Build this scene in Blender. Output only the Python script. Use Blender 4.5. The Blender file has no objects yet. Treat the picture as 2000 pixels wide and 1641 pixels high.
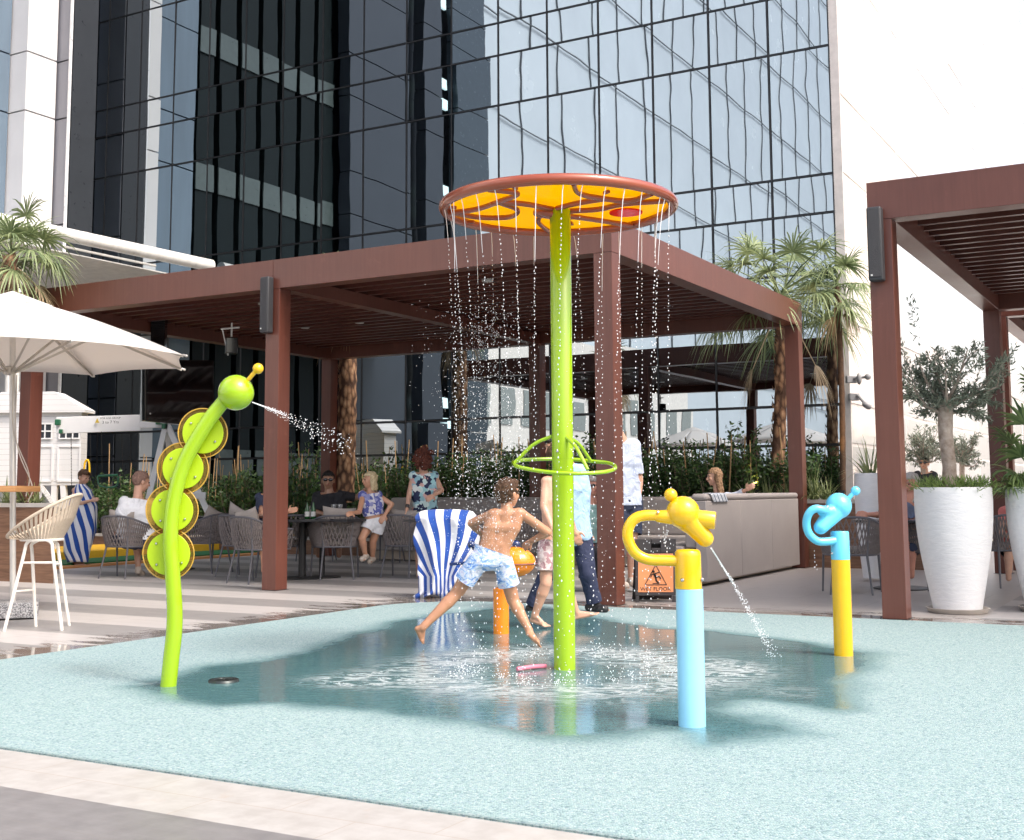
import bpy, bmesh, math, random
import numpy as np
from mathutils import Vector, Matrix, noise as mnoise

sc = bpy.context.scene
COL = sc.collection
rad = math.radians
# ------------------------------------------------------------------ camera
F, CX, CY, H = 2395.0, 1000.0, 706.0, 1.07       # focal length and principal point of the 2000 px wide photograph
cam_d = bpy.data.cameras.new('camera')
cam_d.sensor_width = 36.0
cam_d.lens = F / 2000.0 * 36.0
cam_d.shift_y = -(820.5 - CY) / 2000.0
cam_d.clip_start, cam_d.clip_end = 0.1, 600.0
cam = bpy.data.objects.new('camera', cam_d)
COL.objects.link(cam)
CAMROT = Matrix.Rotation(rad(90 + 6.05), 3, 'X') @ Matrix.Rotation(rad(-0.33), 3, 'Z')
cam.matrix_world = Matrix.Translation((0, 0, H)) @ CAMROT.to_4x4()
sc.camera = cam
# ------------------------------------------------------------------ light
SUN_DIR = Vector((0.60, -0.50, 0.95)).normalized()     # towards the sun
w = bpy.data.worlds.new('World'); sc.world = w; w.use_nodes = True
nt = w.node_tree; nt.nodes.clear()
sky = nt.nodes.new('ShaderNodeTexSky'); sky.sky_type = 'NISHITA'; sky.sun_disc = False
sky.sun_elevation = math.asin(SUN_DIR.z)
sky.sun_rotation = math.atan2(SUN_DIR.x, SUN_DIR.y)
sky.air_density = 1.0; sky.dust_density = 6.0; sky.ozone_density = 1.0; sky.altitude = 0
bg = nt.nodes.new('ShaderNodeBackground'); bg.inputs['Strength'].default_value = 0.15
out = nt.nodes.new('ShaderNodeOutputWorld')
nt.links.new(sky.outputs[0], bg.inputs[0]); nt.links.new(bg.outputs[0], out.inputs[0])
sd = bpy.data.lights.new('sun', 'SUN'); sd.energy = 0.85; sd.angle = rad(12); sd.color = (1, 0.975, 0.95)
sun = bpy.data.objects.new('sun', sd); COL.objects.link(sun)
sun.rotation_euler = (-SUN_DIR).to_track_quat('-Z', 'Y').to_euler()
sc.view_settings.view_transform = 'Standard'
sc.view_settings.look = 'None'
sc.view_settings.exposure = 1.14
sc.view_settings.gamma = 1.0
sc.cycles.max_bounces = 8
sc.cycles.sample_clamp_indirect = 4.0
# ------------------------------------------------------------------ frames and points
TH = rad(29.4)
U = Vector((math.sin(TH), math.cos(TH), 0)); Vv = Vector((-math.cos(TH), math.sin(TH), 0)); Z = Vector((0, 0, 1))
CP = Vector((0, 0, H))
def W(s, v, z=0.0): return U * s + Vv * v + Z * z
def ray(x, y): return CAMROT @ Vector(((x - CX) / F, -(y - CY) / F, -1))
def G(x, y, z=0.0): d = ray(x, y); return CP + d * ((z - H) / d.z)
def P(x, y, Y): d = ray(x, y); return CP + d * (Y / d.y)
def RS(x, y, s): d = ray(x, y); return CP + d * (s / U.dot(d))
def RV(x, y, v): d = ray(x, y); return CP + d * (v / Vv.dot(d))
def proj(q):
    c = CAMROT.transposed() @ (Vector(q) - CP)
    return (CX + F * c.x / -c.z, CY - F * c.y / -c.z)
rnd = random.Random(7)
# ------------------------------------------------------------------ materials
MATS = {}
def newmat(name):
    m = bpy.data.materials.new(name); m.use_nodes = True
    t = m.node_tree; b = t.nodes['Principled BSDF']
    return m, t, b
def nd(t, typ, **kw):
    n = t.nodes.new(typ)
    for k, val in kw.items():
        if k.startswith('i_'): n.inputs[k[2:].replace('_', ' ')].default_value = val
        elif k[0] == 'n' and k[1:].isdigit(): n.inputs[int(k[1:])].default_value = val
        else: setattr(n, k, val)
    return n
def math_n(t, op, a, b=None, c=None):
    n = t.nodes.new('ShaderNodeMath'); n.operation = op
    for i, x in enumerate((a, b, c)):
        if x is None: continue
        if hasattr(x, 'links'): t.links.new(x, n.inputs[i])
        else: n.inputs[i].default_value = x
    return n.outputs[0]
def mixc(t, f, a, b, mode='MIX'):
    n = t.nodes.new('ShaderNodeMix'); n.data_type = 'RGBA'; n.blend_type = mode
    for i, x in ((0, f), (6, a), (7, b)):
        if hasattr(x, 'links'): t.links.new(x, n.inputs[i])
        elif i == 0: n.inputs[0].default_value = x
        else: n.inputs[i].default_value = (x[0], x[1], x[2], 1)
    return n.outputs[2]
def ramp(t, fac, stops):
    n = t.nodes.new('ShaderNodeValToRGB'); e = n.color_ramp.elements
    while len(e) < len(stops): e.new(0.5)
    for i, (p, c) in enumerate(stops):
        e[i].position = p; e[i].color = (c[0], c[1], c[2], 1)
    t.links.new(fac, n.inputs[0]); return n.outputs[0]
def coords(t, kind='Object', scale=(1, 1, 1), rz=0.0):
    tc = t.nodes.new('ShaderNodeTexCoord'); mp = t.nodes.new('ShaderNodeMapping')
    mp.inputs['Scale'].default_value = scale; mp.inputs['Rotation'].default_value = (0, 0, rz)
    t.links.new(tc.outputs[kind], mp.inputs[0]); return mp.outputs[0]
def noise(t, vec, scale, detail=3, rough=0.55, dist=0.0):
    n = nd(t, 'ShaderNodeTexNoise', i_Scale=scale, i_Detail=detail, i_Roughness=rough, i_Distortion=dist)
    t.links.new(vec, n.inputs['Vector']); return n.outputs[0]
def bump(t, b, h, strength, dist=0.01):
    n = nd(t, 'ShaderNodeBump', i_Strength=strength, i_Distance=dist)
    t.links.new(h, n.inputs['Height']); t.links.new(n.outputs[0], b.inputs['Normal']); return n
def M(name, col, rough=0.5, metal=0.0, var=0.12, vs=6.0, bmp=0.0, bs=60.0, coat=0.0, stretch=(1, 1, 1), spec=None, col2=None):
    if name in MATS: return MATS[name]
    m, t, b = newmat(name)
    vec = coords(t, 'Object', stretch)
    f = noise(t, vec, vs, 4, 0.6)
    c2 = col2 if col2 else tuple(min(1, c * (1 + var)) for c in col)
    c1 = col if col2 else tuple(c * (1 - var) for c in col)
    f2 = math_n(t, 'MULTIPLY_ADD', f, 2.2, -0.6)
    n = t.nodes.new('ShaderNodeClamp'); t.links.new(f2, n.inputs[0])
    t.links.new(mixc(t, n.outputs[0], c1, c2), b.inputs['Base Color'])
    r2 = math_n(t, 'MULTIPLY_ADD', f, 0.16, rough - 0.08)
    t.links.new(r2, b.inputs['Roughness'])
    b.inputs['Metallic'].default_value = metal
    if coat: b.inputs['Coat Weight'].default_value = coat; b.inputs['Coat Roughness'].default_value = 0.06
    if spec is not None: b.inputs['Specular IOR Level'].default_value = spec
    if bmp:
        bump(t, b, noise(t, vec, bs, 3), bmp, 0.01)
    MATS[name] = m; return m
# ------------------------------------------------------------------ mesh builder
ORG = {}
def perp(d):
    d = d.normalized(); a = Vector((0, 0, 1)) if abs(d.z) < 0.9 else Vector((1, 0, 0))
    x = d.cross(a).normalized(); return x, d.cross(x).normalized()
class MB:
    def __init__(s): s.v = []; s.f = []; s.uv = None
    def add(s, vs, fs):
        o = len(s.v); s.v.extend(Vector(x) for x in vs); s.f.extend(tuple(i + o for i in f) for f in fs); return s
    def hexa(s, c): # 8 corners: bottom 4 ccw, top 4
        return s.add(c, [(3, 2, 1, 0), (4, 5, 6, 7), (0, 1, 5, 4), (1, 2, 6, 5), (2, 3, 7, 6), (3, 0, 4, 7)])
    def sbox(s, s0, s1, v0, v1, z0, z1):
        return s.hexa([W(s0, v0, z0), W(s1, v0, z0), W(s1, v1, z0), W(s0, v1, z0), W(s0, v0, z1), W(s1, v0, z1), W(s1, v1, z1), W(s0, v1, z1)][::1]) if False else \
            s.hexa([W(s0, v1, z0), W(s0, v0, z0), W(s1, v0, z0), W(s1, v1, z0), W(s0, v1, z1), W(s0, v0, z1), W(s1, v0, z1), W(s1, v1, z1)])
    def box(s, c, size, R=None):
        c = Vector(c); x, y, z = (a / 2 for a in size)
        pts = [(-x, -y, -z), (x, -y, -z), (x, y, -z), (-x, y, -z), (-x, -y, z), (x, -y, z), (x, y, z), (-x, y, z)]
        return s.hexa([c + (R @ Vector(p) if R else Vector(p)) for p in pts])
    def bar(s, a, b, w_, t_, up=Z):
        a, b = Vector(a), Vector(b); d = (b - a).normalized(); x = d.cross(up)
        if x.length < 1e-3: x = d.cross(Vector((0, 1, 0)))
        x.normalize(); y = x.cross(d).normalized()
        q = lambda p, i, j: p + x * (i * w_ / 2) + y * (j * t_ / 2)
        return s.hexa([q(a, -1, -1), q(a, 1, -1), q(a, 1, 1), q(a, -1, 1), q(b, -1, -1), q(b, 1, -1), q(b, 1, 1), q(b, -1, 1)])
    def tube(s, pts, r, n=12, caps=True, closed=False):
        pts = [Vector(p) for p in pts]; m = len(pts); rs = r if isinstance(r, (list, tuple)) else [r] * m
        vs, fs = [], []; X = None
        for i, p in enumerate(pts):
            if closed: d = pts[(i + 1) % m] - pts[i - 1]
            else: d = pts[min(i + 1, m - 1)] - pts[max(i - 1, 0)]
            d.normalize()
            if X is None: X, _ = perp(d)
            X = (X - d * X.dot(d)); X = X.normalized() if X.length > 1e-5 else perp(d)[0]
            Yv = d.cross(X)
            for k in range(n):
                a = 2 * math.pi * k / n; vs.append(p + (X * math.cos(a) + Yv * math.sin(a)) * rs[i])
        mm = m if closed else m - 1
        for i in range(mm):
            for k in range(n):
                a, b = i * n + k, i * n + (k + 1) % n; c, d2 = ((i + 1) % m) * n + (k + 1) % n, ((i + 1) % m) * n + k
                fs.append((a, b, c, d2))
        if caps and not closed:
            fs.append(tuple(range(n))[::-1]); fs.append(tuple((m - 1) * n + k for k in range(n)))
        return s.add(vs, fs)
    def cap(s, a, b, ra, rb, n=14, k=5): # round cone
        a, b = Vector(a), Vector(b); d = b - a
        if d.length < 1e-5: d = Vector((0, 0, 1e-4)); b = a + d
        d.normalize(); pts, rs = [], []
        for i in range(k): t_ = math.pi / 2 * (1 - i / k); pts.append(a - d * ra * math.sin(t_) * 0.999); rs.append(max(ra * math.cos(t_), ra * 0.02))
        for i in range(k + 1): t_ = math.pi / 2 * i / k; pts.append(b + d * rb * math.sin(t_) * 0.999); rs.append(max(rb * math.cos(t_), rb * 0.02))
        X, Y2 = perp(d); vs, fs = [], []
        for p, r in zip(pts, rs):
            for j in range(n): q = 2 * math.pi * j / n; vs.append(p + (X * math.cos(q) + Y2 * math.sin(q)) * r)
        m = len(pts)
        for i in range(m - 1):
            for j in range(n): fs.append((i * n + j, i * n + (j + 1) % n, (i + 1) * n + (j + 1) % n, (i + 1) * n + j))
        fs.append(tuple(range(n))[::-1]); fs.append(tuple((m - 1) * n + j for j in range(n)))
        return s.add(vs, fs)
    def ell(s, c, r, R=None, n=20, m=12):
        c = Vector(c); r = r if isinstance(r, (list, tuple)) else (r, r, r); vs, fs = [], []
        for i in range(m + 1):
            ph = math.pi * i / m
            for j in range(n):
                th = 2 * math.pi * j / n
                sp = max(math.sin(ph), 0.01)
                p = Vector((r[0] * sp * math.cos(th), r[1] * sp * math.sin(th), -r[2] * math.cos(ph)))
                vs.append(c + (R @ p if R else p))
        for i in range(m):
            for j in range(n): fs.append((i * n + j, i * n + (j + 1) % n, (i + 1) * n + (j + 1) % n, (i + 1) * n + j))
        fs.append(tuple(range(n))[::-1]); fs.append(tuple(m * n + j for j in range(n)))
        return s.add(vs, fs)
    def lathe(s, prof, c=(0, 0, 0), n=32, R=None, caps=True):
        c = Vector(c); vs, fs = [], []
        for (r, z) in prof:
            for j in range(n):
                a = 2 * math.pi * j / n; p = Vector((r * math.cos(a), r * math.sin(a), z)); vs.append(c + (R @ p if R else p))
        m = len(prof)
        for i in range(m - 1):
            for j in range(n): fs.append((i * n + j, i * n + (j + 1) % n, (i + 1) * n + (j + 1) % n, (i + 1) * n + j))
        if caps:
            fs.append(tuple(range(n))[::-1]); fs.append(tuple((m - 1) * n + j for j in range(n)))
        return s.add(vs, fs)
    def prism(s, poly, d): # planar polygon (3d points) extruded by vector d
        poly = [Vector(p) for p in poly]; n = len(poly); d = Vector(d)
        fs = [tuple(range(n))[::-1], tuple(range(n, 2 * n))] + [(i, (i + 1) % n, (i + 1) % n + n, i + n) for i in range(n)]
        return s.add(poly + [p + d for p in poly], fs)
    def quad(s, a, b, c, d): return s.add([a, b, c, d], [(0, 1, 2, 3)])
    def build(s, name, mat, parent=None, org=None, smooth=True, ang=38, bev=0.0, seg=2, label=None):
        o0 = Vector(org) if org is not None else (ORG.get(parent.name, Vector()) if parent else Vector())
        me = bpy.data.meshes.new(name)
        me.from_pydata([tuple(p - o0) for p in s.v], [], s.f)
        me.validate(); me.update()
        bm = bmesh.new(); bm.from_mesh(me); bmesh.ops.recalc_face_normals(bm, faces=bm.faces) if len(bm.faces) < 60000 and not getattr(s, 'norecalc', False) else None
        bm.to_mesh(me); bm.free()
        if mat: me.materials.append(mat)
        if smooth:
            me.shade_smooth(); me.set_sharp_from_angle(angle=rad(ang))
        o = bpy.data.objects.new(name, me); COL.objects.link(o)
        if parent: o.parent = parent; ORG[o.name] = o0
        else: o.location = o0; ORG[o.name] = o0
        if bev:
            md = o.modifiers.new('bevel', 'BEVEL'); md.width = bev; md.segments = seg; md.limit_method = 'ANGLE'; md.angle_limit = rad(40)
        if label: o['label'] = label
        return o
def tag(o, label=None, cat=None, group=None, kind=None):
    if label: o['label'] = label
    if cat: o['category'] = cat
    if group: o['group'] = group
    if kind: o['kind'] = kind
    return o
def thing(name, label, cat, loc=(0, 0, 0), rz=0.0, group=None):
    o = bpy.data.objects.new(name, None); COL.objects.link(o); o.empty_display_size = 0.1
    o.location = loc; o.rotation_euler = (0, 0, rz)
    ORG[o.name] = Vector(loc) if rz == 0.0 else Vector()
    return tag(o, label, cat, group)
KIDS = {}
def copy_tree(o, parent=None, kids=None):
    if kids is None:
        kids = {}
        for x in bpy.data.objects:
            if x.parent: kids.setdefault(x.parent.name, []).append(x)
    c = o.copy(); COL.objects.link(c)
    if parent: c.parent = parent
    ORG[c.name] = ORG.get(o.name, Vector())
    for ch in kids.get(o.name, []): copy_tree(ch, c, kids)
    return c
def grid_surf(name, fn, nu, nv, mat, parent=None, org=(0, 0, 0), solid=0.0, uvs=(1, 1)):
    o0 = Vector(org); vs, fs, uv = [], [], []
    for i in range(nu + 1):
        for j in range(nv + 1):
            vs.append(Vector(fn(i / nu, j / nv)) - o0); uv.append((i / nu * uvs[0], j / nv * uvs[1]))
    for i in range(nu):
        for j in range(nv):
            a = i * (nv + 1) + j; fs.append((a, a + nv + 1, a + nv + 2, a + 1))
    me = bpy.data.meshes.new(name); me.from_pydata([tuple(p) for p in vs], [], fs)
    ul = me.uv_layers.new(name='UVMap')
    for lp in me.loops: ul.data[lp.index].uv = uv[lp.vertex_index]
    me.materials.append(mat); me.shade_smooth()
    o = bpy.data.objects.new(name, me); COL.objects.link(o)
    if parent: o.parent = parent
    else: o.location = o0
    ORG[o.name] = o0
    if solid:
        md = o.modifiers.new('thick', 'SOLIDIFY'); md.thickness = solid; md.offset = 0
    return o
def bake(o):
    dg = bpy.context.evaluated_depsgraph_get(); ev = o.evaluated_get(dg)
    me = bpy.data.meshes.new_from_object(ev); old = o.data
    o.modifiers.clear(); o.data = me; bpy.data.meshes.remove(old); return o
def fuse(mb, name, mat, voxel, parent=None, org=None, it=4, cuts=(), disp=0.0, dscale=8.0, fac=0.5):
    """many overlapping round shapes -> one continuous skin"""
    o = mb.build(name, mat, parent, org, smooth=False)
    r = o.modifiers.new('r', 'REMESH'); r.mode = 'VOXEL'; r.voxel_size = voxel; r.use_smooth_shade = True
    sm = o.modifiers.new('s', 'SMOOTH'); sm.factor = fac; sm.iterations = it
    bake(o); me = o.data; o0 = ORG.get(o.name, Vector()) if parent else o.location
    if cuts or disp:
        bm = bmesh.new(); bm.from_mesh(me); bm.normal_update()
        if disp:
            for v_ in bm.verts: v_.co += v_.normal * (mnoise.noise((v_.co + o0) * dscale) * disp)
        for (p, n_, rr) in cuts:
            p = Vector(p) - o0; n_ = Vector(n_).normalized(); kill = []
            for v_ in bm.verts:
                d = (v_.co - p).dot(n_)
                if d > 0 and (v_.co - p).length < rr:
                    if d < voxel * 1.3: v_.co -= n_ * d
                    else: kill.append(v_)
            bmesh.ops.delete(bm, geom=kill, context='VERTS')
        bm.to_mesh(me); bm.free()
    if not me.materials and mat: me.materials.append(mat)
    me.shade_smooth(); return o
def text_mesh(name, txt, size, mat, parent, mtx, ext=0.001):
    cu = bpy.data.curves.new('lettering', 'FONT'); cu.body = txt; cu.size = size; cu.extrude = ext; cu.align_x = 'CENTER'; cu.align_y = 'CENTER'; cu.resolution_u = 2
    t = bpy.data.objects.new('tmp', cu); COL.objects.link(t)
    bpy.context.view_layer.update()
    me = bpy.data.meshes.new_from_object(t.evaluated_get(bpy.context.evaluated_depsgraph_get()))
    bpy.data.objects.remove(t); me.transform(mtx)
    me.materials.clear(); me.materials.append(mat); me.name = name
    o = bpy.data.objects.new(name, me); COL.objects.link(o); o.parent = parent; ORG[o.name] = ORG.get(parent.name, Vector()); return o
# ================================================================== ground
def sv_coord(t, nx, scale_s=1.0, scale_v=1.0):
    tc = t.nodes.new('ShaderNodeTexCoord'); mp = t.nodes.new('ShaderNodeMapping')
    mp.inputs['Rotation'].default_value = (0, 0, TH - math.pi / 2)   # x -> s, y -> v
    t.links.new(tc.outputs['Object'], mp.inputs[0]); sp = t.nodes.new('ShaderNodeSeparateXYZ'); t.links.new(mp.outputs[0], sp.inputs[0])
    return mp.outputs[0], sp.outputs[0], sp.outputs[1]
def deck_mat():
    m, t, b = newmat('deck_tiles')
    vec, S, V = sv_coord(t, 0)
    st = math_n(t, 'FRACT', math_n(t, 'DIVIDE', math_n(t, 'ADD', S, 0.02), 1.22))
    band = math_n(t, 'GREATER_THAN', st, 0.5)
    mp = nd(t, 'ShaderNodeMapping'); mp.inputs['Scale'].default_value = (14, 0.9, 1); t.links.new(vec, mp.inputs[0])
    grain = noise(t, mp.outputs[0], 2.2, 5, 0.65)
    big = noise(t, vec, 0.7, 3)
    light = ramp(t, grain, [(0.3, (0.41, 0.39, 0.378)), (0.7, (0.50, 0.482, 0.47))])
    dark = ramp(t, grain, [(0.3, (0.225, 0.217, 0.215)), (0.7, (0.31, 0.30, 0.296))])
    # the strip pattern only lies to the left of the first aisle; beyond it the planks are one even taupe
    ev = ramp(t, grain, [(0.3, (0.33, 0.30, 0.28)), (0.7, (0.46, 0.43, 0.405))])
    col = mixc(t, band, light, dark)
    zone = math_n(t, 'MULTIPLY', math_n(t, 'LESS_THAN', V, 5.0), math_n(t, 'GREATER_THAN', V, 1.7))
    col = mixc(t, math_n(t, 'MULTIPLY', zone, math_n(t, 'LESS_THAN', S, 30.0)), col, ev)
    # tile joints
    js = math_n(t, 'LESS_THAN', math_n(t, 'FRACT', math_n(t, 'DIVIDE', math_n(t, 'ADD', S, 0.02), 0.203)), 0.018)
    row = math_n(t, 'FLOOR', math_n(t, 'DIVIDE', math_n(t, 'ADD', S, 0.02), 0.61))
    jv = math_n(t, 'LESS_THAN', math_n(t, 'FRACT', math_n(t, 'DIVIDE', math_n(t, 'MULTIPLY_ADD', row, 0.43, V), 1.22)), 0.006)
    j = math_n(t, 'MAXIMUM', js, jv)
    col = mixc(t, math_n(t, 'MULTIPLY', j, 0.45), col, (0.13, 0.12, 0.11))
    # wet stains beside the splash pad
    ds = math_n(t, 'MAXIMUM', math_n(t, 'SUBTRACT', V, 6.9), math_n(t, 'SUBTRACT', S, 10.45))
    near = nd(t, 'ShaderNodeMapRange', n1=1.25, n2=0.0, n3=0.0, n4=1.0); t.links.new(ds, near.inputs[0])
    mp2 = nd(t, 'ShaderNodeMapping'); mp2.inputs['Scale'].default_value = (5.0, 1.1, 1); t.links.new(vec, mp2.inputs[0])
    wn = noise(t, mp2.outputs[0], 1.5, 5, 0.7, 0.6)
    wet = nd(t, 'ShaderNodeMapRange', n1=0.86, n2=0.98, n3=0.0, n4=1.0)
    t.links.new(math_n(t, 'ADD', wn, math_n(t, 'MULTIPLY', near.outputs[0], 0.55)), wet.inputs[0])
    front = math_n(t, 'LESS_THAN', S, 3.62)
    wetf = math_n(t, 'MULTIPLY', wet.outputs[0], math_n(t, 'SUBTRACT', 1.0, front))
    col = mixc(t, math_n(t, 'MULTIPLY', wetf, 0.62), col, (0.10, 0.075, 0.055), 'MIX')
    # foreground: cream border tiles and grey tiles
    gr2 = noise(t, vec, 9.0, 5, 0.6)
    cream = ramp(t, gr2, [(0.35, (0.375, 0.358, 0.34)), (0.62, (0.445, 0.432, 0.415))])
    grey = ramp(t, gr2, [(0.35, (0.175, 0.169, 0.172)), (0.65, (0.22, 0.213, 0.215))])
    fj1 = math_n(t, 'LESS_THAN', math_n(t, 'FRACT', math_n(t, 'DIVIDE', math_n(t, 'ADD', V, math_n(t, 'MULTIPLY', math_n(t, 'GREATER_THAN', S, 3.35), 0.3)), 0.62)), 0.007)
    fj2 = math_n(t, 'LESS_THAN', math_n(t, 'ABSOLUTE', math_n(t, 'SUBTRACT', S, 3.35)), 0.0025)
    cream = mixc(t, math_n(t, 'MULTIPLY', math_n(t, 'MAXIMUM', fj1, fj2), 0.8), cream, (0.35, 0.29, 0.24))
    stn = nd(t, 'ShaderNodeMapRange', n1=0.62, n2=0.72, n3=0.0, n4=0.45); t.links.new(noise(t, vec, 5.0, 4, 0.6, 0.4), stn.inputs[0])
    cream = mixc(t, stn.outputs[0], cream, (0.42, 0.33, 0.26))
    fj3 = math_n(t, 'LESS_THAN', math_n(t, 'ABSOLUTE', math_n(t, 'SUBTRACT', S, 2.83)), 0.0025)
    grey = mixc(t, math_n(t, 'MULTIPLY', math_n(t, 'MAXIMUM', fj1, fj3), 0.75), grey, (0.2, 0.19, 0.18))
    fr = mixc(t, math_n(t, 'GREATER_THAN', S, 3.13), grey, cream)
    col = mixc(t, front, col, fr)
    t.links.new(col, b.inputs['Base Color'])
    r0 = math_n(t, 'MULTIPLY_ADD', grain, 0.2, 0.34)
    rr = nd(t, 'ShaderNodeMix'); t.links.new(wetf, rr.inputs[0]); t.links.new(r0, rr.inputs[2]); rr.inputs[3].default_value = 0.07
    t.links.new(rr.outputs[0], b.inputs['Roughness'])
    hh = math_n(t, 'SUBTRACT', math_n(t, 'MULTIPLY', grain, 0.3), j)
    bump(t, b, hh, 0.12, 0.004)
    return m
g = MB(); g.norecalc = True
g.quad((-300, -120, 0), (300, -120, 0), (300, 500, 0), (-300, 500, 0))
tag(g.build('ground', deck_mat(), org=(0, 0, 0), smooth=False), kind='structure')

# ---- splash pad
WETPX = [(225, 1345), (300, 1325), (380, 1300), (460, 1290), (560, 1276), (650, 1248), (760, 1213), (830, 1200), (950, 1188), (1060, 1188), (1180, 1205), (1300, 1225), (1420, 1232), (1560, 1250), (1650, 1262), (1740, 1280), (1700, 1320), (1680, 1390), (1630, 1396), (1500, 1378), (1450, 1390), (1590, 1415), (1625, 1440), (1500, 1452), (1430, 1462), (1370, 1470), (1300, 1442), (1200, 1452), (1060, 1450), (900, 1428), (780, 1408), (640, 1395), (520, 1384), (420, 1388), (330, 1378), (260, 1362)]
WP = np.array([[*G(x, y).to_2d()] for x, y in WETPX])
def sdist(px, py, poly):
    d = np.full(px.shape, 1e9); ins = np.zeros(px.shape, bool); n = len(poly)
    for i in range(n):
        a, b = poly[i], poly[(i + 1) % n]; ab = b - a
        tt = np.clip(((px - a[0]) * ab[0] + (py - a[1]) * ab[1]) / (ab @ ab), 0, 1)
        d = np.minimum(d, np.hypot(px - a[0] - tt * ab[0], py - a[1] - tt * ab[1]))
        c = ((a[1] > py) != (b[1] > py)) & (px < (b[0] - a[0]) * (py - a[1]) / (b[1] - a[1] + 1e-12) + a[0]); ins ^= c
    return np.where(ins, d, -d)
POLE = G(1103, 1309)
def make_pad():
    s0, s1, v0, v1 = 3.57, 10.43, -7.0, 6.87
    ns, nv = 150, 300
    S, V = np.meshgrid(np.linspace(s0, s1, ns + 1), np.linspace(v0, v1, nv + 1), indexing='ij')
    # softly rounded far left corner, slightly irregular edges
    rc = 0.9; cs, cv = s1 - rc, v1 - rc
    m = (S > cs) & (V > cv); dd = np.maximum(np.hypot(S - cs, V - cv), 1e-6); mx = np.maximum(S - cs, V - cv)
    k = np.where(m, mx / dd, 1); S2 = np.where(m, cs + (S - cs) * k, S); V2 = np.where(m, cv + (V - cv) * k, V)
    X = S2 * U.x + V2 * Vv.x; Y = S2 * U.y + V2 * Vv.y
    sd_ = sdist(X, Y, WP)
    nz = np.array([mnoise.noise(Vector((x * 2.2, y * 2.2, 0))) * 0.10 + mnoise.noise(Vector((x * 7, y * 7, 3))) * 0.045 for x, y in zip(X.ravel(), Y.ravel())]).reshape(X.shape)
    wet = np.clip((sd_ + nz) / 0.36 + 0.36, 0, 1); wet = wet * wet * (3 - 2 * wet)
    r = np.hypot(X - POLE.x, Y - POLE.y)
    foam = np.exp(-((r - 0.86) / 0.36) ** 2) * 0.75 + 0.25 * np.exp(-(r / 1.5) ** 2)
    for (fx, fy, a, q) in ((690, 1330, 1.0, 0.30), (1560, 1355, 0.55, 0.18), (270, 1335, 1.0, 0.13), (1400, 1310, .9, .3), (930, 1290, .9, .22), (1230, 1290, .9, .25)):
        c = G(fx, fy); foam += a * np.exp(-(np.hypot((X - c.x), (Y - c.y)) / q) ** 2)
    foam = np.clip(foam, 0, 1) * wet
    me = bpy.data.meshes.new('splash_pad')
    vs = np.stack([X.ravel(), Y.ravel(), np.full(X.size, 0.006)], 1)
    idx = np.arange(X.size).reshape(X.shape)
    q = np.stack([idx[:-1, :-1], idx[1:, :-1], idx[1:, 1:], idx[:-1, 1:]], -1).reshape(-1, 4)[:, ::-1]
    nrow = nv + 1; skirt = vs[idx[0]].copy(); skirt[:, 2] = 0.0; off = len(vs)
    sk = [(int(idx[0, j]), int(idx[0, j + 1]), off + j + 1, off + j) for j in range(nv)]
    wet = np.concatenate([wet.ravel(), np.zeros(nrow)]); foam = np.concatenate([foam.ravel(), np.zeros(nrow)]); vs = np.concatenate([vs, skirt])
    me.from_pydata(vs.tolist(), [], q.tolist() + sk)
    for nme, arr in (('wet', wet), ('foam', foam)):
        at = me.attributes.new(nme, 'FLOAT', 'POINT'); at.data.foreach_set('value', arr.ravel().astype(np.float32))
    m, t, b = newmat('rubber_granules')
    vec = coords(t)
    vo = nd(t, 'ShaderNodeTexVoronoi', i_Scale=125.0); t.links.new(vec, vo.inputs['Vector'])
    sp = t.nodes.new('ShaderNodeSeparateColor'); t.links.new(vo.outputs['Color'], sp.inputs[0])
    c = ramp(t, sp.outputs[0], [(0.0, (0.075, 0.155, 0.175)), (0.12, (0.135, 0.235, 0.255)), (0.3, (0.235, 0.35, 0.35)), (0.62, (0.288, 0.405, 0.40)), (0.82, (0.39, 0.475, 0.47)), (0.94, (0.22, 0.31, 0.39)), (1.0, (0.50, 0.54, 0.53))])
    big = noise(t, vec, 1.3, 3); c = mixc(t, math_n(t, 'MULTIPLY_ADD', big, 0.25, 0.2), c, (0.31, 0.40, 0.405))
    aw = nd(t, 'ShaderNodeAttribute', attribute_name='wet'); af = nd(t, 'ShaderNodeAttribute', attribute_name='foam')
    wc = mixc(t, 1.0, c, (0.30, 0.475, 0.50), 'MULTIPLY')
    c = mixc(t, aw.outputs[2], c, wc)
    # foam lines where the streams land
    mp = nd(t, 'ShaderNodeMapping'); mp.inputs['Scale'].default_value = (1.0, 2.1, 1); t.links.new(vec, mp.inputs[0])
    n1 = noise(t, mp.outputs[0], 3.4, 6, 0.68, 1.3); n2 = noise(t, mp.outputs[0], 17.0, 4, 0.7, 0.8)
    ridge = math_n(t, 'SUBTRACT', 1.0, math_n(t, 'MULTIPLY', math_n(t, 'ABSOLUTE', math_n(t, 'SUBTRACT', n1, 0.5)), 15.0))
    fm = math_n(t, 'MAXIMUM', ridge, math_n(t, 'MULTIPLY_ADD', n2, 3.2, -1.9))
    fl = nd(t, 'ShaderNodeMapRange', n1=0.15, n2=1.05, n3=0.0, n4=0.78)
    t.links.new(math_n(t, 'MULTIPLY', math_n(t, 'MULTIPLY_ADD', fm, 0.55, 0.22), af.outputs[2]), fl.inputs[0])
    fcl = t.nodes.new('ShaderNodeClamp'); t.links.new(fl.outputs[0], fcl.inputs[0])
    c = mixc(t, fcl.outputs[0], c, (0.86, 0.88, 0.90))
    t.links.new(c, b.inputs['Base Color'])
    rr = math_n(t, 'MULTIPLY_ADD', math_n(t, 'POWER', aw.outputs[2], 1.5), -0.80, 0.86)
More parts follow.
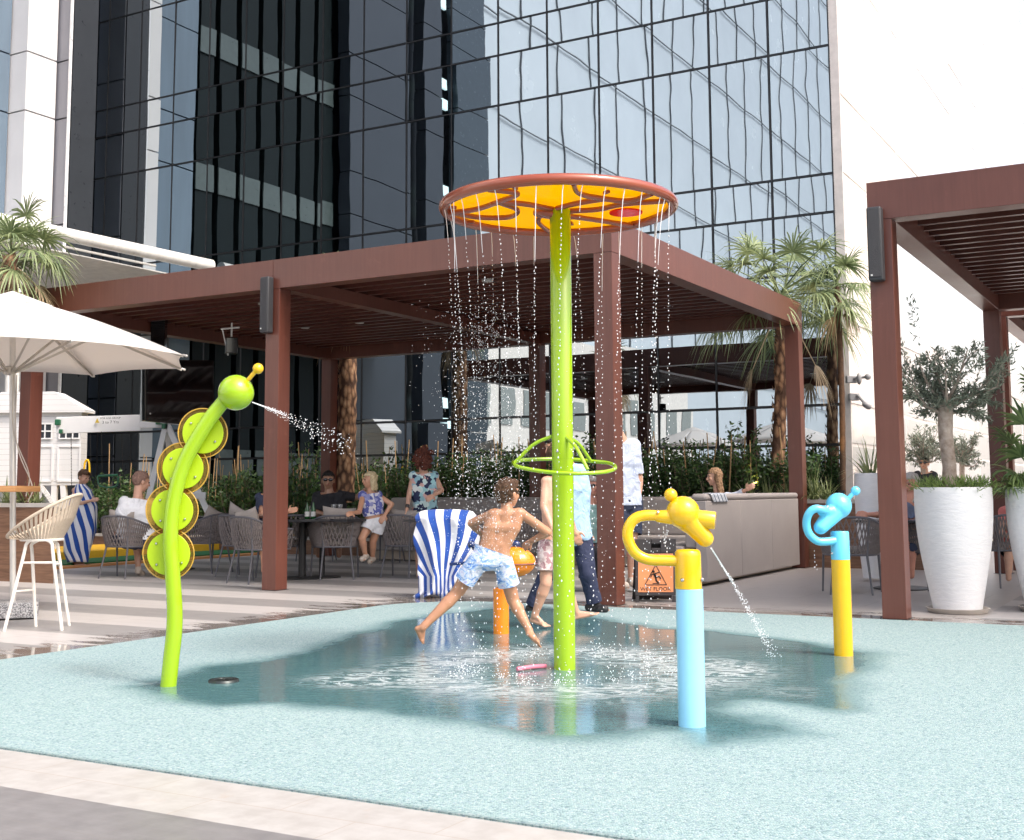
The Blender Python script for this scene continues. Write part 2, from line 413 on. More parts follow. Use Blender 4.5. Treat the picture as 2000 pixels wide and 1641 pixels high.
    rr = math_n(t, 'MULTIPLY_ADD', fcl.outputs[0], 0.4, rr); rr = math_n(t, 'MULTIPLY_ADD', af.outputs[2], 0.08, rr)
    t.links.new(rr, b.inputs['Roughness']); b.inputs['IOR'].default_value = 1.29
    # granule relief when dry, ripples when covered by water
    dry = math_n(t, 'SUBTRACT', 1.0, aw.outputs[2])
    h1 = math_n(t, 'MULTIPLY', math_n(t, 'MULTIPLY', vo.outputs['Distance'], -0.004), dry)
    rip = noise(t, mp.outputs[0], 9.0, 4, 0.6, 0.6)
    h2 = math_n(t, 'MULTIPLY', math_n(t, 'MULTIPLY', rip, math_n(t, 'MULTIPLY_ADD', af.outputs[2], 0.0055, 0.0009)), aw.outputs[2])
    n = nd(t, 'ShaderNodeBump', i_Strength=0.9, i_Distance=1.0); t.links.new(math_n(t, 'ADD', h1, h2), n.inputs['Height'])
    # far away the grains average out; keep the bump gentle
    t.links.new(n.outputs[0], b.inputs['Normal'])
    me.materials.append(m); me.shade_smooth()
    o = bpy.data.objects.new('splash_pad', me); COL.objects.link(o)
    tag(o, kind='structure')
make_pad()
# drain cover, pink stick
mb = MB(); c = G(437, 1331, 0.007)
mb.lathe([(0.0, 0.006), (0.055, 0.006), (0.06, 0.012), (0.082, 0.012), (0.088, 0.0)], c, 28, caps=False)
for i in range(10):
    a = 2 * math.pi * i / 10; d = Vector((math.cos(a), math.sin(a), 0)); mb.box(c + d * 0.035 + Z * 0.009, (0.03, 0.006, 0.006), Matrix.Rotation(a, 3, 'Z'))
tag(mb.build('drain_cover', M('dark_steel', (0.05, 0.06, 0.06), 0.35, 0.6), org=c), 'round dark drain cover set in the wet pad beside the lime caterpillar post', 'drain cover')
mb = MB(); a, b_ = G(1010, 1307, 0.02), G(1066, 1301, 0.02); mb.tube([a, (a + b_) / 2 + Z * 0.004, b_], 0.013, 10)
tag(mb.build('toy_stick', M('pink_foam', (0.75, 0.22, 0.32), 0.5), org=a), 'short pink foam stick lying in the water left of the lime pole', 'toy')

# ================================================================== main glass building
FS = 19.0; VC = 4.84
def glass_mat(name, col, rough, wav, sc_, tint=0.0, metal=1.0):
    m, t, b = newmat(name)
    oi = t.nodes.new('ShaderNodeObjectInfo')
    vec = coords(t)
    comb = t.nodes.new('ShaderNodeCombineXYZ')
    for i in range(3): t.links.new(math_n(t, 'MULTIPLY', oi.outputs['Random'], 17.0 + 11 * i), comb.inputs[i])
    ad = t.nodes.new('ShaderNodeVectorMath'); ad.operation = 'ADD'; t.links.new(vec, ad.inputs[0]); t.links.new(comb.outputs[0], ad.inputs[1])
    n1 = noise(t, ad.outputs[0], sc_, 1, 0.4); n2 = noise(t, ad.outputs[0], sc_ * 2.7, 1, 0.4)
    h = math_n(t, 'ADD', math_n(t, 'MULTIPLY', n1, 1.0), math_n(t, 'MULTIPLY', n2, 0.16))
    n = nd(t, 'ShaderNodeBump', i_Strength=1.0, i_Distance=wav); t.links.new(h, n.inputs['Height']); t.links.new(n.outputs[0], b.inputs['Normal'])
    k = math_n(t, 'MULTIPLY_ADD', oi.outputs['Random'], 0.08, 0.96)
    mu = t.nodes.new('ShaderNodeVectorMath'); mu.operation = 'SCALE'; mu.inputs[0].default_value = col; t.links.new(k, mu.inputs['Scale'])
    t.links.new(mu.outputs[0], b.inputs['Base Color'])
    b.inputs['Metallic'].default_value = metal; b.inputs['Roughness'].default_value = rough
    return m
GLASS = glass_mat('coated_glass', (0.40, 0.445, 0.475), 0.008, 0.0025, 0.62)
PANE_DARK = M('anodised_black', (0.032, 0.034, 0.038), 0.35, 0.5)
def curtain(root, name, f, cols, rows, mat, gap=0.022, thick=0.03, wob=0.10, most=100, key=None):
    """f(c, z, d): point of the facade at column position c, height z, d outward"""
    items = []
    for i in range(len(cols) - 1):
        for j in range(len(rows) - 1):
            c0, c1, z0, z1 = cols[i], cols[i + 1], rows[j], rows[j + 1]
            q = [proj(f(c, z, 0)) for c in (c0, c1) for z in (z0, z1)]
            xs = [min(max(p[0], 0), 2000) for p in q]; ys = [min(max(p[1], -0), 960) for p in q]
            items.append((-(max(xs) - min(xs)) * (max(ys) - min(ys)), i, j))
    items.sort(); rest = MB(); rest.norecalc = True
    for n_, (a, i, j) in enumerate(items):
        c0, c1, z0, z1 = cols[i] + gap, cols[i + 1] - gap, rows[j] + gap, rows[j + 1] - gap
        t1, t2 = rnd.gauss(0, wob) * 0.01, rnd.gauss(0, wob) * 0.01   # metres of tilt per half pane
        def pt(c, z): return f(c, z, (t1 if c > (c0 + c1) / 2 else -t1) * (c1 - c0) + (t2 if z > (z0 + z1) / 2 else -t2) * (z1 - z0))
        A = [pt(c0, z0), pt(c1, z0), pt(c1, z1), pt(c0, z1)]
        back = f(0, 0, -thick) - f(0, 0, 0)
        tgt = rest if n_ >= most else MB()
        tgt.hexa([A[0] + back, A[1] + back, A[1], A[0], A[3] + back, A[2] + back, A[2], A[3]])
        if n_ < most: tgt.build('glass_pane', mat, root, smooth=False)
    if rest.v:
        o = rest.build('glass_pane_field', mat, root, smooth=False); o['kind'] = 'stuff'
root = thing('office_building', 'dark mirror glass office building rising behind the long brown pergola', 'building', W(FS, VC))
vcols = [VC + 0.02] + [VC + 1.02 * k for k in range(1, 18)] + [22.1]
zrows = [0.25]
for k in range(0, 6):
    for dz in (1.76, 2.38, 4.47): zrows.append(k * 3.66 + dz)
zrows = sorted(zrows)
curtain(root, 'pane', lambda c, z, d: W(FS - d, c, z), vcols, zrows, GLASS)
mb = MB(); mb.sbox(FS + 0.035, FS + 14, VC + 0.035, 22.1, 0, 40.0)
mb.build('building_core', PANE_DARK, root, smooth=False)
mb = MB()
for v_ in vcols: mb.sbox(FS - 0.012, FS + 0.034, v_ - 0.010, v_ + 0.010, 0.0, zrows[-1] + 0.2)
for z_ in zrows:
    for i in range(len(vcols) - 1): mb.sbox(FS - 0.009, FS + 0.033, vcols[i] + 0.0101, vcols[i + 1] - 0.0101, z_ - 0.010, z_ + 0.010)
mb.build('mullion_frame', PANE_DARK, root, smooth=False)
# ---- right hand wing: pale glazed side of the same block, seen edge on, running away from the camera
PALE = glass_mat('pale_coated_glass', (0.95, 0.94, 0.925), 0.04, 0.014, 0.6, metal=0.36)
rw = thing('office_wing', 'blinding pale side facade of the glass tower receding behind the right pergola', 'building', W(FS + 0.1, VC - 0.02))
scols = [FS + 0.05 + 2.05 * k for k in range(21)]
zr2 = [0.3, 1.76, 2.38] + [k * 3.66 + dz for k in range(1, 10) for dz in (0.0, 2.38)]
zr2 = sorted(zr2)
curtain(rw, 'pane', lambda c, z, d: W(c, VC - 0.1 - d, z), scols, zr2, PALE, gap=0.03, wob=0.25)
mb = MB(); mb.sbox(FS + 0.05, scols[-1], VC - 0.09, VC - 0.06, 0, 37.0); mb.sbox(FS - 0.012, FS + 0.04, VC - 0.12, VC + 0.018, 0, 37)
mb.build('cladding_frame', M('warm_grey_metal', (0.62, 0.58, 0.55), 0.45), rw, smooth=False)
# ---- left wing: white pillars, grey returns, dark glass bays (its far end is seen directly, the rest only mirrored)
V0 = 22.1
lw = thing('left_wing', 'white and grey clad wing with tall pillars at the far left', 'building', W(FS - 1, V0))
PW = M('white_panel', (0.66, 0.655, 0.66), 0.4, 0, 0.03, 1.5); PG = M('grey_panel', (0.24, 0.24, 0.265), 0.42, 0, 0.05, 1.5); PB = M('black_panel', (0.02, 0.022, 0.026), 0.3)
PBL = M('blue_pane', (0.13, 0.18, 0.235), 0.15, 0.0, 0.2, 1.2, stretch=(1, 1, 0.12)); PSL = M('spandrel_panel', (0.075, 0.10, 0.10), 0.3)
JZ = [0.0] + [k * 3.66 + dz for k in range(0, 9) for dz in (1.9, 3.2)]
def panels(s0, s1, v0, mat, name, depth=0.3, gap=0.018):
    mb = MB()
    for a, b in zip(JZ[:-1], JZ[1:]): mb.sbox(s0, s1, v0, v0 + depth, a + gap, b - gap)
    mb.build(name, mat, lw, smooth=False)
panels(17.90, 18.60, V0 - 1.0, PG, 'cladding', 0.85); panels(17.07, 17.85, V0 - 0.6, PW, 'white_pillar', 0.58)
mb = MB(); mb.sbox(17.92, 18.58, V0 - 1.04, V0 - 1.005, 0, 33); mb.build('black_return', PB, lw, smooth=False)
mb = MB(); mb.sbox(17.86, 17.89, V0 - 1.04, V0 - 0.97, 0, 33); mb.build('corner_strip', M('bright_steel', (0.8, 0.8, 0.8), 0.3, 0.3), lw, smooth=False)
mb = MB(); mb.sbox(1.0, FS, V0 + 0.3, V0 + 12, 0, 34); mb.build('wing_core', PB, lw, smooth=False)
panels(15.4, 17.04, V0 - 0.1, PBL, 'blue_bay', 0.2)
mb = MB()
for i in range(7): mb.sbox(9.6 + i * 0.83, 9.6 + i * 0.83 + 0.62, V0, V0 + 0.2, 0, 33)
mb.build('dark_bay', M('dark_green_glass', (0.008, 0.014, 0.016), 0.45, spec=0.15), lw, smooth=False)
for k in range(9):
    for i in range(7):
        mb = MB(); mb.sbox(9.6 + i * 0.83, 9.6 + i * 0.83 + 0.66, V0 - 0.05, V0 - 0.01, k * 3.66 + 1.5, k * 3.66 + 2.2)
        mb.build('spandrel', PSL, lw, smooth=False)
PD = M('graphite_panel', (0.038, 0.048, 0.064), 0.35, 0, 0.08, 1.2); panels(6.3, 9.4, V0 - 0.5, PD, 'cladding', 0.4); panels(4.3, 5.4, V0 - 0.5, PD, 'cladding', 0.4); panels(1.0, 3.3, V0 - 0.3, M('slate_panel', (0.05, 0.07, 0.09), 0.25), 'slate_bay', 0.2)
LIT = MATS.get('lit') or newmat('lit_window'); 
mm, tt, bb = LIT; bb.inputs['Base Color'].default_value = (0.4, 0.5, 0.5, 1); bb.inputs['Emission Color'].default_value = (0.75, 0.95, 0.95, 1); bb.inputs['Emission Strength'].default_value = 0.9
mb = MB()
for k in range(1, 8):
    for dz in (0.3, 1.0): mb.sbox(3.5, 4.1, V0 - 0.2, V0 - 0.1, k * 3.66 + dz - 0.9, k * 3.66 + dz - 0.55)
mb.build('lit_office_window', mm, lw, smooth=False)
# ---- neighbours that stand behind the camera and show up only mirrored in the glass
nb = thing('neighbour_tower', 'pale glass tower standing across the terrace', 'building', W(-10, 34))
NG = M('pale_sky_glass', (0.60, 0.68, 0.75), 0.25, 0.0, 0.05, 0.3)
mb = MB(); mb.sbox(-160, -0.5, 34, 50, 0, 80); mb.build('tower_wall', NG, nb, smooth=False)
mb = MB()
for k in range(34): mb.sbox(-160 + k * 4.7, -160 + k * 4.7 + 0.055, 33.9, 33.99, 10, 80)
for k in range(12): mb.sbox(-160, -0.5, 33.8, 33.89, 10 + k * 6.2, 10 + k * 6.2 + 0.05)
mb.build('mullion_frame', M('mid_grey_frame', (0.13, 0.14, 0.15), 0.4), nb, smooth=False)
def block(name, label, s0, s1, v0, v1, h, wall, step=3.2, face='v', win=None):
    r = thing(name, label, 'building', W((s0 + s1) / 2, (v0 + v1) / 2)); mb = MB(); mb.sbox(s0, s1, v0, v1, 0, h); mb.build('wall', wall, r, smooth=False)
    mb = MB(); n = int((h - 2) / step)
    for k in range(n):
        if face == 'v':
            m_ = int((s1 - s0) / 2.4)
            for i in range(m_): mb.sbox(s0 + 0.5 + i * 2.4, s0 + 2.0 + i * 2.4, v0 - 0.06, v0 - 0.01, 1.2 + k * step, 3.0 + k * step)
        else:
            m_ = int((v1 - v0) / 2.4)
            for i in range(m_): mb.sbox(s0 - 0.06, s0 - 0.01, v0 + 0.5 + i * 2.4, v0 + 2.0 + i * 2.4, 1.2 + k * step, 3.0 + k * step)
    mb.build('window_strip', win or M('teal_window', (0.30, 0.34, 0.34), 0.1), r, smooth=False); return r
SAND = M('sandstone_wall', (0.66, 0.52, 0.38), 0.8); WHITEW = M('white_render', (0.78, 0.76, 0.72), 0.7)
block('apartment_block', 'white low apartment block across the terrace', -40, -2, 30, 33, 9.5, WHITEW)
block('hotel_block', 'sandstone hotel block on the far right of the terrace', 66, 72, -14, -5.0, 30, SAND, face='s', win=M('brown_window', (0.22, 0.15, 0.10), 0.3))
# ================================================================== pergolas
def brown_mat(name, c1, c2):
    m, t, b = newmat(name)
    vec = coords(t); mp = nd(t, 'ShaderNodeMapping'); mp.inputs['Scale'].default_value = (9, 9, 0.5); t.links.new(vec, mp.inputs[0])
    f = noise(t, mp.outputs[0], 3.0, 5, 0.6); f2 = noise(t, vec, 1.1, 3)
    k = math_n(t, 'ADD', math_n(t, 'MULTIPLY', f, 0.5), math_n(t, 'MULTIPLY', f2, 0.5))
    cb = ramp(t, k, [(0.35, c1), (0.65, c2)])
    mr = nd(t, 'ShaderNodeMapRange', n1=0.60, n2=0.78, n3=0.0, n4=0.35); t.links.new(noise(t, vec, 4.5, 6, 0.72, 0.5), mr.inputs[0])
    cb = mixc(t, mr.outputs[0], cb, tuple(c * 1.9 + 0.02 for c in c2))      # dust and water marks
    t.links.new(cb, b.inputs['Base Color'])
    t.links.new(math_n(t, 'MULTIPLY_ADD', f2, 0.25, 0.22), b.inputs['Roughness'])
    b.inputs['Specular IOR Level'].default_value = 0.6
    bump(t, b, noise(t, vec, 420, 2), 0.12, 0.002); return m
BROWN = brown_mat('brown_powder_coat', (0.104, 0.032, 0.021), (0.142, 0.048, 0.032))
BROWN2 = brown_mat('brown_slat', (0.085, 0.027, 0.020), (0.115, 0.039, 0.028))
ZT = 3.69; ZB = 3.36; PWD = 0.2
def pergola(label, s0, s1, vposts, v_lo, v_hi, group=None, back=True, slat_from=None):
    r = thing('pergola', label, 'pergola', W(s0, v_lo)); e = 0.002
    for s_ in ((s0, s1) if back else (s0,)):
        for v_ in vposts:
            mb = MB(); mb.sbox(s_ + e, s_ + PWD - e, v_ + e, v_ + PWD - e, 0.003, ZB - 0.001)
            mb.build('post', BROWN, r, smooth=False, bev=0.004)
            mb = MB(); mb.sbox(s_ - 0.012, s_ + PWD + 0.012, v_ - 0.012, v_ + PWD + 0.012, 0.0, 0.003); mb.build('base_plate', M('dark_steel', (0.05, 0.06, 0.06), 0.35, 0.6), r, smooth=False)
    for s_ in (s0, s1):
        mb = MB(); ed = [v_lo] + [q + 0.1 for q in sorted(vposts)[1:-1]] + [v_hi]
        for a, b in zip(ed[:-1], ed[1:]): mb.sbox(s_, s_ + PWD, a + (0.0015 if a > v_lo else 0), b - (0.0015 if b < v_hi else 0), ZB, ZT)
        mb.build('beam', BROWN, r, smooth=False, bev=0.003)
    for v_ in (v_lo, v_hi - PWD):
        mb = MB(); mb.sbox(s0 + PWD + 0.001, s1 - 0.001, v_, v_ + PWD, ZB, ZT); mb.build('beam', BROWN, r, smooth=False, bev=0.004)
    for v_ in vposts[1:-1]:
        mb = MB(); mb.sbox(s0 + PWD + 0.001, s1 - 0.001, v_, v_ + 0.16, ZB - 0.001, ZB + 0.15); mb.build('rafter', BROWN, r, smooth=False)
    mb = MB(); n = int((s1 - s0 - PWD) / 0.275)
    for k in range(n):
        c = s0 + PWD + 0.1 + k * 0.275
        mb.sbox(c, c + 0.06, v_lo + PWD + 0.001, v_hi - PWD - 0.001, ZB + 0.152, ZB + 0.258)
    mb.build('slats', BROWN2, r, smooth=False)
    mb = MB(); mb.sbox(s0 + PWD + 0.002, s1 - 0.002, v_lo + PWD + 0.002, v_hi - PWD - 0.002, ZB + 0.262, ZB + 0.285); mb.build('roof_panel', BROWN2, r, smooth=False)
    dl = MB()
    return r
PA = pergola('long brown pergola with slatted roof over the dining tables, centre of the terrace', 10.59, 16.78, [4.86, 8.96, 13.04], 4.86, 13.24)
PB_ = pergola('right brown pergola whose near corner post stands beside the large white pots', 10.50, 16.70, [2.21, -1.9, -6.0], -6.0, 2.41)
PC_ = pergola('farther brown pergola glimpsed beyond the right pergola, at the picture edge', 17.4, 23.4, [2.22, -1.9], -1.9, 2.42)
# downlights
def downlight(r, s, v):
    mb = MB(); c = W(s, v, ZB + 0.148); mb.lathe([(0.0, 0.004), (0.055, 0.0), (0.065, 0.004), (0.065, 0.05)], c, 18, caps=False)
    mb.build('downlight', M('satin_white', (0.6, 0.6, 0.58), 0.3), r)
for s_, v_ in ((12.2, 0.9), (14.2, 0.9), (12.0, -0.7)): downlight(PB_, s_, v_)
for s_, v_ in ((12.2, 7.2), (14.3, 7.2), (12.2, 10.6), (14.3, 10.6), (14.3, 11.6)): downlight(PA, s_, v_)
# column speakers
def speaker(s, v, z0, z1, label):
    r = thing('column_speaker', label, 'speaker', W(s, v, z0), group='column loudspeakers on the pergola posts')
    BLK = M('speaker_plastic', (0.035, 0.036, 0.04), 0.45); GR = M('speaker_grille', (0.05, 0.05, 0.055), 0.6, 0.3, bmp=0.5, bs=900)
    mb = MB(); mb.sbox(s - 0.105, s - 0.004, v - 0.062, v + 0.062, z0, z1); mb.build('cabinet', BLK, r, smooth=True, bev=0.018, seg=4)
    mb = MB(); mb.sbox(s - 0.112, s - 0.1055, v - 0.05, v + 0.05, z0 + 0.03, z1 - 0.02); mb.build('grille', GR, r, bev=0.003)
    mb = MB(); mb.sbox(s - 0.1145, s - 0.1125, v - 0.008 + 0.03, v + 0.008 + 0.03, z0 + 0.04, z0 + 0.055); mb.build('badge', M('satin_white', (0.6, 0.6, 0.58), 0.3), r, smooth=False)
speaker(10.59, 9.10, P(520, 652, 13.7).z, P(520, 543, 13.7).z, 'slim dark column loudspeaker on the post behind the lime caterpillar')
speaker(10.50, 2.335, P(1720, 548, 10.2).z, P(1720, 403, 10.2).z, 'slim dark column loudspeaker on the right pergola corner post')
# ================================================================== canopy at left
cr = thing('canopy', 'pale fabric canopy edged with a thick white tube at the upper left', 'canopy', W(16, 17.8, 5.7))
TUBE = M('white_paint_tube', (0.78, 0.77, 0.74), 0.3)
mb = MB(); a, b_ = RV(-60, 418, 17.8), RV(412, 519, 17.8); mb.tube([a, b_], 0.125, 20); mb.build('edge_tube', TUBE, cr)
mb = MB(); zt = (a.z + b_.z) / 2 - 0.32
mb.tube([Vector((a.x, a.y, zt + 0.1)) + Vv * .05, Vector((b_.x, b_.y, zt + 0.1)) + Vv * .05 - U * 1.5], 0.025, 8); mb.build('lower_tube', TUBE, cr)
mb = MB(); mb.sbox(8.0, 18.9, 17.9, 21.9, zt, zt + 0.02); mb.build('fabric', M('grey_canopy_fabric', (0.78, 0.77, 0.75), 0.8), cr, smooth=False)
# white support column left
mb = MB(); c = RS(28, 620, 14.5); mb.tube([Vector((c.x, c.y, 0)), Vector((c.x, c.y, 5.4))], 0.12, 20); mb.build('column', TUBE, cr)
# ================================================================== planter walls and hedge
WOOD = None
def wood_mat(name, c1, c2, c3, plank=0.2, rz=0.0):
    m, t, b = newmat(name)
    vec = coords(t, 'Object', (1, 1, 1), rz)
    mp = nd(t, 'ShaderNodeMapping'); mp.inputs['Scale'].default_value = (0.8, 0.8, 14); t.links.new(vec, mp.inputs[0])
    f = noise(t, mp.outputs[0], 2.5, 6, 0.65, 0.8)
    t.links.new(ramp(t, f, [(0.3, c1), (0.5, c2), (0.72, c3)]), b.inputs['Base Color'])
    b.inputs['Roughness'].default_value = 0.45; bump(t, b, f, 0.15, 0.004); return m
WOOD = wood_mat('wood_look_tile', (0.13, 0.065, 0.036), (0.21, 0.11, 0.065), (0.29, 0.165, 0.10))
STONE = M('stone_coping', (0.50, 0.47, 0.43), 0.5); SOIL = M('soil', (0.03, 0.022, 0.016), 0.9)
def planter(label, s0, s1, v0, v1, h):
    r = thing('planter_wall', label, 'planter', W(s0, v0)); mb = MB()
    mb.sbox(s0, s1, v0, v1, 0, h - 0.05); mb.build('wall', WOOD, r, smooth=False)
    mb = MB(); mb.sbox(s0 - 0.02, s0 + 0.12, v0 - 0.02, v1 + 0.02, h - 0.05, h); mb.sbox(s1 - 0.12, s1 + 0.02, v0 - 0.02, v1 + 0.02, h - 0.05, h); mb.build('coping', STONE, r, smooth=False, bev=0.004)
    mb = MB(); mb.sbox(s0 + 0.121, s1 - 0.121, v0 + 0.01, v1 - 0.01, h - 0.05, h - 0.02); mb.build('soil', SOIL, r, smooth=False); return r
planter('wood clad planter wall running behind the grey sofa and below the hedge', 17.0, 18.3, 3.2, 12.0, 0.93)
planter('low wood clad planter bed at the foot of the glass wall behind the playground', 17.0, 18.3, 12.3, 20.0, 0.30)
r = thing('planter_wall', 'wood clad planter box behind the white bar stool', 'planter', G(104, 1140))
_a = G(104, 1140); _b = _a + Vv * 2.6; _d = Vector((ray(104, 1100).x, ray(104, 1100).y, 0)).normalized() * 0.75 - Vector((0.10, 0, 0))
mb = MB(); mb.prism([_a, _b, _b + _d, _a + _d], Z * 0.91); mb.build('wall', WOOD, r, smooth=False)
mb = MB(); e_ = U * 0.02; mb.prism([_a - e_ + Z * .9101, _b - e_ + Z * .9101, _b + U * .1 + Z * .9101, _a + U * .1 + Z * .9101], Z * 0.05); mb.prism([_a + U * .1005 + Z * .9101, _a + U * .1005 + Vv * .1 + Z * .9101, _a + _d + Vv * .1 + Z * .9101, _a + _d + Z * .9101], Z * 0.05); mb.build('coping', STONE, r, smooth=False)
mb = MB(); mb.prism([_a + U * .12 + Vv * .12 + Z * .911, _b + U * .12 + Z * .911, _b + _d + Z * .911, _a + _d + Vv * .12 + Z * .911], Z * 0.02); mb.build('soil', SOIL, r, smooth=False)
def leaf_mat(name, c1, c2, rough=0.45, tr=0.25):
    m, t, b = newmat(name); g_ = t.nodes.new('ShaderNodeNewGeometry')
    vec = coords(t); f = noise(t, vec, 3.0, 2)
    k = math_n(t, 'ADD', math_n(t, 'MULTIPLY', g_.outputs['Random Per Island'], 0.75), math_n(t, 'MULTIPLY', f, 0.3))
    t.links.new(ramp(t, k, [(0.1, c1), (0.9, c2)]), b.inputs['Base Color'])
    b.inputs['Roughness'].default_value = rough
    tn = t.nodes.new('ShaderNodeBsdfTranslucent'); t.links.new(ramp(t, k, [(0.1, c1), (0.9, tuple(min(1, c * 1.6) for c in c2))]), tn.inputs[0])
    mx = t.nodes.new('ShaderNodeMixShader'); mx.inputs[0].default_value = tr
    o = t.nodes['Material Output']; t.links.new(b.outputs[0], mx.inputs[1]); t.links.new(tn.outputs[0], mx.inputs[2]); t.links.new(mx.outputs[0], o.inputs[0]); return m
LEAF = leaf_mat('hedge_leaf', (0.018, 0.042, 0.014), (0.085, 0.16, 0.045))
OLIVE = leaf_mat('olive_leaf', (0.08, 0.10, 0.07), (0.30, 0.34, 0.26), 0.55, 0.15)
PALM = leaf_mat('palm_leaf', (0.10, 0.15, 0.065), (0.32, 0.38, 0.19), 0.5, 0.25)
DRY = leaf_mat('dry_palm_leaf', (0.30, 0.22, 0.13), (0.52, 0.42, 0.28), 0.6, 0.2)
GRASSY = leaf_mat('strap_leaf', (0.09, 0.14, 0.05), (0.38, 0.42, 0.20), 0.45, 0.25)
BARK = M('twig_bark', (0.16, 0.12, 0.09), 0.8)
def leaf(mb, p, d, n_, L, w_):
    d = d.normalized(); x = d.cross(n_)
    if x.length < 1e-4: x = perp(d)[0]
    x.normalize(); mb.add([p, p + d * L * 0.45 + x * w_ / 2, p + d * L, p + d * L * 0.45 - x * w_ / 2], [(0, 1, 2, 3)])
def rvec(r=rnd): 
    while True:
        q = Vector((r.uniform(-1, 1), r.uniform(-1, 1), r.uniform(-1, 1)))
        if 0.05 < q.length < 1: return q.normalized()
def shrub_mesh(hh, rr, n):
    fol, st = MB(), MB(); fol.norecalc = True
    for i in range(16):
        a = rnd.uniform(0, 6.28); r0 = rnd.uniform(0, rr * 0.5); r1 = rnd.uniform(rr * 0.3, rr); zt = rnd.uniform(hh * 0.5, hh)
        p0 = Vector((math.cos(a) * r0, math.sin(a) * r0, 0)); p1 = Vector((math.cos(a) * r1, math.sin(a) * r1, zt))
        st.tube([p0, (p0 + p1) / 2 + rvec() * 0.04, p1], [0.008, 0.006, 0.003], 5)
        for k in range(n // 16):
            q = p0.lerp(p1, rnd.uniform(0.15, 1.05)) + rvec() * rnd.uniform(0, 0.11)
            leaf(fol, q, rvec() + Z * 0.3, rvec(), rnd.uniform(0.055, 0.10), rnd.uniform(0.028, 0.05))
    return fol, st
hedge = []
for k in range(4):
    f_, s_ = shrub_mesh(0.95 if k != 2 else 1.25, 0.36, 960)
    r = thing('hedge_shrub', '', 'shrub', W(17.5, 5.3 + k * 0.5, 0.9), group='shrubs of the hedge behind the sofa')
    ORG[r.name] = Vector(); f_.build('foliage', LEAF, r, smooth=False); s_.build('stem', BARK, r); hedge.append(r)
hl = 'small leafed dark green shrub in the clipped hedge behind the sofa'
k = 0; v_ = 5.15; kidmap = {}
for x in bpy.data.objects:
    if x.parent: kidmap.setdefault(x.parent.name, []).append(x)
for row, s_ in ((0, 17.35), (1, 17.85)):
    v_ = 5.1 + row * 0.2
    while v_ < 19.6:
        o = hedge[k] if k < 4 else copy_tree(hedge[rnd.randrange(4)], None, kidmap)
        low = v_ > 12.1; o.location = W(s_ + rnd.uniform(-0.08, 0.08), v_, 0.27 if low else 0.9); o.rotation_euler = (0, 0, rnd.uniform(0, 6.28)); q = rnd.uniform(0.62, 0.95) * (1.45 if low else 1); o.scale = (1.1, 1.1, q) if low else (1, 1, q)
        o['label'] = hl if not low else 'taller dark green shrub in the low bed behind the playground'; v_ += rnd.uniform(0.40, 0.52); k += 1
CANE = M('bamboo_cane', (0.42, 0.27, 0.13), 0.55, 0, 0.2, 20)
mb = MB(); mb.tube([(0, 0, 0), (0.003, 0, 0.5), (0, 0.002, 1.0)], [0.011, 0.010, 0.008], 7); cane = mb.build('bamboo_stake', CANE, org=(0, 0, 0))
tag(cane, 'thin bamboo cane stuck upright in the hedge behind the sofa', 'stake', 'bamboo stakes in the hedge')
for i in range(84):
    o = cane if i == 0 else cane.copy()
    if i: COL.objects.link(o)
    v_ = 5.3 + i * 0.165 + rnd.uniform(-0.08, 0.08)
    o.location = W(rnd.uniform(17.2, 18.0), v_, 0.9 if v_ < 12.1 else 0.3); o.rotation_euler = (rnd.gauss(0, 0.05), rnd.gauss(0, 0.06), 0); q = rnd.uniform(0.75, 1.12) * (1 if v_ < 12.1 else 1.6); o.scale = (1, 1, q)
# strap leaved plants
def tuft(c, label, n, L, mat=GRASSY, cat='plant', name='strap_leaf_plant', sp=1.0, group=None):
    mb = MB(); mb.norecalc = True
    for i in range(n):
        a = rnd.uniform(0, 6.28); el = rnd.uniform(0.5, 1.45); l = L * rnd.uniform(0.6, 1.1)
        d = Vector((math.cos(a) * math.cos(el) * sp, math.sin(a) * math.cos(el) * sp, math.sin(el))).normalized(); x = d.cross(Z).normalized(); w_ = rnd.uniform(0.010, 0.02)
        p = c + Vector((rnd.gauss(0, 0.03), rnd.gauss(0, 0.03), 0)); pts = []
        for j in range(6):
            t_ = j / 5; q = p + d * l * t_ - Z * (l * 0.45 * t_ * t_ * math.cos(el) * 1.4); ww = w_ * (1 - t_ * 0.9) 
            pts += [q - x * ww, q + x * ww]
        mb.add(pts, [(2 * j, 2 * j + 1, 2 * j + 3, 2 * j + 2) for j in range(5)])
    return tag(mb.build(name, mat, org=c, smooth=False), label, cat, group)
for px, yy, L in ((1462, 16.9, 0.55), (1500, 16.9, 0.45), (1535, 16.9, 0.4), (1590, 17.3, 0.6), (1612, 17.5, .45)):
    c = RS(px, 965, 17.15); c.z = 0.92; tuft(c, 'spiky strap leaf plant in the planter near the right palm trunks', 46, L, group='strap leaf plants by the right palms')
for px in (15, 45, 72):
    c = RS(px, 970, 10.62); c.z = 0.94; tuft(c, 'trailing pale green spider plant in the wood clad planter box at left', 40, 0.42, group='spider plants in the left planter')
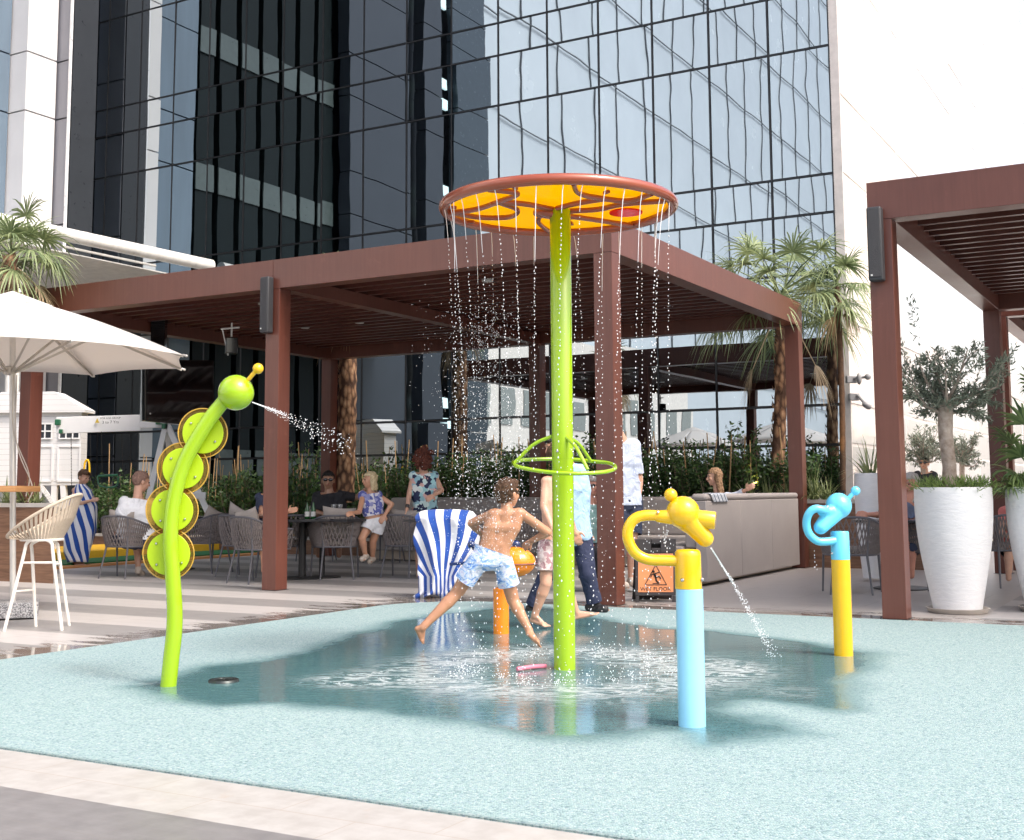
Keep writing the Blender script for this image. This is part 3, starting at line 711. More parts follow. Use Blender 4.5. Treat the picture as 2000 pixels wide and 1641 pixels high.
# ================================================================== palms
def palm_bark():
    m, t, b = newmat('palm_bark'); vec = coords(t, 'Object', (1, 1, 0.45))
    vo = nd(t, 'ShaderNodeTexVoronoi', i_Scale=13.0); t.links.new(vec, vo.inputs['Vector']); n_ = noise(t, vec, 30, 4, .7)
    k = math_n(t, 'ADD', math_n(t, 'MULTIPLY', vo.outputs['Distance'], 0.9), math_n(t, 'MULTIPLY', n_, 0.35))
    t.links.new(ramp(t, k, [(0.25, (0.56, 0.36, 0.22)), (0.5, (0.36, 0.20, 0.11)), (0.75, (0.09, 0.045, 0.028))]), b.inputs['Base Color'])
    b.inputs['Roughness'].default_value = 0.85; bump(t, b, math_n(t, 'MULTIPLY', k, -1), 0.8, 0.04); return m
PBARK = palm_bark()
def fan_leaf(mb, base, d, L, fanr, droop, nb=26, spread=rad(230)):
    d = d.normalized(); tip = base + d * L - Z * (droop * L * 0.35)
    mb.tube([base, base.lerp(tip, 0.5) + Z * L * 0.05, tip], [0.014, 0.010, 0.007], 5)
    dd = (tip - base.lerp(tip, 0.5)).normalized(); x = dd.cross(Z)
    x = x.normalized() if x.length > 0.05 else perp(dd)[0]; nrm = x.cross(dd).normalized(); roll = Matrix.Rotation(rnd.uniform(-0.5, 0.5), 3, dd); x = roll @ x; nrm = roll @ nrm
    for i in range(nb):
        a = -spread / 2 + spread * i / (nb - 1); r = dd * math.cos(a) + x * math.sin(a); r = (r + nrm * 0.12 * (abs(a))).normalized()
        l = fanr * (1 - 0.3 * (abs(a) / (spread / 2)) ** 2) * rnd.uniform(0.72, 1.15); w_ = 0.0105; r = (r + rvec() * 0.05).normalized(); dj = rnd.uniform(0.7, 1.9)
        side = r.cross(nrm).normalized(); pts = []
        for j in range(5):
            t_ = j / 4; q = tip + r * l * t_ - Z * (droop * dj * l * 0.5 * t_ ** 2.4 + (0.16 * dj * l * t_ ** 3)) ; ww = w_ * (0.35 + 1.0 * min(1, t_ * 3)) * (1 - t_ ** 2.5 * 0.93)
            pts += [q - side * ww, q + side * ww]
        mb.add(pts, [(2 * j, 2 * j + 1, 2 * j + 3, 2 * j + 2) for j in range(4)])
def palm(base, top, r0, r1, label, nl=34, L=0.65, fanr=0.6, seed=1, dry=10, leafb=150, bark=None):
    global rnd
    keep = rnd; rnd = random.Random(seed)
    r = thing('fan_palm', label, 'palm tree', base); mb = MB(); n = 26; pts, rs = [], []
    for i in range(n + 1):
        t_ = i / n; p = base.lerp(top, t_) + Vector((math.sin(t_ * 3) * 0.03, 0, 0)); pts.append(p); rs.append((r0 * (1 - t_) + r1 * t_) * (1 + (0.07 if i % 2 else -0.03)) * (1.18 if i == 0 else 1))
    mb.tube(pts, rs, 18)
    for i in range(leafb):   # old leaf bases
        t_ = rnd.random() ** 0.9; p = base.lerp(top, t_); rr = (r0 * (1 - t_) + r1 * t_); a = rnd.uniform(0, 6.28); o_ = Vector((math.cos(a), math.sin(a), 0))
        q = p + o_ * rr * 0.92; mb.add([q - perp(o_)[0] * 0.035, q + perp(o_)[0] * 0.035, q + o_ * 0.03 + Z * 0.075], [(0, 1, 2)])
    mb.build('trunk', bark or PBARK, r, ang=60)
    cr_, dr = MB(), MB(); cr_.norecalc = dr.norecalc = True
    for i in range(nl):
        a = i * 2.399 + rnd.uniform(-0.3, 0.3); el = math.asin(0.95 - 1.08 * (i + 0.5) / nl)
        d = Vector((math.cos(a) * math.cos(el), math.sin(a) * math.cos(el), math.sin(el)))
        fan_leaf(cr_, top + Z * rnd.uniform(-0.1, 0.1), d, L * rnd.uniform(0.85, 1.1), fanr * rnd.uniform(0.85, 1.05), 0.25 + 0.75 * (i / nl))
    for i in range(dry):
        a = rnd.uniform(0, 6.28); d = Vector((math.cos(a), math.sin(a), rnd.uniform(-1.6, -0.35)))
        fan_leaf(dr, top - Z * 0.1, d, L * 0.8, fanr * 0.8, 0.9, 20, rad(150))
    cr_.build('crown', PALM, r, smooth=False)
    if dry: dr.build('dry_fronds', DRY, r, smooth=False)
    rnd = keep; return r
bR = RS(1515, 975, 17.45); bR.z = 0.9; tR = P(1526, 582, bR.y + 0.1)
palm(bR, tR, 0.10, 0.075, 'leaning fan palm with amber trunk rising beside the far pergola corner', 36, 1.02, 0.58, 3, 2)
b2 = RS(1646, 975, 17.5); b2.z = 0.9; t2 = P(1634, 560, b2.y)
palm(b2, t2, 0.042, 0.038, 'second slimmer fan palm at the glass building corner', 8, 0.36, 0.42, 5, 3, leafb=0, bark=M('dark_palm_bark', (0.10, 0.055, 0.03), 0.85, 0, 0.4, 14, bmp=0.6, bs=30))
b3 = P(672, 975, 21.3); b3.z = 0.9; palm(b3, Vector((P(678, 700, 21.3).x, 21.3, 4.55)), 0.17, 0.14, 'thick fan palm trunk standing behind the seated couple, crown hidden by the roof', 22, 0.5, 0.5, 9, 4)
b4 = P(-110, 950, 14.9); b4.z = 0; palm(b4, P(22, 500, 15.2), 0.11, 0.09, 'fan palm with drooping dry fronds above the white umbrella', 24, 0.46, 0.50, 11, 44)
# uplight lamp by the slim palm
mb = MB(); c = RS(1643, 940, 17.25); c.z = 0.94; mb.lathe([(0.05, 0), (0.055, 0.02), (0.03, 0.05), (0.045, 0.10), (0.05, 0.12)], c, 16)
ul = mb.build('garden_spotlight', M('speaker_plastic', (0.035, 0.036, 0.04), 0.45), org=c); tag(ul, 'small dark garden spotlight lighting the slim palm trunk', 'spotlight')
ld = bpy.data.lights.new('spot', 'SPOT'); ld.energy = 30; ld.color = (1, 0.62, 0.2); ld.spot_size = rad(50); ld.shadow_soft_size = 0.03
lo = bpy.data.objects.new('spot_lamp', ld); COL.objects.link(lo); lo.parent = ul; lo.location = (0, -0.02, 0.13); lo.rotation_euler = (rad(180), 0, 0)
c = bR + Vector((-0.28, -0.10, 0.05)); mb = MB(); mb.lathe([(0.05, 0), (0.055, 0.02), (0.03, 0.05), (0.045, 0.10), (0.05, 0.12)], c, 16)
ul2 = mb.build('garden_spotlight', M('speaker_plastic', (0.035, 0.036, 0.04), 0.45), org=c); tag(ul2, 'small dark garden spotlight at the foot of the leaning palm', 'spotlight')
ld2 = ld.copy(); ld2.energy = 22; lo = bpy.data.objects.new('spot_lamp', ld2); COL.objects.link(lo); lo.parent = ul2; lo.location = (0, 0, 0.13); lo.rotation_euler = (rad(180), rad(-14), 0)
# ================================================================== white pots
def pot_mat():
    m, t, b = newmat('white_pot_plaster'); vec = coords(t, 'Object', (1, 1, 3.5)); f = noise(t, vec, 9, 5, 0.65, 0.7)
    t.links.new(ramp(t, f, [(0.3, (0.80, 0.81, 0.83)), (0.7, (0.88, 0.88, 0.89))]), b.inputs['Base Color']); b.inputs['Roughness'].default_value = 0.55
    bump(t, b, f, 0.34, 0.02); return m
POT = pot_mat()
def pot(c, h, rt, rb, label, saucer=True):
    r = thing('plant_pot', label, 'pot', c); pr = []
    for i in range(25):
        t_ = i / 24; pr.append((rb + (rt - rb) * math.sin(t_ * math.pi / 2) ** 1.15 * (1.0) + 0.012 * math.sin(t_ * 3.1), 0.035 + (h - 0.035) * t_))
    pr += [(rt - 0.004, h + 0.008), (rt - 0.02, h + 0.01), (rt - 0.035, h), (rt - 0.04, h - 0.08), (0.01, h - 0.08)]
    mb = MB(); mb.lathe(pr, c, 48, caps=True); mb.build('pot_body', POT, r, ang=50)
    if saucer:
        mb = MB(); q = rb + 0.055; mb.lathe([(0.01, 0.006), (q - 0.02, 0.003), (q, 0.03), (q + 0.008, 0.042), (q - 0.006, 0.043), (q - 0.03, 0.02), (0.01, 0.018)], c, 44); mb.build('saucer', M('saucer_plastic', (0.50, 0.45, 0.40), 0.5), r)
    mb = MB(); mb.lathe([(0.001, 0), (rt - 0.042, 0)], c + Z * (h - 0.07), 30, caps=False); mb.build('soil', SOIL, r, smooth=False)
    return r
p1 = G(1871, 1196); pot(p1, P(1865, 954, p1.y).z, 0.325, 0.205, 'tall white textured pot with the olive tree, right of the corner post')
p2 = P(2052, 1190, p1.y + 0.05); p2.z = 0; pot(p2, P(2052, 953, p2.y).z, 0.325, 0.205, 'tall white textured pot cut off by the picture edge, holding a fan palm')
p3 = RV(1700, 990, 2.75); p3.z = 0; p3 = P(1700, 1000, 14.6); p3.z = 0; pot(p3, P(1700, 926, 14.6).z, 0.17, 0.11, 'smaller white pot holding spiky greenery, left of the right corner post', False)
HG = p1.z + P(1865, 954, p1.y).z
# grassy ground cover in the pots
def grass(c, rr, n, label, L=0.12):
    mb = MB(); mb.norecalc = True
    for i in range(n):
        a = rnd.uniform(0, 6.28); q = rr * math.sqrt(rnd.random()); p = c + Vector((math.cos(a) * q, math.sin(a) * q, 0)); d = (rvec() * 0.7 + Z + Vector((math.cos(a), math.sin(a), 0)) * 0.5 * q / rr)
        for j in range(5): leaf(mb, p + d.normalized() * L * 0.25 * j, (d + rvec() * 0.9), rvec(), L * 0.5, 0.009)
    return tag(mb.build('ground_cover', leaf_mat('pot_grass', (0.07, 0.13, 0.03), (0.24, 0.34, 0.09)), org=c, smooth=False), label, 'ground cover', kind='stuff')
grass(p1 + Z * (HG - 0.06), 0.28, 420, 'low fresh green ground cover at the foot of the olive tree', 0.13)
g2 = grass(p2 + Z * (P(2052, 953, p2.y).z - 0.06), 0.32, 420, 'low green ground cover spilling from the pot at the picture edge', 0.15)
# olive tree
def olive(base, sc_, label, seed, trunk_h, tr, crown_r, nleaf, crown_c=None, mat=OLIVE, name='olive_tree', LL=0.055):
    global rnd
    keep = rnd; rnd = random.Random(seed)
    r = thing(name, label, 'olive tree', base); mb = MB(); top = base + Z * trunk_h
    mb.tube([base, base + Z * trunk_h * 0.33 + Vector((0.01, 0, 0)), base + Z * trunk_h * 0.7 - Vector((0.012, 0, 0)), top], [tr * 1.1, tr * 0.95, tr * 1.0, tr * 1.05], 16)
    cc = top + Z * crown_r[2] * 0.62; fol = MB(); fol.norecalc = True; tips = []
    for i in range(13):
        a = i * 2.4 + rnd.uniform(-.3, .3); e = rnd.uniform(0.15, 1.2); d = Vector((math.cos(a) * math.cos(e) * crown_r[0], math.sin(a) * math.cos(e) * crown_r[1], math.sin(e) * crown_r[2] * 1.3))
        p0 = top + Z * rnd.uniform(-0.12, 0.02); p2_ = p0 + d * rnd.uniform(0.75, 1.05); pm = p0.lerp(p2_, 0.5) + rvec() * 0.06 - Z * 0.03
        mb.tube([p0, pm, p2_], [0.02 * sc_, 0.012 * sc_, 0.004], 6); 
        for j in range(7):
            q0 = p0.lerp(pm, rnd.uniform(0.4, 1)) if j < 3 else pm.lerp(p2_, rnd.random()); q1 = q0 + (d.normalized() * 0.5 + rvec() * 0.8 + Z * 0.25) * rnd.uniform(0.12, 0.34) * sc_
            mb.tube([q0, q0.lerp(q1, .5) + rvec() * 0.012, q1], [0.005, 0.004, 0.002], 4); tips.append((q0, q1))
    tips.append((cc + Vector((-0.22, 0, crown_r[2] * 0.3)), cc + Vector((-0.27, 0, crown_r[2] * 1.22)))) if sc_ > 0.9 else None
    per = nleaf // len(tips)
    for (q0, q1) in tips:
        n_ = per if (q1 - q0).length < 0.6 else 60
        for j in range(n_):
            p = q0.lerp(q1, rnd.random() ** 0.7) + rvec() * rnd.uniform(0, 0.05 if n_ < 60 or per == n_ else 0.03) * sc_
            leaf(fol, p, (q1 - q0).normalized() * 0.7 + rvec() * 0.8, rvec(), LL * rnd.uniform(0.7, 1.2), LL * 0.24)
    mb.build('trunk', M('pale_olive_bark', (0.50, 0.42, 0.36), 0.8, 0, 0.35, 14, bmp=0.5, bs=40, col2=(0.22, 0.16, 0.12)), r); fol.build('crown', mat, r, smooth=False)
    rnd = keep; return r
ob = p1 + Vector((-0.03, 0, HG - 0.09)); olive(ob, 1.0, 'gnarled olive tree with grey green crown in the tall white pot', 4, P(1855, 790, p1.y).z - ob.z, 0.062, (0.46, 0.42, 0.52), 6600)
# fan palm in the cut pot
r = thing('pot_fan_palm', 'young fan palm with wiry green fronds leaning in from the right edge', 'palm', p2 + Z * (HG - 0.08)); mb = MB(); mb.norecalc = True
for (px, py) in ((1960, 812), (1990, 760), (1975, 900), (1952, 930), (2040, 700), (2080, 800), (2010, 665), (1985, 850), (2000, 925)):
    t_ = P(px, py, p2.y - 0.05); d = t_ - (p2 + Z * HG); fan_leaf(mb, p2 + Z * (HG - 0.05), d, d.length * 0.8, 0.36, 0.35, 24, rad(150))
mb.build('crown', leaf_mat('young_palm_leaf', (0.07, 0.13, 0.05), (0.26, 0.34, 0.13)), r, smooth=False)
tuft(p3 + Z * (P(1700, 930, 14.6).z - 0.04), 'dark spiky plant with thin arching stems in the smaller white pot', 44, 0.62, GRASSY)
for i, (px, py, YY) in enumerate(((1805, 930, 21.0), (1880, 925, 22.5))):
    b_ = P(px, py, YY); b_.z = 0.6; olive(b_, 0.8, ['small olive tree beyond the terrace, just right of the corner post', 'small olive tree beyond the terrace, behind the big pot tree trunk'][i], 20 + i, 1.0, 0.045, (0.42, 0.4, 0.42), 2600, LL=0.07)
# ================================================================== spray toys
LIME = M('lime_paint', (0.30, 0.495, 0.004), 0.22, 0, 0.02, 2, coat=0.6); YEL = M('yellow_paint', (0.78, 0.47, 0.002), 0.22, 0, 0.02, 2, coat=0.6)
SKYB = M('sky_blue_paint', (0.30, 0.66, 0.90), 0.25, 0, 0.02, 2, coat=0.5); TEALB = M('bright_blue_paint', (0.13, 0.60, 0.86), 0.25, 0, 0.02, 2, coat=0.5)
RUST = M('rust_red_paint', (0.30, 0.06, 0.022), 0.22, 0, 0.04, 3, coat=0.6); ORA = M('orange_paint', (0.90, 0.26, 0.006), 0.25, 0, 0.03, 3, coat=0.5)
CHROME = M('steel_bolt', (0.62, 0.60, 0.56), 0.22, 1.0)
def trans_mat(name, col, rough=0.12, alpha=0.6, emi=0):
    m, t, b = newmat(name); b.inputs['Base Color'].default_value = (*col, 1); b.inputs['Roughness'].default_value = rough
    tn = t.nodes.new('ShaderNodeBsdfTranslucent'); tn.inputs[0].default_value = (*col, 1)
    tr = t.nodes.new('ShaderNodeBsdfTransparent'); tr.inputs[0].default_value = (*col, 1)
    mx = t.nodes.new('ShaderNodeMixShader'); mx.inputs[0].default_value = 0.55; mx2 = t.nodes.new('ShaderNodeMixShader'); mx2.inputs[0].default_value = 1 - alpha
    t.links.new(b.outputs[0], mx.inputs[1]); t.links.new(tn.outputs[0], mx.inputs[2]); t.links.new(mx.outputs[0], mx2.inputs[1]); t.links.new(tr.outputs[0], mx2.inputs[2])
    t.links.new(mx2.outputs[0], t.nodes['Material Output'].inputs[0]); return m
AMBER = trans_mat('amber_polycarbonate', (0.98, 0.66, 0.01), 0.12, 0.92); AMBER2 = trans_mat('amber_clear_edge', (0.88, 0.70, 0.30), 0.08, 0.16); REDP = trans_mat('red_polycarbonate', (0.80, 0.05, 0.02), 0.12, 0.85)
LIMED = M('lime_disc', (0.42, 0.60, 0.012), 0.35, 0, 0.02, 2)
def bolt(mb, p, n_, r=0.009):
    n_ = n_.normalized(); q = n_.to_track_quat('Z', 'Y').to_matrix(); mb.lathe([(0.001, r * 0.95), (r * 0.6, r * 0.8), (r, r * 0.15), (r, 0)], p, 12, q)
# ---- umbrella spray
PY = POLE.y; root = thing('umbrella_sprayer', 'tall lime pole carrying a rust red and amber disc that rains thin water streams', 'water toy', POLE)
ztop = P(1093, 412, PY).z; zr = P(1095, 406, PY).z
mb = MB(); RP = 0.066
zj = P(1100, 896, PY).z
mb.lathe([(RP, 0.0), (RP, zj - 0.0015), (RP - 0.002, zj - 0.0015), (RP - 0.002, zj + 0.0015), (RP, zj + 0.0015), (RP, ztop), (RP - 0.006, ztop + 0.008), (0.01, ztop + 0.012)], POLE, 40); mb.build('pole', LIME, root, ang=50)
bm_ = MB(); bolt(bm_, P(1089, 882, PY - RP) + Vector((0, 0, 0)), Vector((-0.3, -1, 0))); bolt(bm_, Vector((POLE.x + RP * .93, POLE.y - RP * 0.3, P(1117, 883, PY).z)), Vector((1, -.3, 0))); bm_.build('bolt', CHROME, root)
DC = Vector((POLE.x - 0.012, POLE.y, zr)); RD = 0.712
mb = MB(); ring = [DC + Vector((math.cos(a), math.sin(a), 0)) * RD for a in np.linspace(0, 2 * math.pi, 97)[:-1]]
mb.tube(ring, 0.034, 16, closed=True); mb.build('outer_ring', RUST, root)
mb = MB(); mb.lathe([(0.002, 0), (RD - 0.02, 0)], DC + Z * 0.012, 72, caps=False); mb.lathe([(0.002, 0), (RD - 0.02, 0)], DC + Z * 0.022, 72, caps=False); mb.build('amber_panel', AMBER, root, smooth=False)
def dp(a, r): return DC + Vector((math.cos(rad(a)) * r * RD, math.sin(rad(a)) * r * RD, -0.016))
def spline(pts, n=10):
    out_ = []; pts = [Vector(p) for p in pts]; q = [pts[0] * 2 - pts[1]] + pts + [pts[-1] * 2 - pts[-2]]
    for i in range(1, len(q) - 2):
        for j in range(n):
            t_ = j / n; a, b, c, d = q[i - 1], q[i], q[i + 1], q[i + 2]
            out_.append(0.5 * ((2 * b) + (c - a) * t_ + (2 * a - 5 * b + 4 * c - d) * t_ * t_ + (3 * b - a - 3 * c + d) * t_ ** 3))
    return out_ + [pts[-1]]
for pts in ([dp(175, 0.97), dp(185, 0.72), dp(215, 0.62), dp(240, 0.72), dp(232, 0.97)], [dp(178, .95), dp(160, 0.75), dp(150, .5), dp(185, 0.36), dp(212, 0.62)],
            [dp(60, 0.10), dp(130, 0.18), dp(110, 0.48), dp(92, 0.95)], [dp(80, 0.2), dp(50, 0.45), dp(42, 0.95)], [dp(275, 0.96), dp(285, 0.62), dp(318, 0.58), dp(330, 0.70), dp(322, 0.96)],
            [dp(20, 0.1), dp(-5, 0.35), dp(-22, 0.6), dp(-20, .96)], [dp(225, 0.06), dp(220, 0.38), dp(212, 0.62)], [dp(-100, 0.08), dp(-60, 0.3), dp(-48, .57)]):
    mb = MB(); mb.tube(spline(pts, 7), 0.017, 10); mb.build('rib_tube', RUST, root)
mb = MB(); mb.tube(spline([DC + Vector((-0.01, -0.02, -0.05)), DC + Vector((-0.1, -0.02, -0.03)), DC + Vector((-0.13, 0.09, -0.01)), DC + Vector((-0.02, 0.2, -.005)), DC + Vector((.1, .22, 0))], 8), 0.026, 12); mb.build('feed_pipe', RUST, root)
mb = MB(); mb.lathe([(0.002, 0), (0.105, 0), (0.105, 0.01), (0.002, 0.01)], dp(12, 0.62) - Z * 0.001, 30); mb.build('red_window', REDP, root, smooth=False)
for a, r in ((205, 0.62), (245, 0.9), (150, 0.9), (75, 0.55), (45, 0.7), (300, 0.75), (340, 0.75), (188, .93)):
    mb = MB(); mb.box(dp(a, r) + Z * 0.0, (0.05, 0.022, 0.02), Matrix.Rotation(rad(a), 3, 'Z')); mb.build('clip', RUST, root, bev=0.004)
# grab handle: tilted rounded triangle with three struts
hc = [(1002, 904, .06), (1012, 912, -.10), (1060, 921, -.22), (1120, 925, -.26), (1180, 922, -.18), (1202, 914, -.02), (1190, 905, 0.14), (1155, 901, .24), (1110, 897, .26), (1055, 897, .2), (1020, 899, .12)]
hp = [P(x, y, PY + d) for x, y, d in hc]; sp_ = spline(hp + [hp[0]], 6)[:-1]
mb = MB(); mb.tube(sp_, 0.0125, 10, closed=True); mb.build('grab_ring', LIME, root)
for (x, y, d), (x2, y2, d2) in (((1006, 903, .04), (1078, 852, 0)), ((1148, 918, -.2), (1105, 852, -.05)), ((1154, 901, .22), (1108, 853, .03))):
    a, b_ = P(x, y, PY + d), P(x2, y2, PY + d2); mid = a.lerp(b_, 0.5) + Z * 0.028; mb = MB(); mb.tube(spline([a, mid, b_], 6), 0.0115, 10); mb.build('strut', LIME, root)
# ---- caterpillar sprayer
CB = G(328, 1342); YC = CB.y; root = thing('caterpillar_sprayer', 'curved lime tube with round head and four bolted lime discs, spraying water', 'water toy', CB)
cl = [(328.5, 1343, 15.5), (334, 1290, 15.5), (340, 1235, 15.5), (341, 1185, 15), (337, 1120, 14.5), (333, 1060, 14.5), (336, 1000, 14.5), (346, 948, 14.5), (362, 900, 14.5), (385, 857, 14.5), (410, 818, 14.5), (440, 780, 13.5)]
pts = spline([P(x, y, YC) for x, y, r in cl], 6); pts[0].z = 0.0
rs = np.interp(np.linspace(0, 1, len(pts)), np.linspace(0, 1, len(cl)), [c[2] / F * YC for c in cl]).tolist()
mb = MB(); mb.tube(pts, rs, 28); mb.build('curved_tube', LIME, root)
hd = P(461, 767, YC); mb = MB(); mb.ell(hd, 35 / F * YC, None, 36, 22); mb.build('head_ball', LIME, root)
mb = MB(); a, b_ = P(483, 744, YC - .02), P(500, 724, YC - 0.03); mb.cap(a, b_, 0.013, 0.013, 14); mb.ell(P(504, 720, YC - 0.03), 0.031, None, 22, 14); mb.build('antenna', YEL, root)
dd_ = [(396, 846, 40, 49), (357, 915, 40, 51), (336, 997, 41, 52), (329, 1082, 42, 51)]
YB = YC + 0.055
def ringpts(cx, cy, r, YY, n=40): return [P(cx + r * math.cos(a), cy + r * math.sin(a), YY) for a in np.linspace(0, 2 * math.pi, n + 1)[:-1]]
for k, (x, y, r1, r2) in enumerate(dd_):
    mb = MB(); mb.prism(ringpts(x, y, r1, YB - 0.005), Vector((0, 0.010, 0))); q = mb.build('lime_disc', LIMED, root, ang=30, bev=0.002)
    mb = MB()
    for a in (0.6, 2.4, 3.85, 5.2): bolt(mb, P(x + r1 * .74 * math.cos(a), y + r1 * .74 * math.sin(a), YB - 0.006), Vector((0, -1, 0)), 0.0085)
    mb.build('bolt', CHROME, root)
    if k < 3:
        x2, y2 = dd_[k + 1][:2]; mx_, my_ = (x + x2) / 2, (y + y2) / 2; dx, dy = x2 - x, y2 - y; L_ = math.hypot(dx, dy); nx_, ny_ = -dy / L_, dx / L_
        mb = MB(); w0 = 30; w1 = 17
        poly = [(x + nx_ * w0 + dx * .35, y + ny_ * w0 + dy * .35), (mx_ + nx_ * w1, my_ + ny_ * w1), (x2 + nx_ * w0 - dx * .35, y2 + ny_ * w0 - dy * .35), (x2 - nx_ * w0 - dx * .35, y2 - ny_ * w0 - dy * .35), (mx_ - nx_ * w1, my_ - ny_ * w1), (x - nx_ * w0 + dx * .35, y - ny_ * w0 + dy * .35)]
        mb.prism([P(a, b, YB + 0.012) for a, b in poly], Vector((0, 0.008, 0))); mb.build('amber_link', AMBER2, root, smooth=False)
    mb = MB(); mb.prism(ringpts(x, y, r2, YB + 0.022), Vector((0, 0.008, 0))); mb.build('amber_backing', AMBER2, root, ang=30)
    mb = MB(); rp = ringpts(x, y, r2 - 1, YB + 0.018); mb.tube(rp, 0.0035, 6, closed=True); mb.build('backing_rim', M('amber_rim', (0.55, 0.33, 0.05), 0.3), root)
    mb = MB(); mb.cap(P(x, y, YB), P(x + 2, y, YC), 0.02, 0.02); mb.build('standoff', LIME, root)
# ---- yellow giraffe sprayer
GB = G(1352, 1420); YG = GB.y; root = thing('giraffe_sprayer', 'yellow snouted spray animal on a pale blue post, nearest of the water toys', 'water toy', GB)
ru = 26.2 / F * YG; z1 = P(1350, 1150, YG).z; z2 = P(1347, 1072, YG).z
mb = MB(); mb.lathe([(ru, 0), (ru, z1)], GB, 40); mb.build('post', SKYB, root)
ru2 = ru * 0.985
mb = MB(); mb.lathe([(ru2, z1 + 0.001), (ru2 * 0.98, z2 - 0.03), (ru2 * 0.94, z2 - 0.013), (ru2 * 0.8, z2 - 0.003), (0.01, z2)], GB + Vector((-0.004, 0, 0)), 40); mb.build('cap', YEL, root, ang=60)
bm_ = MB(); bolt(bm_, P(1333, 1133, YG - ru * .95), Vector((-0.35, -1, 0)), 0.010); bolt(bm_, P(1371, 1132, YG - ru * .5), Vector((1, -.6, 0)), 0.010); bm_.build('bolt', CHROME, root)
def arm(pts, YY, rpx, root, mat, nm='looped_arm'):
    mb = MB(); mb.tube(spline([P(x, y, YY + d) for x, y, d in pts], 8), [rpx / F * YY] * ((len(pts) - 1) * 8 + 1), 20); mb.build(nm, mat, root)
arm([(1335, 1096, 0), (1300, 1095, 0), (1266, 1093, 0), (1241, 1080, 0), (1227, 1054, 0), (1228, 1030, 0), (1241, 1013, 0), (1262, 1007, 0), (1290, 1008, 0), (1320, 1010, 0)], YG, 10.8, root, YEL)
mb = MB(); mb.cap(P(1288, 1009, YG), P(1310, 1010, YG), 0.030, 0.036); mb.build('neck_sleeve', YEL, root)
mb = MB(); bolt(mb, P(1285, 1001, YG - 0.028), Vector((0, -1, .3)), 0.008); mb.build('bolt', CHROME, root)
hb = MB(); hb.ell(P(1334, 1001, YG), (0.079, 0.076, 0.076)); hb.cap(P(1345, 1015, YG), P(1377, 1052, YG), 0.062, 0.041); hb.cap(P(1318, 1012, YG), P(1360, 1040, YG), 0.035, 0.03)
hb = fuse(hb, 'head', YEL, 0.006, root, it=3)
mb = MB(); q = (P(1396, 1016, YG - .02) - P(1360, 1012, YG)).normalized().to_track_quat('Z', 'Y').to_matrix(); mb.lathe([(0.01, 0), (0.042, 0.0), (0.042, 0.082), (0.038, 0.088), (0.001, 0.090)], P(1360, 1013, YG), 30, q); mb.build('snout', YEL, root, ang=50)
mb = MB(); mb.cap(P(1322, 984, YG), P(1314, 972, YG), 0.018, 0.016); mb.ell(P(1310, 967, YG), 0.031); mb.build('horn', YEL, root)
# ---- blue giraffe sprayer (turned away)
BB = G(1648, 1282); YBL = BB.y; root = thing('giraffe_sprayer', 'light blue spray animal on a yellow post, standing by the right pergola', 'water toy', BB)
ru = 18.0 / F * YBL; z1 = P(1637, 1093, YBL).z; z2 = P(1633, 1037, YBL).z; lean = (P(1634, 1040, YBL).x - BB.x)
mb = MB(); mb.lathe([(ru, 0), (ru, z1)], BB, 36); mb.build('post', YEL, root)
mb = MB(); mb.lathe([(ru, z1 + .001), (ru * .98, z2 - 0.012), (ru * 0.9, z2 - 0.002), (0.01, z2)], BB, 36); mb.build('cap', TEALB, root, ang=60)
bm_ = MB(); bolt(bm_, P(1625, 1081, YBL - ru * .95), Vector((-0.35, -1, 0)), 0.009); bolt(bm_, P(1650, 1081, YBL - ru * .6), Vector((.9, -1, 0)), 0.009); bm_.build('bolt', CHROME, root)
arm([(1630, 1056, -.03), (1612, 1058, -.05), (1595, 1056, -.06), (1580, 1042, -.07), (1575, 1022, -.08), (1580, 1003, -.10), (1592, 994, -.11), (1608, 996, -.10), (1618, 999, -.05)], YBL, 7.8, root, TEALB)
hb = MB(); hb.ell(P(1638, 988, YBL), (0.085, 0.085, 0.085)); hb.cap(P(1638, 991, YBL), P(1603, 1030, YBL - .06), 0.080, 0.047); hb.cap(P(1606, 998, YBL - .07), P(1622, 999, YBL - .05), 0.036, 0.04)
fuse(hb, 'head', TEALB, 0.007, root, it=3)
mb = MB(); mb.cap(P(1655, 976, YBL), P(1665, 965, YBL), 0.016, 0.015); mb.ell(P(1671, 959, YBL), 0.031); mb.build('horn', TEALB, root)
mb = MB(); bolt(mb, P(1616, 990, YBL - 0.085), Vector((-.2, -1, .3)), 0.009); mb.build('bolt', CHROME, root)
# ---- orange fish sprayer
OB = G(979, 1239); YO = OB.y; root = thing('fish_sprayer', 'orange rounded spray toy with dark blue knobs on an orange post, behind the running boy', 'water toy', OB)
z1 = P(978, 1150, YO).z; mb = MB(); mb.lathe([(0.06, 0), (0.06, z1), (0.05, z1 + 0.01), (0.01, z1 + 0.012)], OB, 32); mb.build('post', ORA, root)
fb = MB(); fb.ell(P(1004, 1098, YO - .05), (0.165, 0.13, 0.115)); fb.cap(P(985, 1140, YO), P(990, 1110, YO), 0.04, 0.06); fuse(fb, 'fish_body', ORA, 0.008, root, it=2)
mb = MB(); mb.ell(P(1007, 1101, YO - .05), (0.170, 0.138, 0.014), None, 36, 6); mb.build('mouth_line', M('plum_plastic', (0.20, 0.08, 0.10), 0.35), root)
NAVYP = M('navy_plastic', (0.012, 0.03, 0.12), 0.2, coat=0.5)
mb = MB(); mb.ell(P(1008, 1064, YO - .03), (0.034, 0.034, 0.034)); mb.cap(P(1008, 1078, YO - .03), P(1008, 1066, YO - .03), 0.012, 0.012); mb.build('eye_knob', NAVYP, root)
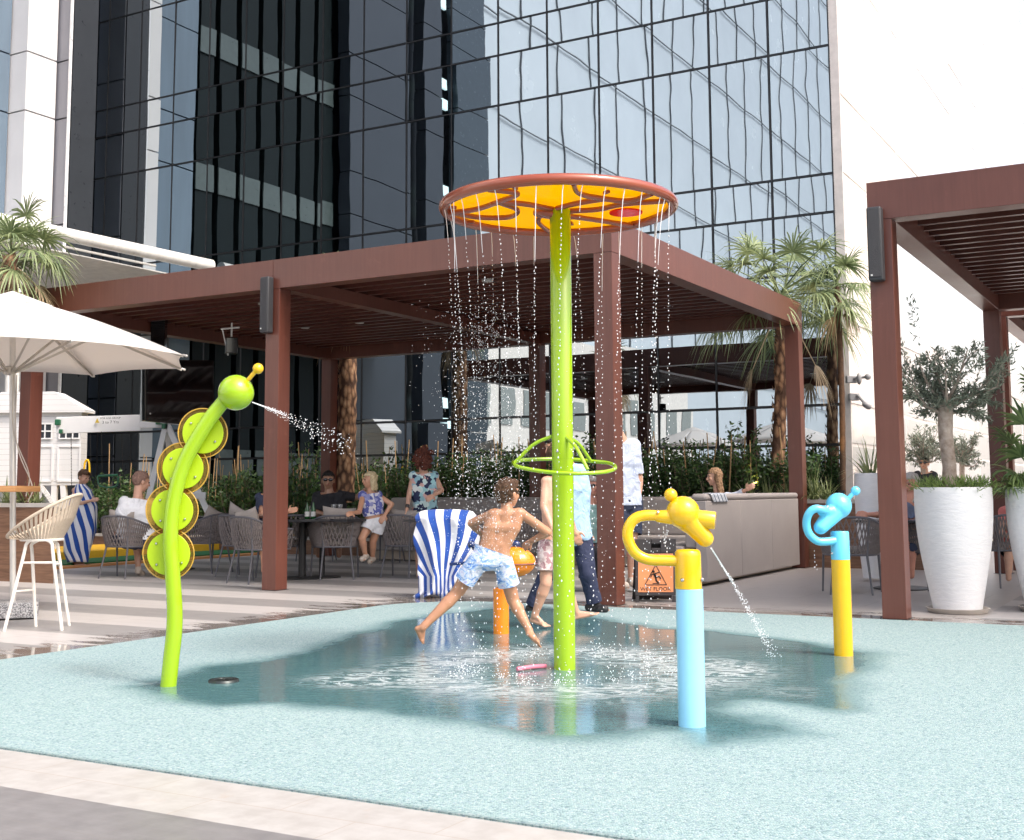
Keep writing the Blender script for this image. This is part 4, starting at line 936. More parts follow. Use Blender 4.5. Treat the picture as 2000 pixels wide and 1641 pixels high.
mb = MB(); mb.ell(P(921, 1064, YO + .02), (0.03, 0.03, 0.03)); mb.cap(P(925, 1072, YO + .02), P(945, 1090, YO + .02), 0.012, 0.014); mb.build('eye_knob', NAVYP, root)
mb = MB(); mb.bar(P(878, 1102, YO - .02), P(975, 1095, YO), 0.035, 0.022); mb.build('side_fin', NAVYP, root, bev=0.005)
# ================================================================== water
def water_mat():
    m, t, b = newmat('water_droplets'); b.inputs['Base Color'].default_value = (0.93, 0.95, 0.98, 1); b.inputs['Roughness'].default_value = 0.08
    b.inputs['Transmission Weight'].default_value = 0.15; b.inputs['IOR'].default_value = 1.33; return m
WATER = water_mat()
OCT = [(0, 0, 1), (1, 0, 0), (0, 1, 0), (-1, 0, 0), (0, -1, 0), (0, 0, -1)]; OF = [(0, 1, 2), (0, 2, 3), (0, 3, 4), (0, 4, 1), (5, 2, 1), (5, 3, 2), (5, 4, 3), (5, 1, 4)]
def drop(mb, p, r, st=1.3): mb.add([p + Vector((a * r, b * r, c * r * st)) for a, b, c in OCT], OF)
mb = MB(); mb.norecalc = True; rw_ = random.Random(21)
sx = [(872, .12), (878, .0), (886, -.2), (902, -.3), (922, .33), (932, -.42), (968, -.5), (955, .45), (1003, .5), (1006, -.55), (1049, .6), (1046, -.58), (1096, -.66), (1138, .55), (1132, -.6), (1176, -.55), (1202, .5), (1213, -.48), (1235, .4), (1248, -.42), (1281, .3), (1299, -.25), (1305, .15), (1312, -.05), (1288, -.3), (864, -.05)]
for (x, d) in sx:
    X0 = POLE.x - 0.012 + (x - 1095) / 233 * RD; X0 = max(min(X0, DC.x + RD * .99), DC.x - RD * .99)
    yy = math.sqrt(max(RD ** 2 - (X0 - DC.x) ** 2, 0)) * (1 if d > 0 else -1); p0 = Vector((X0, DC.y + yy, zr - 0.03))
    vx = (DC.x - X0) / RD * 0.10 + rw_.gauss(0, 0.06); vy = -yy / RD * 0.1 + rw_.gauss(0, .04); end = p0 + Vector((vx, vy, 0)) * 1.0
    def at(t_): return Vector((p0.x + (end.x - p0.x) * t_ ** 0.6, p0.y + (end.y - p0.y) * t_ ** 0.6, p0.z * (1 - t_)))
    ln = rw_.uniform(0.05, 0.16); mb.tube([at(k / 6 * ln) for k in range(7)], [0.0026, .0024, .0022, .002, .0018, .0016, .0012], 5)
    t_ = ln; 
    while t_ < 1:
        t_ += rw_.uniform(0.004, 0.012) * (1 + t_ * 1.2); p = at(min(t_, 1)) + Vector((rw_.gauss(0, 1), rw_.gauss(0, 1), 0)) * (0.002 + 0.012 * t_ ** 2)
        drop(mb, p, rw_.uniform(0.0022, 0.0042), 1.7)
    for k in range(36):   # splash where it lands
        a = rw_.uniform(0, 6.28); q = abs(rw_.gauss(0, 0.09)); drop(mb, Vector((end.x + math.cos(a) * q, end.y + math.sin(a) * q, rw_.uniform(0.01, 0.12) * rw_.random())), rw_.uniform(0.002, 0.0042), 1)
for k in range(2400):    # drifting spray below the left half
    g1 = rw_.gauss(0, 1); z_ = rw_.uniform(0.7, 2.15); x = 945 + g1 * 45; 
    if x > 1085: continue
    p = P(x, 700, POLE.y + rw_.gauss(-.3, 0.3)); p.z = z_; drop(mb, p, rw_.uniform(0.0011, 0.0026), 1)
for k in range(650):
    p = P(rw_.uniform(800, 1320), 800, POLE.y + rw_.gauss(-.2, 0.5)); p.z = rw_.uniform(0.05, 2.2); drop(mb, p, rw_.uniform(0.0010, 0.0022), 1)
o = mb.build('falling_water', WATER, org=POLE); tag(o, kind='stuff', label='thin streams and droplets of water falling from the amber disc', cat='water')
def jet(name, a, d, pts_n, YY, spread, seed, label, solid=0.35, r0=0.0035, dens=1.0):
    mb = MB(); mb.norecalc = True; r_ = random.Random(seed)
    for s_ in range(pts_n):
        o1 = Vector((r_.gauss(0, spread), r_.gauss(0, spread), r_.gauss(0, spread)))
        def q(t_): return a + (d + o1) * t_ - Z * 0.25 * t_ * t_ * YY
        if s_ < 2: mb.tube([q(k / 8 * solid) for k in range(9)], [r0 * (1 - k / 14) for k in range(9)], 6)
        t_ = r_.uniform(0.05, 0.2) if s_ else solid
        while t_ < 1: drop(mb, q(t_) + Vector((r_.gauss(0, 1), r_.gauss(0, 1), r_.gauss(0, 1))) * (0.0008 + 0.030 * t_ ** 2) * min(spread * 25, 1), r_.uniform(0.0014, 0.0038), 1.1); t_ += r_.uniform(0.006, 0.035) / dens
    tag(mb.build(name, WATER, org=a), label, 'water', kind='stuff')
a = P(493, 786, YC - 0.03); b_ = P(690, 862, YC - 0.1); jet('caterpillar_spray', a, b_ - a, 7, 0.22, 0.036, 5, 'fan of spray from the lime caterpillar head')
a = P(1389, 1071, YG); b_ = P(1478, 1190, YG + 1.1); b_.z += 0.0; jet('giraffe_spray', a, G(1545, 1285) - a - Vector((0.1, 0, -0.06)), 9, 0.25, 0.020, 8, 'narrow water jet from the yellow giraffe mouth', 0.3, 0.004)
mb = MB(); mb.norecalc = True
for (x, y0, y1, YY) in ((1302, 1028, 1072, YG), (1592, 1078, 1112, YBL), (1297, 1030, 1065, YG)):
    for k in range(9): drop(mb, P(x + rw_.gauss(0, 1.2), y0 + (y1 - y0) * k / 8 + rw_.gauss(0, 2), YY), 0.003, 1.8)
tag(mb.build('water_drips', WATER, org=P(1302, 1040, YG)), 'water drips falling from the giraffe necks', 'water', kind='stuff')
# ================================================================== furniture
GREYM = M('charcoal_powder_coat', (0.115, 0.115, 0.13), 0.4); ROPE = M('taupe_rope', (0.19, 0.165, 0.16), 0.75, 0, 0.2, 60, bmp=0.5, bs=300)
CUSH = M('taupe_cushion', (0.36, 0.32, 0.29), 0.9, 0, 0.08, 8, bmp=0.3, bs=400); TBLK = M('black_table_top', (0.03, 0.03, 0.035), 0.25); BLKM = M('black_metal', (0.02, 0.02, 0.022), 0.45)
def kids_map():
    k = {}
    for x in bpy.data.objects:
        if x.parent: k.setdefault(x.parent.name, []).append(x)
    return k
def make_chair():
    r = thing('dining_chair', '', 'chair', (0, 0, 0), group='woven rope dining chairs'); ORG[r.name] = Vector()
    # local frame: faces +y
    def U_(t_, w_, f_, b_, zf, zb):   # t 0..1 from right front round the back to left front
        a = -math.pi / 2 * 0 + t_; 
        ang = math.pi * t_; x = w_ * math.cos(ang); 
        x = math.copysign(abs(math.cos(ang)) ** 0.55, math.cos(ang)) * w_; s_ = math.sin(ang)
        y = f_ - (f_ + b_) * (s_ ** 0.62); z = zf + (zb - zf) * (s_ ** 1.3); return Vector((x, y, z))
    top = [U_(i / 24, 0.335, 0.23, 0.30, 0.635, 0.785) for i in range(25)]; bot = [U_(i / 24, 0.28, 0.25, 0.25, 0.40, 0.40) for i in range(25)]
    mb = MB(); mb.tube(top, 0.014, 8); mb.build('top_rail', GREYM, r)
    mb = MB(); mb.tube(bot, 0.011, 8); mb.tube([bot[0], bot[-1]], 0.011, 8); mb.build('seat_rail', GREYM, r)
    for i, s_ in ((1, 1), (23, -1)):
        p = top[i]; q = bot[i]; mb = MB(); mb.tube([p, q, Vector((q.x + 0.02 * s_, q.y + 0.045, 0.0))], [0.012, 0.014, 0.010], 10); mb.build('leg', GREYM, r)
    for i, s_ in ((9, 1), (15, -1)):
        p = top[i]; q = bot[i]; mb = MB(); mb.tube([p, q, Vector((q.x * 1.25, q.y - 0.085, 0.0))], [0.012, 0.014, 0.010], 10); mb.build('leg', GREYM, r)
    def samp(L_, t_): f_ = min(max(t_, 0), 1) * 24; i = min(int(f_), 23); return L_[i].lerp(L_[i + 1], f_ - i)
    mb = MB(); n = 40
    for i in range(n + 1):
        t_ = i / n
        for dlt in (0.065, -0.065):
            a, b_ = samp(bot, t_), samp(top, min(max(t_ + dlt, 0), 1)); m_ = a.lerp(b_, 0.5); o_ = Vector((m_.x, m_.y, 0)).normalized() * (0.012 + (0.004 if dlt > 0 else -0.004)); 
            mb.tube([a, m_ + o_, b_], [0.0075] * 3, 5)
    mb.build('rope_weave', ROPE, r)
    mb = MB(); mb.box((0, 0.02, 0.445), (0.37, 0.36, 0.06)); c_ = mb.build('seat_cushion', CUSH, r, bev=0.028, seg=4); return r
chair0 = make_chair(); KM = kids_map(); used = [0]
def chair(px, py, rz, label, YY=None):
    c = G(px, py) if YY is None else P(px, py, YY); c.z = 0
    o = chair0 if not used[0] else copy_tree(chair0, None, KM); used[0] = 1
    o.location = c; o.rotation_euler = (0, 0, rad(rz)); o['label'] = label; return o
def make_pillow():
    def f(a, b_): 
        x, y = a * 2 - 1, b_ * 2 - 1; e = (1 - abs(x) ** 2.6) ** 0.5 * (1 - abs(y) ** 2.6) ** 0.5 if abs(x) < 1 and abs(y) < 1 else 0
        k = 1 - 0.10 * (1 - abs(y) ** 2) * abs(x) ** 3; k2 = 1 - 0.10 * (1 - abs(x) ** 2) * abs(y) ** 3
        return x * .21 * k, y * .21 * k2, 0.065 * e
    vs, fs, n = [], [], 14
    for sg in (1, -1):
        o_ = len(vs)
        for i in range(n + 1):
            for j in range(n + 1): x, y, z = f(i / n, j / n); vs.append(Vector((x, z * sg, y)))
        for i in range(n):
            for j in range(n): q = o_ + i * (n + 1) + j; fs.append((q, q + 1, q + n + 2, q + n + 1) if sg > 0 else (q, q + n + 1, q + n + 2, q + 1))
    mb = MB(); mb.add(vs, fs); return mb
pil0 = make_pillow().build('scatter_cushion', CUSH, org=(0, 0, 0), ang=60); pu = [0]
def pillow(ch, label, dx=0.0, tilt=-14, roll=12, dz=0.0, sx_=1.0):
    o = pil0 if not pu[0] else pil0.copy()
    if pu[0]: COL.objects.link(o)
    pu[0] = 1; rz = ch.rotation_euler.z
    o.location = ch.location + Matrix.Rotation(rz, 3, 'Z') @ Vector((dx, -0.115, 0.655 + dz)); o.rotation_euler = (rad(tilt) * -1, rad(roll), rz); o.rotation_mode = 'XYZ'
    tag(o, label, 'cushion', 'taupe scatter cushions'); return o
c1 = chair(250, 1128, -22, 'grey rope dining chair the man in the white t-shirt sits on'); pillow(c1, 'taupe cushion wedged behind the man in the white t-shirt', -0.03, -10, 6)
c2 = chair(400, 1118, 62, 'grey rope dining chair partly hidden by the lime caterpillar, turned to the left'); pillow(c2, 'taupe cushion on the chair directly right of the lime caterpillar', 0, -12, 20)
c3 = chair(478, 1126, -38, 'grey rope dining chair just left of the middle pergola post, farther one'); pillow(c3, 'taupe cushion standing up left of the middle pergola post', 0, -14, 22, 0.05)
c4 = chair(505, 1138, -40, 'grey rope dining chair half hidden behind the middle pergola post')
pillow(c4, 'taupe cushion touching the left edge of the middle pergola post', -0.05, -12, -10, 0.02)
c5 = chair(552, 1128, 35, 'grey rope dining chair emerging from behind the right side of the middle pergola post')
c6 = chair(655, 1130, 12, 'grey rope dining chair seen square from behind at the round table, near the blonde woman'); pillow(c6, 'taupe cushion on the chair seen square from behind', 0.02, -10, 4, 0.03)
c7 = chair(795, 1127, -25, 'grey rope dining chair directly left of the draped striped towel'); pillow(c7, 'taupe cushion in the chair beside the draped towel', 0, -10, 5, 0.0)
c8 = chair(876, 1128, 8, 'grey rope dining chair carrying the draped blue and white towel')
c9 = chair(752, 1098, 165, 'grey rope dining chair farther back, left of the floral blouse woman'); 
c10 = chair(620, 1096, 170, 'grey rope dining chair on the far side of the round table'); pillow(c10, 'taupe cushion on the far side of the round table', 0.0, 12, 5, 0.02)
c11 = chair(1020, 1112, 20, 'grey rope dining chair seen behind the orange fish toy')
c12 = chair(1664, 1158, -16, 'charcoal rope dining chair between the blue giraffe and the right corner post')
c13 = chair(1815, 1150, 14, 'charcoal rope dining chair squeezed between corner post and big white pot')
c14 = chair(1962, 1145, 6, 'charcoal rope dining chair between the two big white pots')
c15 = chair(1805, 1066, 175, 'charcoal rope dining chair at the far side of the right table'); 
c16 = chair(1955, 1068, 178, 'charcoal rope dining chair farther back between the two big white pots')
def round_table(c, r_, label, h=0.74):
    t_ = thing('round_table', label, 'table', c); mb = MB(); mb.lathe([(0.01, h - 0.03), (r_ - 0.02, h - 0.03), (r_, h - 0.02), (r_, h - 0.004), (r_ - 0.004, h), (0.01, h)], c, 56); mb.build('table_top', TBLK, t_, ang=40)
    mb = MB(); mb.lathe([(0.045, 0.02), (0.045, h - 0.031)], c, 24); mb.build('pedestal', BLKM, t_)
    mb = MB(); mb.lathe([(0.3, 0.0), (0.3, 0.012), (0.27, 0.018), (0.05, 0.026)], c, 44); mb.build('base_disc', BLKM, t_); return t_
T1 = G(590, 1130); round_table(T1, 0.58, 'round black pedestal table right of the middle pergola post')
T0 = G(338, 1112); round_table(T0, 0.5, 'round black pedestal table behind the lime caterpillar')
TR = G(1762, 1150); round_table(TR, 0.50, 'round dark pedestal table behind the right corner post')
def rect_table(s, v, w_, d_, label, h=0.74):
    t_ = thing('square_table', label, 'table', W(s, v)); mb = MB(); mb.sbox(s - d_ / 2, s + d_ / 2, v - w_ / 2, v + w_ / 2, h - 0.03, h); mb.build('table_top', TBLK, t_, bev=0.003)
    mb = MB(); mb.tube([W(s, v, 0.02), W(s, v, h - 0.03)], 0.035, 16); mb.build('pedestal', BLKM, t_); mb = MB(); mb.lathe([(0.24, 0), (0.24, 0.015), (0.04, 0.022)], W(s, v), 30); mb.build('base_disc', BLKM, t_)
sA = P(630, 1000, 15.7); rect_table(U.dot(sA), Vv.dot(sA), 1.3, 0.7, 'dark rectangular table with drinks in front of the man in black')
sB = P(900, 1000, 14.9); rect_table(U.dot(sB), Vv.dot(sB), 1.2, 0.7, 'dark rectangular table behind the draped towel')
# drinks
GLS = newmat('clear_glass'); GLS[2].inputs['Transmission Weight'].default_value = 0.92; GLS[2].inputs['Roughness'].default_value = 0.03; GLS[2].inputs['Base Color'].default_value = (0.95, 0.97, 0.97, 1); GLS = GLS[0]
GBOT = M('green_bottle_glass', (0.02, 0.10, 0.03), 0.12, spec=0.8)
def dz(px, py, Y_, h): c = P(px, py, Y_); c.z = h; return c
for i, px in enumerate((600, 612)):
    c = dz(px, 990, 15.55, 0.741); r = thing('bottle', ['green bottle with white label on the couple table, left one of the pair', 'green bottle with white label on the couple table, right one of the pair'][i], 'bottle', c, group='green bottles on the couple table')
    mb = MB(); mb.lathe([(0.028, 0), (0.03, 0.01), (0.03, 0.12), (0.012, 0.17), (0.011, 0.205)], c, 18); mb.build('bottle_body', GBOT, r); mb = MB(); mb.lathe([(0.031, 0.03), (0.031, 0.09)], c, 18, caps=False); mb.build('label', M('paper_white', (0.75, 0.75, 0.72), 0.6), r)
for i, px in enumerate((652, 664)):
    c = dz(px, 990, 15.45, 0.741); mb = MB(); mb.lathe([(0.03, 0), (0.032, 0.003), (0.005, 0.008), (0.004, 0.09), (0.03, 0.13), (0.037, 0.18), (0.034, 0.181), (0.027, 0.133), (0.002, 0.1)], c, 20)
    tag(mb.build('wine_glass', GLS, org=c), ['stemmed wine glass nearer the bottles on the couple table', 'stemmed wine glass nearer the blonde woman'][i], 'glass', 'wine glasses on the couple table')
for i, (px, py, Y_) in enumerate(((1663, 1010, TR.y - 0.25), (1838, 1000, TR.y + .1))):
    c = dz(px, py, Y_, 0.741) if i else P(1735, 1000, TR.y - 0.2); c.z = 0.741; mb = MB(); mb.lathe([(0.03, 0), (0.035, 0.12), (0.032, 0.12), (0.027, 0.005)], c, 18)
    if i == 0: tag(mb.build('water_glass', GLS, org=c), 'clear tumbler on the right dark table', 'glass')
# ---- grey booth sofa
SOFA = M('taupe_upholstery', (0.36, 0.325, 0.31), 0.62, 0, 0.05, 3, bmp=0.15, bs=500); PLN = M('beige_plinth', (0.40, 0.33, 0.26), 0.5)
sf = thing('booth_sofa', 'long taupe upholstered booth sofa with tall back wrapping the far corner', 'sofa', W(16.4, 5.0))
def pad(s0, s1, v0, v1, z0, z1, name, mat=SOFA, bev=0.02): mb = MB(); mb.sbox(s0, s1, v0, v1, z0, z1); mb.build(name, mat, sf, bev=bev, seg=3)
s0_, s1_, n = 13.15, 16.74, 3; L_ = (s1_ - s0_) / n
for i in range(n): pad(s0_ + i * L_ + 0.003, s0_ + (i + 1) * L_ - 0.003, 4.92, 5.05, 0.05, 0.95, 'back_panel', bev=0.008)
pad(s0_, s1_, 4.915, 5.10, 0.952, 1.03, 'top_roll', bev=0.035); pad(s0_ + 0.05, s1_, 5.06, 5.2, 0.42, 0.95, 'inner_back')
pad(s0_, s1_ - 0.6, 5.21, 5.72, 0.15, 0.44, 'seat'); pad(s0_ + 0.06, s1_ - 0.1, 5.0, 5.66, 0.02, 0.148, 'plinth', PLN, 0.003)
vL = 11.6; pad(16.5, 16.74, 5.21, vL, 0.42, 0.98, 'inner_back', bev=0.05); n = 7; Lw = (vL - 5.8) / n
for i in range(n): pad(15.95, 16.495, 5.8 + i * Lw, 5.8 + (i + 1) * Lw - 0.008, 0.16, 0.44, 'seat')
pad(16.0, 16.7, 5.8, vL, 0.02, 0.158, 'plinth', PLN, 0.003)
# folded striped garment over the sofa back
def stripe_mat(name, c1, c2, n, w_=0.5, bm=0.4, wob=0.0):
    m, t, b = newmat(name); tc = t.nodes.new('ShaderNodeUVMap'); sp = t.nodes.new('ShaderNodeSeparateXYZ'); t.links.new(tc.outputs[0], sp.inputs[0])
    st = math_n(t, 'GREATER_THAN', math_n(t, 'FRACT', math_n(t, 'MULTIPLY', sp.outputs[0], n)), w_)
    t.links.new(mixc(t, st, c1, c2), b.inputs['Base Color']); b.inputs['Roughness'].default_value = 0.9
    vec = coords(t); bump(t, b, noise(t, vec, 260, 2), bm, 0.004); b.inputs['Sheen Weight'].default_value = 0.15; return m
TOW = stripe_mat('striped_towel', (0.78, 0.79, 0.83), (0.015, 0.075, 0.36), 1.0, 0.50)
tp = P(1422, 968, 14.2); sq = U.dot(tp)
def f_g(a, b_): z = 1.04 - 0.16 * b_ * b_ if b_ > 0 else 1.04; return W(sq - 0.35 + a * 0.5 + 0.12 * b_, 4.91 - 0.006 - 0.004 * math.sin(a * 30) if b_ > .15 else 4.91 + 0.08 * (.15 - b_) / .15, 1.036 - 0.12 * max(b_ - .15, 0))
o = grid_surf('striped_scarf', f_g, 24, 8, stripe_mat('pale_stripe', (0.6, 0.62, 0.66), (0.16, 0.2, 0.26), 9), org=W(sq, 4.9, 1), solid=0.006); tag(o, 'thin grey and white striped scarf hanging over the sofa back by the long haired woman', 'scarf')
# ---- towel draped over chair c8
cc = c8.location.copy(); cc.z = 0
YT = 12.55
prof = [(810, 1163, 872, 1163), (812, 1120, 905, 1150), (808, 1060, 935, 1075), (812, 1015, 936, 1035), (822, 1000, 925, 1004), (850, 995, 908, 996)]
def f_t(a, b_):
    # a across 0..1, b 0 bottom .. 1 top over the rail, in picture proportions
    ks = [0, 0.05, 0.18, 0.42, 0.72, 0.9, 1.0]; l = np.interp(b_, ks, [803, 814, 821, 812, 809, 812, 824]); r_ = np.interp(b_, ks, [878, 882, 905, 930, 936, 935, 922]); y = np.interp(b_, ks, [1165, 1158, 1130, 1085, 1030, 1006, 995.5]); l += 3.5 * math.sin(b_ * 17 + 1); r_ += 3 * math.sin(b_ * 13)
    sag = 0.0; x = l + (r_ - l) * a; fold = math.sin((a - .55) * (15 - 3 * b_) + b_ * 3.5) * 0.05 * (1 - b_ * .85) + math.sin(a * 27 + 1 + b_ * 6) * 0.02 * (1.1 - b_) + mnoise.noise(Vector((a * 4, b_ * 4, 0))) * 0.03
    edge = 0.10 * abs(a * 2 - 1) ** 2.5 + 0.09 * max(b_ - 0.86, 0) / 0.14
    return P(x, y + (6 * math.sin(a * 9) if b_ < 0.02 else 0) + 4 * (abs(a - .5) * 2) ** 4 * (b_ > .8), YT + fold + edge)
o = grid_surf('striped_towel', f_t, 60, 40, TOW, org=P(870, 1080, YT), solid=0.008)
ul = o.data.uv_layers[0]
for lp in o.data.loops:      # stripes fan out towards the floor
    a, b_ = ul.data[lp.index].uv; q = proj(o.data.vertices[lp.vertex_index].co + o.location); dg_ = math.degrees(math.atan2(q[0] - 866, max(1168 - q[1], 42))); ul.data[lp.index].uv = (dg_ / 10.7 + 0.404 + 0.10 * math.sin(b_ * 9) + 10, b_)
tag(o, 'blue and white striped beach towel draped over a dining chair', 'towel')
# ---- white bar stool
st = thing('bar_stool', 'white legged bar stool with beige rope shell at left', 'bar stool', G(72, 1228))
WM = M('cream_white_metal', (0.74, 0.70, 0.64), 0.35); BR = M('beige_rope', (0.50, 0.42, 0.33), 0.75, 0, 0.1, 40, bmp=0.3, bs=300)
Ys = 9.95
LG = [((52, 1062, -.12), (8, 1233, -.22)), ((62, 1064, .12), (70, 1224, .1)), ((101, 1062, -.12), (121, 1232, -.2)), ((112, 1063, .12), (135, 1222, .14))]
for a, b_ in LG:
    p, q = P(a[0], a[1], Ys + a[2]), G(b_[0], b_[1]); mid = p.lerp(q, 0.12); dxy = (p - q); inn = p + Vector((0.05 if a[0] < 80 else -0.05, 0, 0.035)); mb = MB(); mb.tube(spline([inn, p, p.lerp(q, .15), q], 5), 0.0135, 12); mb.build('leg', WM, st)
tops = [P(a[0], a[1], Ys + a[2]) for a, b_ in LG]; bots = [G(b_[0], b_[1]) for a, b_ in LG]
mb = MB(); lv = [tops[i].lerp(bots[i], 0.22) for i in range(4)]; mb.tube([lv[0], lv[2]], 0.009, 8); mb.tube([lv[1], lv[3]], 0.009, 8); lv = [tops[i].lerp(bots[i], 0.55) for i in range(4)]; mb.tube([lv[0], lv[1]], 0.009, 8); lv = [tops[i].lerp(bots[i], 0.24) for i in range(4)]; mb.tube([lv[2], lv[3]], 0.009, 8); mb.build('stretcher', WM, st)
mb = MB(); cs = sum(tops, Vector()) / 4 + Z * 0.035; mb.lathe([(0.01, -0.008), (0.165, -0.008), (0.17, 0.004), (0.16, 0.012), (0.01, 0.012)], cs, 32); mb.build('seat', WM, st)
rim = []
for k in range(48):
    a = 2 * math.pi * k / 48; x = math.cos(a); y = math.sin(a); px = 87 + 68 * x if x > 0 else 87 + 66 * x; zz = P(87, 1008 - 42 * x, Ys).z; rim.append(Vector((P(px, 1000, Ys).x, Ys + 0.27 * y, zz)))
mb = MB(); mb.tube(rim, 0.013, 8, closed=True); mb.build('shell_rim', BR, st)
mb = MB()
for k in range(0, 192, 4):
    p = rim[(k // 4) % 48]; a = 2 * math.pi * (k // 4) / 48; q = cs + Vector((math.cos(a) * 0.15, math.sin(a) * 0.15, 0.0)); m_ = p.lerp(q, 0.5) + Vector((math.cos(a), math.sin(a), -.3)) * 0.018
    tn = Vector((-math.sin(a), math.cos(a), 0)) * 0.0115
    for (A, B_) in ((p, m_), (m_, q)): 
        wa = 1.0 if A is p else 0.85; mb.add([A - tn * wa, A + tn * wa, B_ + tn * .8, B_ - tn * .8], [(0, 1, 2, 3)])
        o_ = Vector((math.cos(a), math.sin(a), 0)) * 0.006; mb.add([A - tn * wa + o_, A + tn * wa + o_, B_ + tn * .8 + o_, B_ - tn * .8 + o_], [(3, 2, 1, 0)])
mb.build('rope_shell', BR, st)
# ---- bar counter at the left edge
bt = thing('bar_table', 'honey coloured wooden bar top poking in at the left edge', 'table', P(-60, 1200, 10.4)); mb = MB(); a, b_ = P(-160, 955, 10.4), P(55, 955, 10.4)
zt = P(40, 949, 10.2).z; mb.box(((a.x + b_.x) / 2, 10.4, zt - 0.025), (b_.x - a.x, 0.55, 0.05)); mb.build('table_top', wood_mat('honey_wood', (0.30, 0.14, 0.05), (0.42, 0.21, 0.08), (0.5, 0.28, 0.12)), bt, bev=0.004)
for dx in (0.5,):
    mb = MB(); mb.tube([Vector((b_.x - dx, 10.4, 0)), Vector((b_.x - dx, 10.4, zt - 0.05))], 0.035, 14); mb.build('leg', BLKM, bt)
# ---- umbrella
UB = G(24, 1207); ur = thing('parasol', 'large white octagonal parasol over the left edge', 'parasol', UB)
CNV = newmat('white_canvas'); t = CNV[1]; CNV[2].inputs['Base Color'].default_value = (0.80, 0.79, 0.78, 1); CNV[2].inputs['Roughness'].default_value = 0.8
tn = t.nodes.new('ShaderNodeBsdfTranslucent'); tn.inputs[0].default_value = (0.80, 0.70, 0.60, 1); mx = t.nodes.new('ShaderNodeMixShader'); mx.inputs[0].default_value = 0.35
t.links.new(CNV[2].outputs[0], mx.inputs[1]); t.links.new(tn.outputs[0], mx.inputs[2]); t.links.new(mx.outputs[0], t.nodes['Material Output'].inputs[0]); CNV = CNV[0]
ALU = M('brushed_aluminium', (0.50, 0.47, 0.43), 0.35, 0.7)
def parasol(root, c, zt, ze, R_, ntw=8, a0=0.2, lod=True):
    tips = [c + Vector((math.cos(a0 + k * 2 * math.pi / ntw) * R_, math.sin(a0 + k * 2 * math.pi / ntw) * R_, ze)) for k in range(ntw)]
    top = c + Z * zt; mb = MB(); N = 8
    for k in range(ntw):
        A, B_ = tips[k], tips[(k + 1) % ntw]; rows = []
        for i in range(N + 1):
            t_ = i / N; row = []
            for j in range(7):
                u_ = j / 6; e = A.lerp(B_, u_); p = top.lerp(e, t_); p = p - Z * (0.09 * math.sin(math.pi * t_) * (-1) * 0.45) - Z * (0.10 * t_ * t_ * math.sin(math.pi * u_)) * (-0.22); inw = (c - e); inw.z = 0; p += inw * (0.022 * t_ * t_ * math.sin(math.pi * u_)); row.append(p)
            rows.append(row)
        vs = [p for r_ in rows for p in r_]; mb.add(vs, [(i * 7 + j, i * 7 + j + 1, (i + 1) * 7 + j + 1, (i + 1) * 7 + j) for i in range(N) for j in range(6)])
    cn = mb.build('canopy', CNV, root, ang=25)
    md = cn.modifiers.new('thick', 'SOLIDIFY'); md.thickness = 0.004
    mb = MB(); n2 = 16; vs = [c + Z * (zt + 0.045)] 
    for k in range(ntw): d = (tips[k] - top); vs.append(top + d * 0.24 + Z * 0.035)
    mb.add(vs, [(0, k + 1, (k + 1) % ntw + 1) for k in range(ntw)]); ve = mb.build('vent', CNV, root, smooth=False); md = ve.modifiers.new('thick', 'SOLIDIFY'); md.thickness = 0.004
    if not lod: return
    for k in range(ntw):
        mb = MB(); mb.bar(top - Z * 0.03, tips[k] - Z * 0.012, 0.014, 0.022); rb = mb.build('rib', ALU, root); mb = MB(); mb.cap(tips[k], tips[k] * 1.0 + (tips[k] - top).normalized() * 0.03, 0.008, 0.012); mb.build('rib_cap', ALU, rb)
        mb = MB(); mid = (top - Z * 0.03).lerp(tips[k], 0.48); mb.bar(c + Z * (ze - 0.11) + (tips[k] - top).normalized() * 0.05, mid - Z * 0.02, 0.012, 0.02); mb.build('strut', ALU, root)
    mb = MB(); mb.lathe([(0.03, 0), (0.052, 0.01), (0.052, 0.07), (0.03, 0.08)], c + Z * (ze - 0.15), 20); mb.build('runner', ALU, root)
uc = Vector((P(20, 700, UB.y).x, UB.y, 0)); zt = P(25, 578, UB.y).z; ze = P(360, 698, UB.y).z; R_ = P(372, 698, UB.y).x - uc.x
parasol(ur, uc, zt, ze - 0.0, R_, 8, -0.12)
mb = MB(); mb.tube([UB + Z * 0.14, Vector((uc.x, uc.y, zt - 0.02))], 0.026, 20); mb.build('pole', M('pale_aluminium', (0.62, 0.60, 0.57), 0.3, 0.5), ur)
mb = MB(); p = Vector((uc.x + 0.05, uc.y - .04, ze - 0.15)); mb.tube(spline([p, p + Vector((0.02, 0, -.5)), Vector((UB.x + .1, UB.y, 1.25)), Vector((UB.x + .08, UB.y, 1.05))], 6), 0.005, 6); mb.tube(spline([p + Vector((.03, 0, 0)), p + Vector((0.05, 0, -.6)), Vector((UB.x + .13, UB.y, 1.15)), Vector((UB.x + .10, UB.y, 1.0))], 6), 0.005, 6); mb.build('cord', M('beige_cord', (0.5, 0.45, 0.4), 0.8), ur)
gr = newmat('granite'); vo = nd(gr[1], 'ShaderNodeTexVoronoi', i_Scale=160.0); gr[1].links.new(coords(gr[1]), vo.inputs['Vector']); sp = gr[1].nodes.new('ShaderNodeSeparateColor'); gr[1].links.new(vo.outputs['Color'], sp.inputs[0]); gr[1].links.new(ramp(gr[1], sp.outputs[0], [(0.2, (0.08, 0.08, 0.09)), (0.5, (0.28, 0.28, 0.29)), (0.9, (0.5, 0.5, 0.5))]), gr[2].inputs['Base Color'])
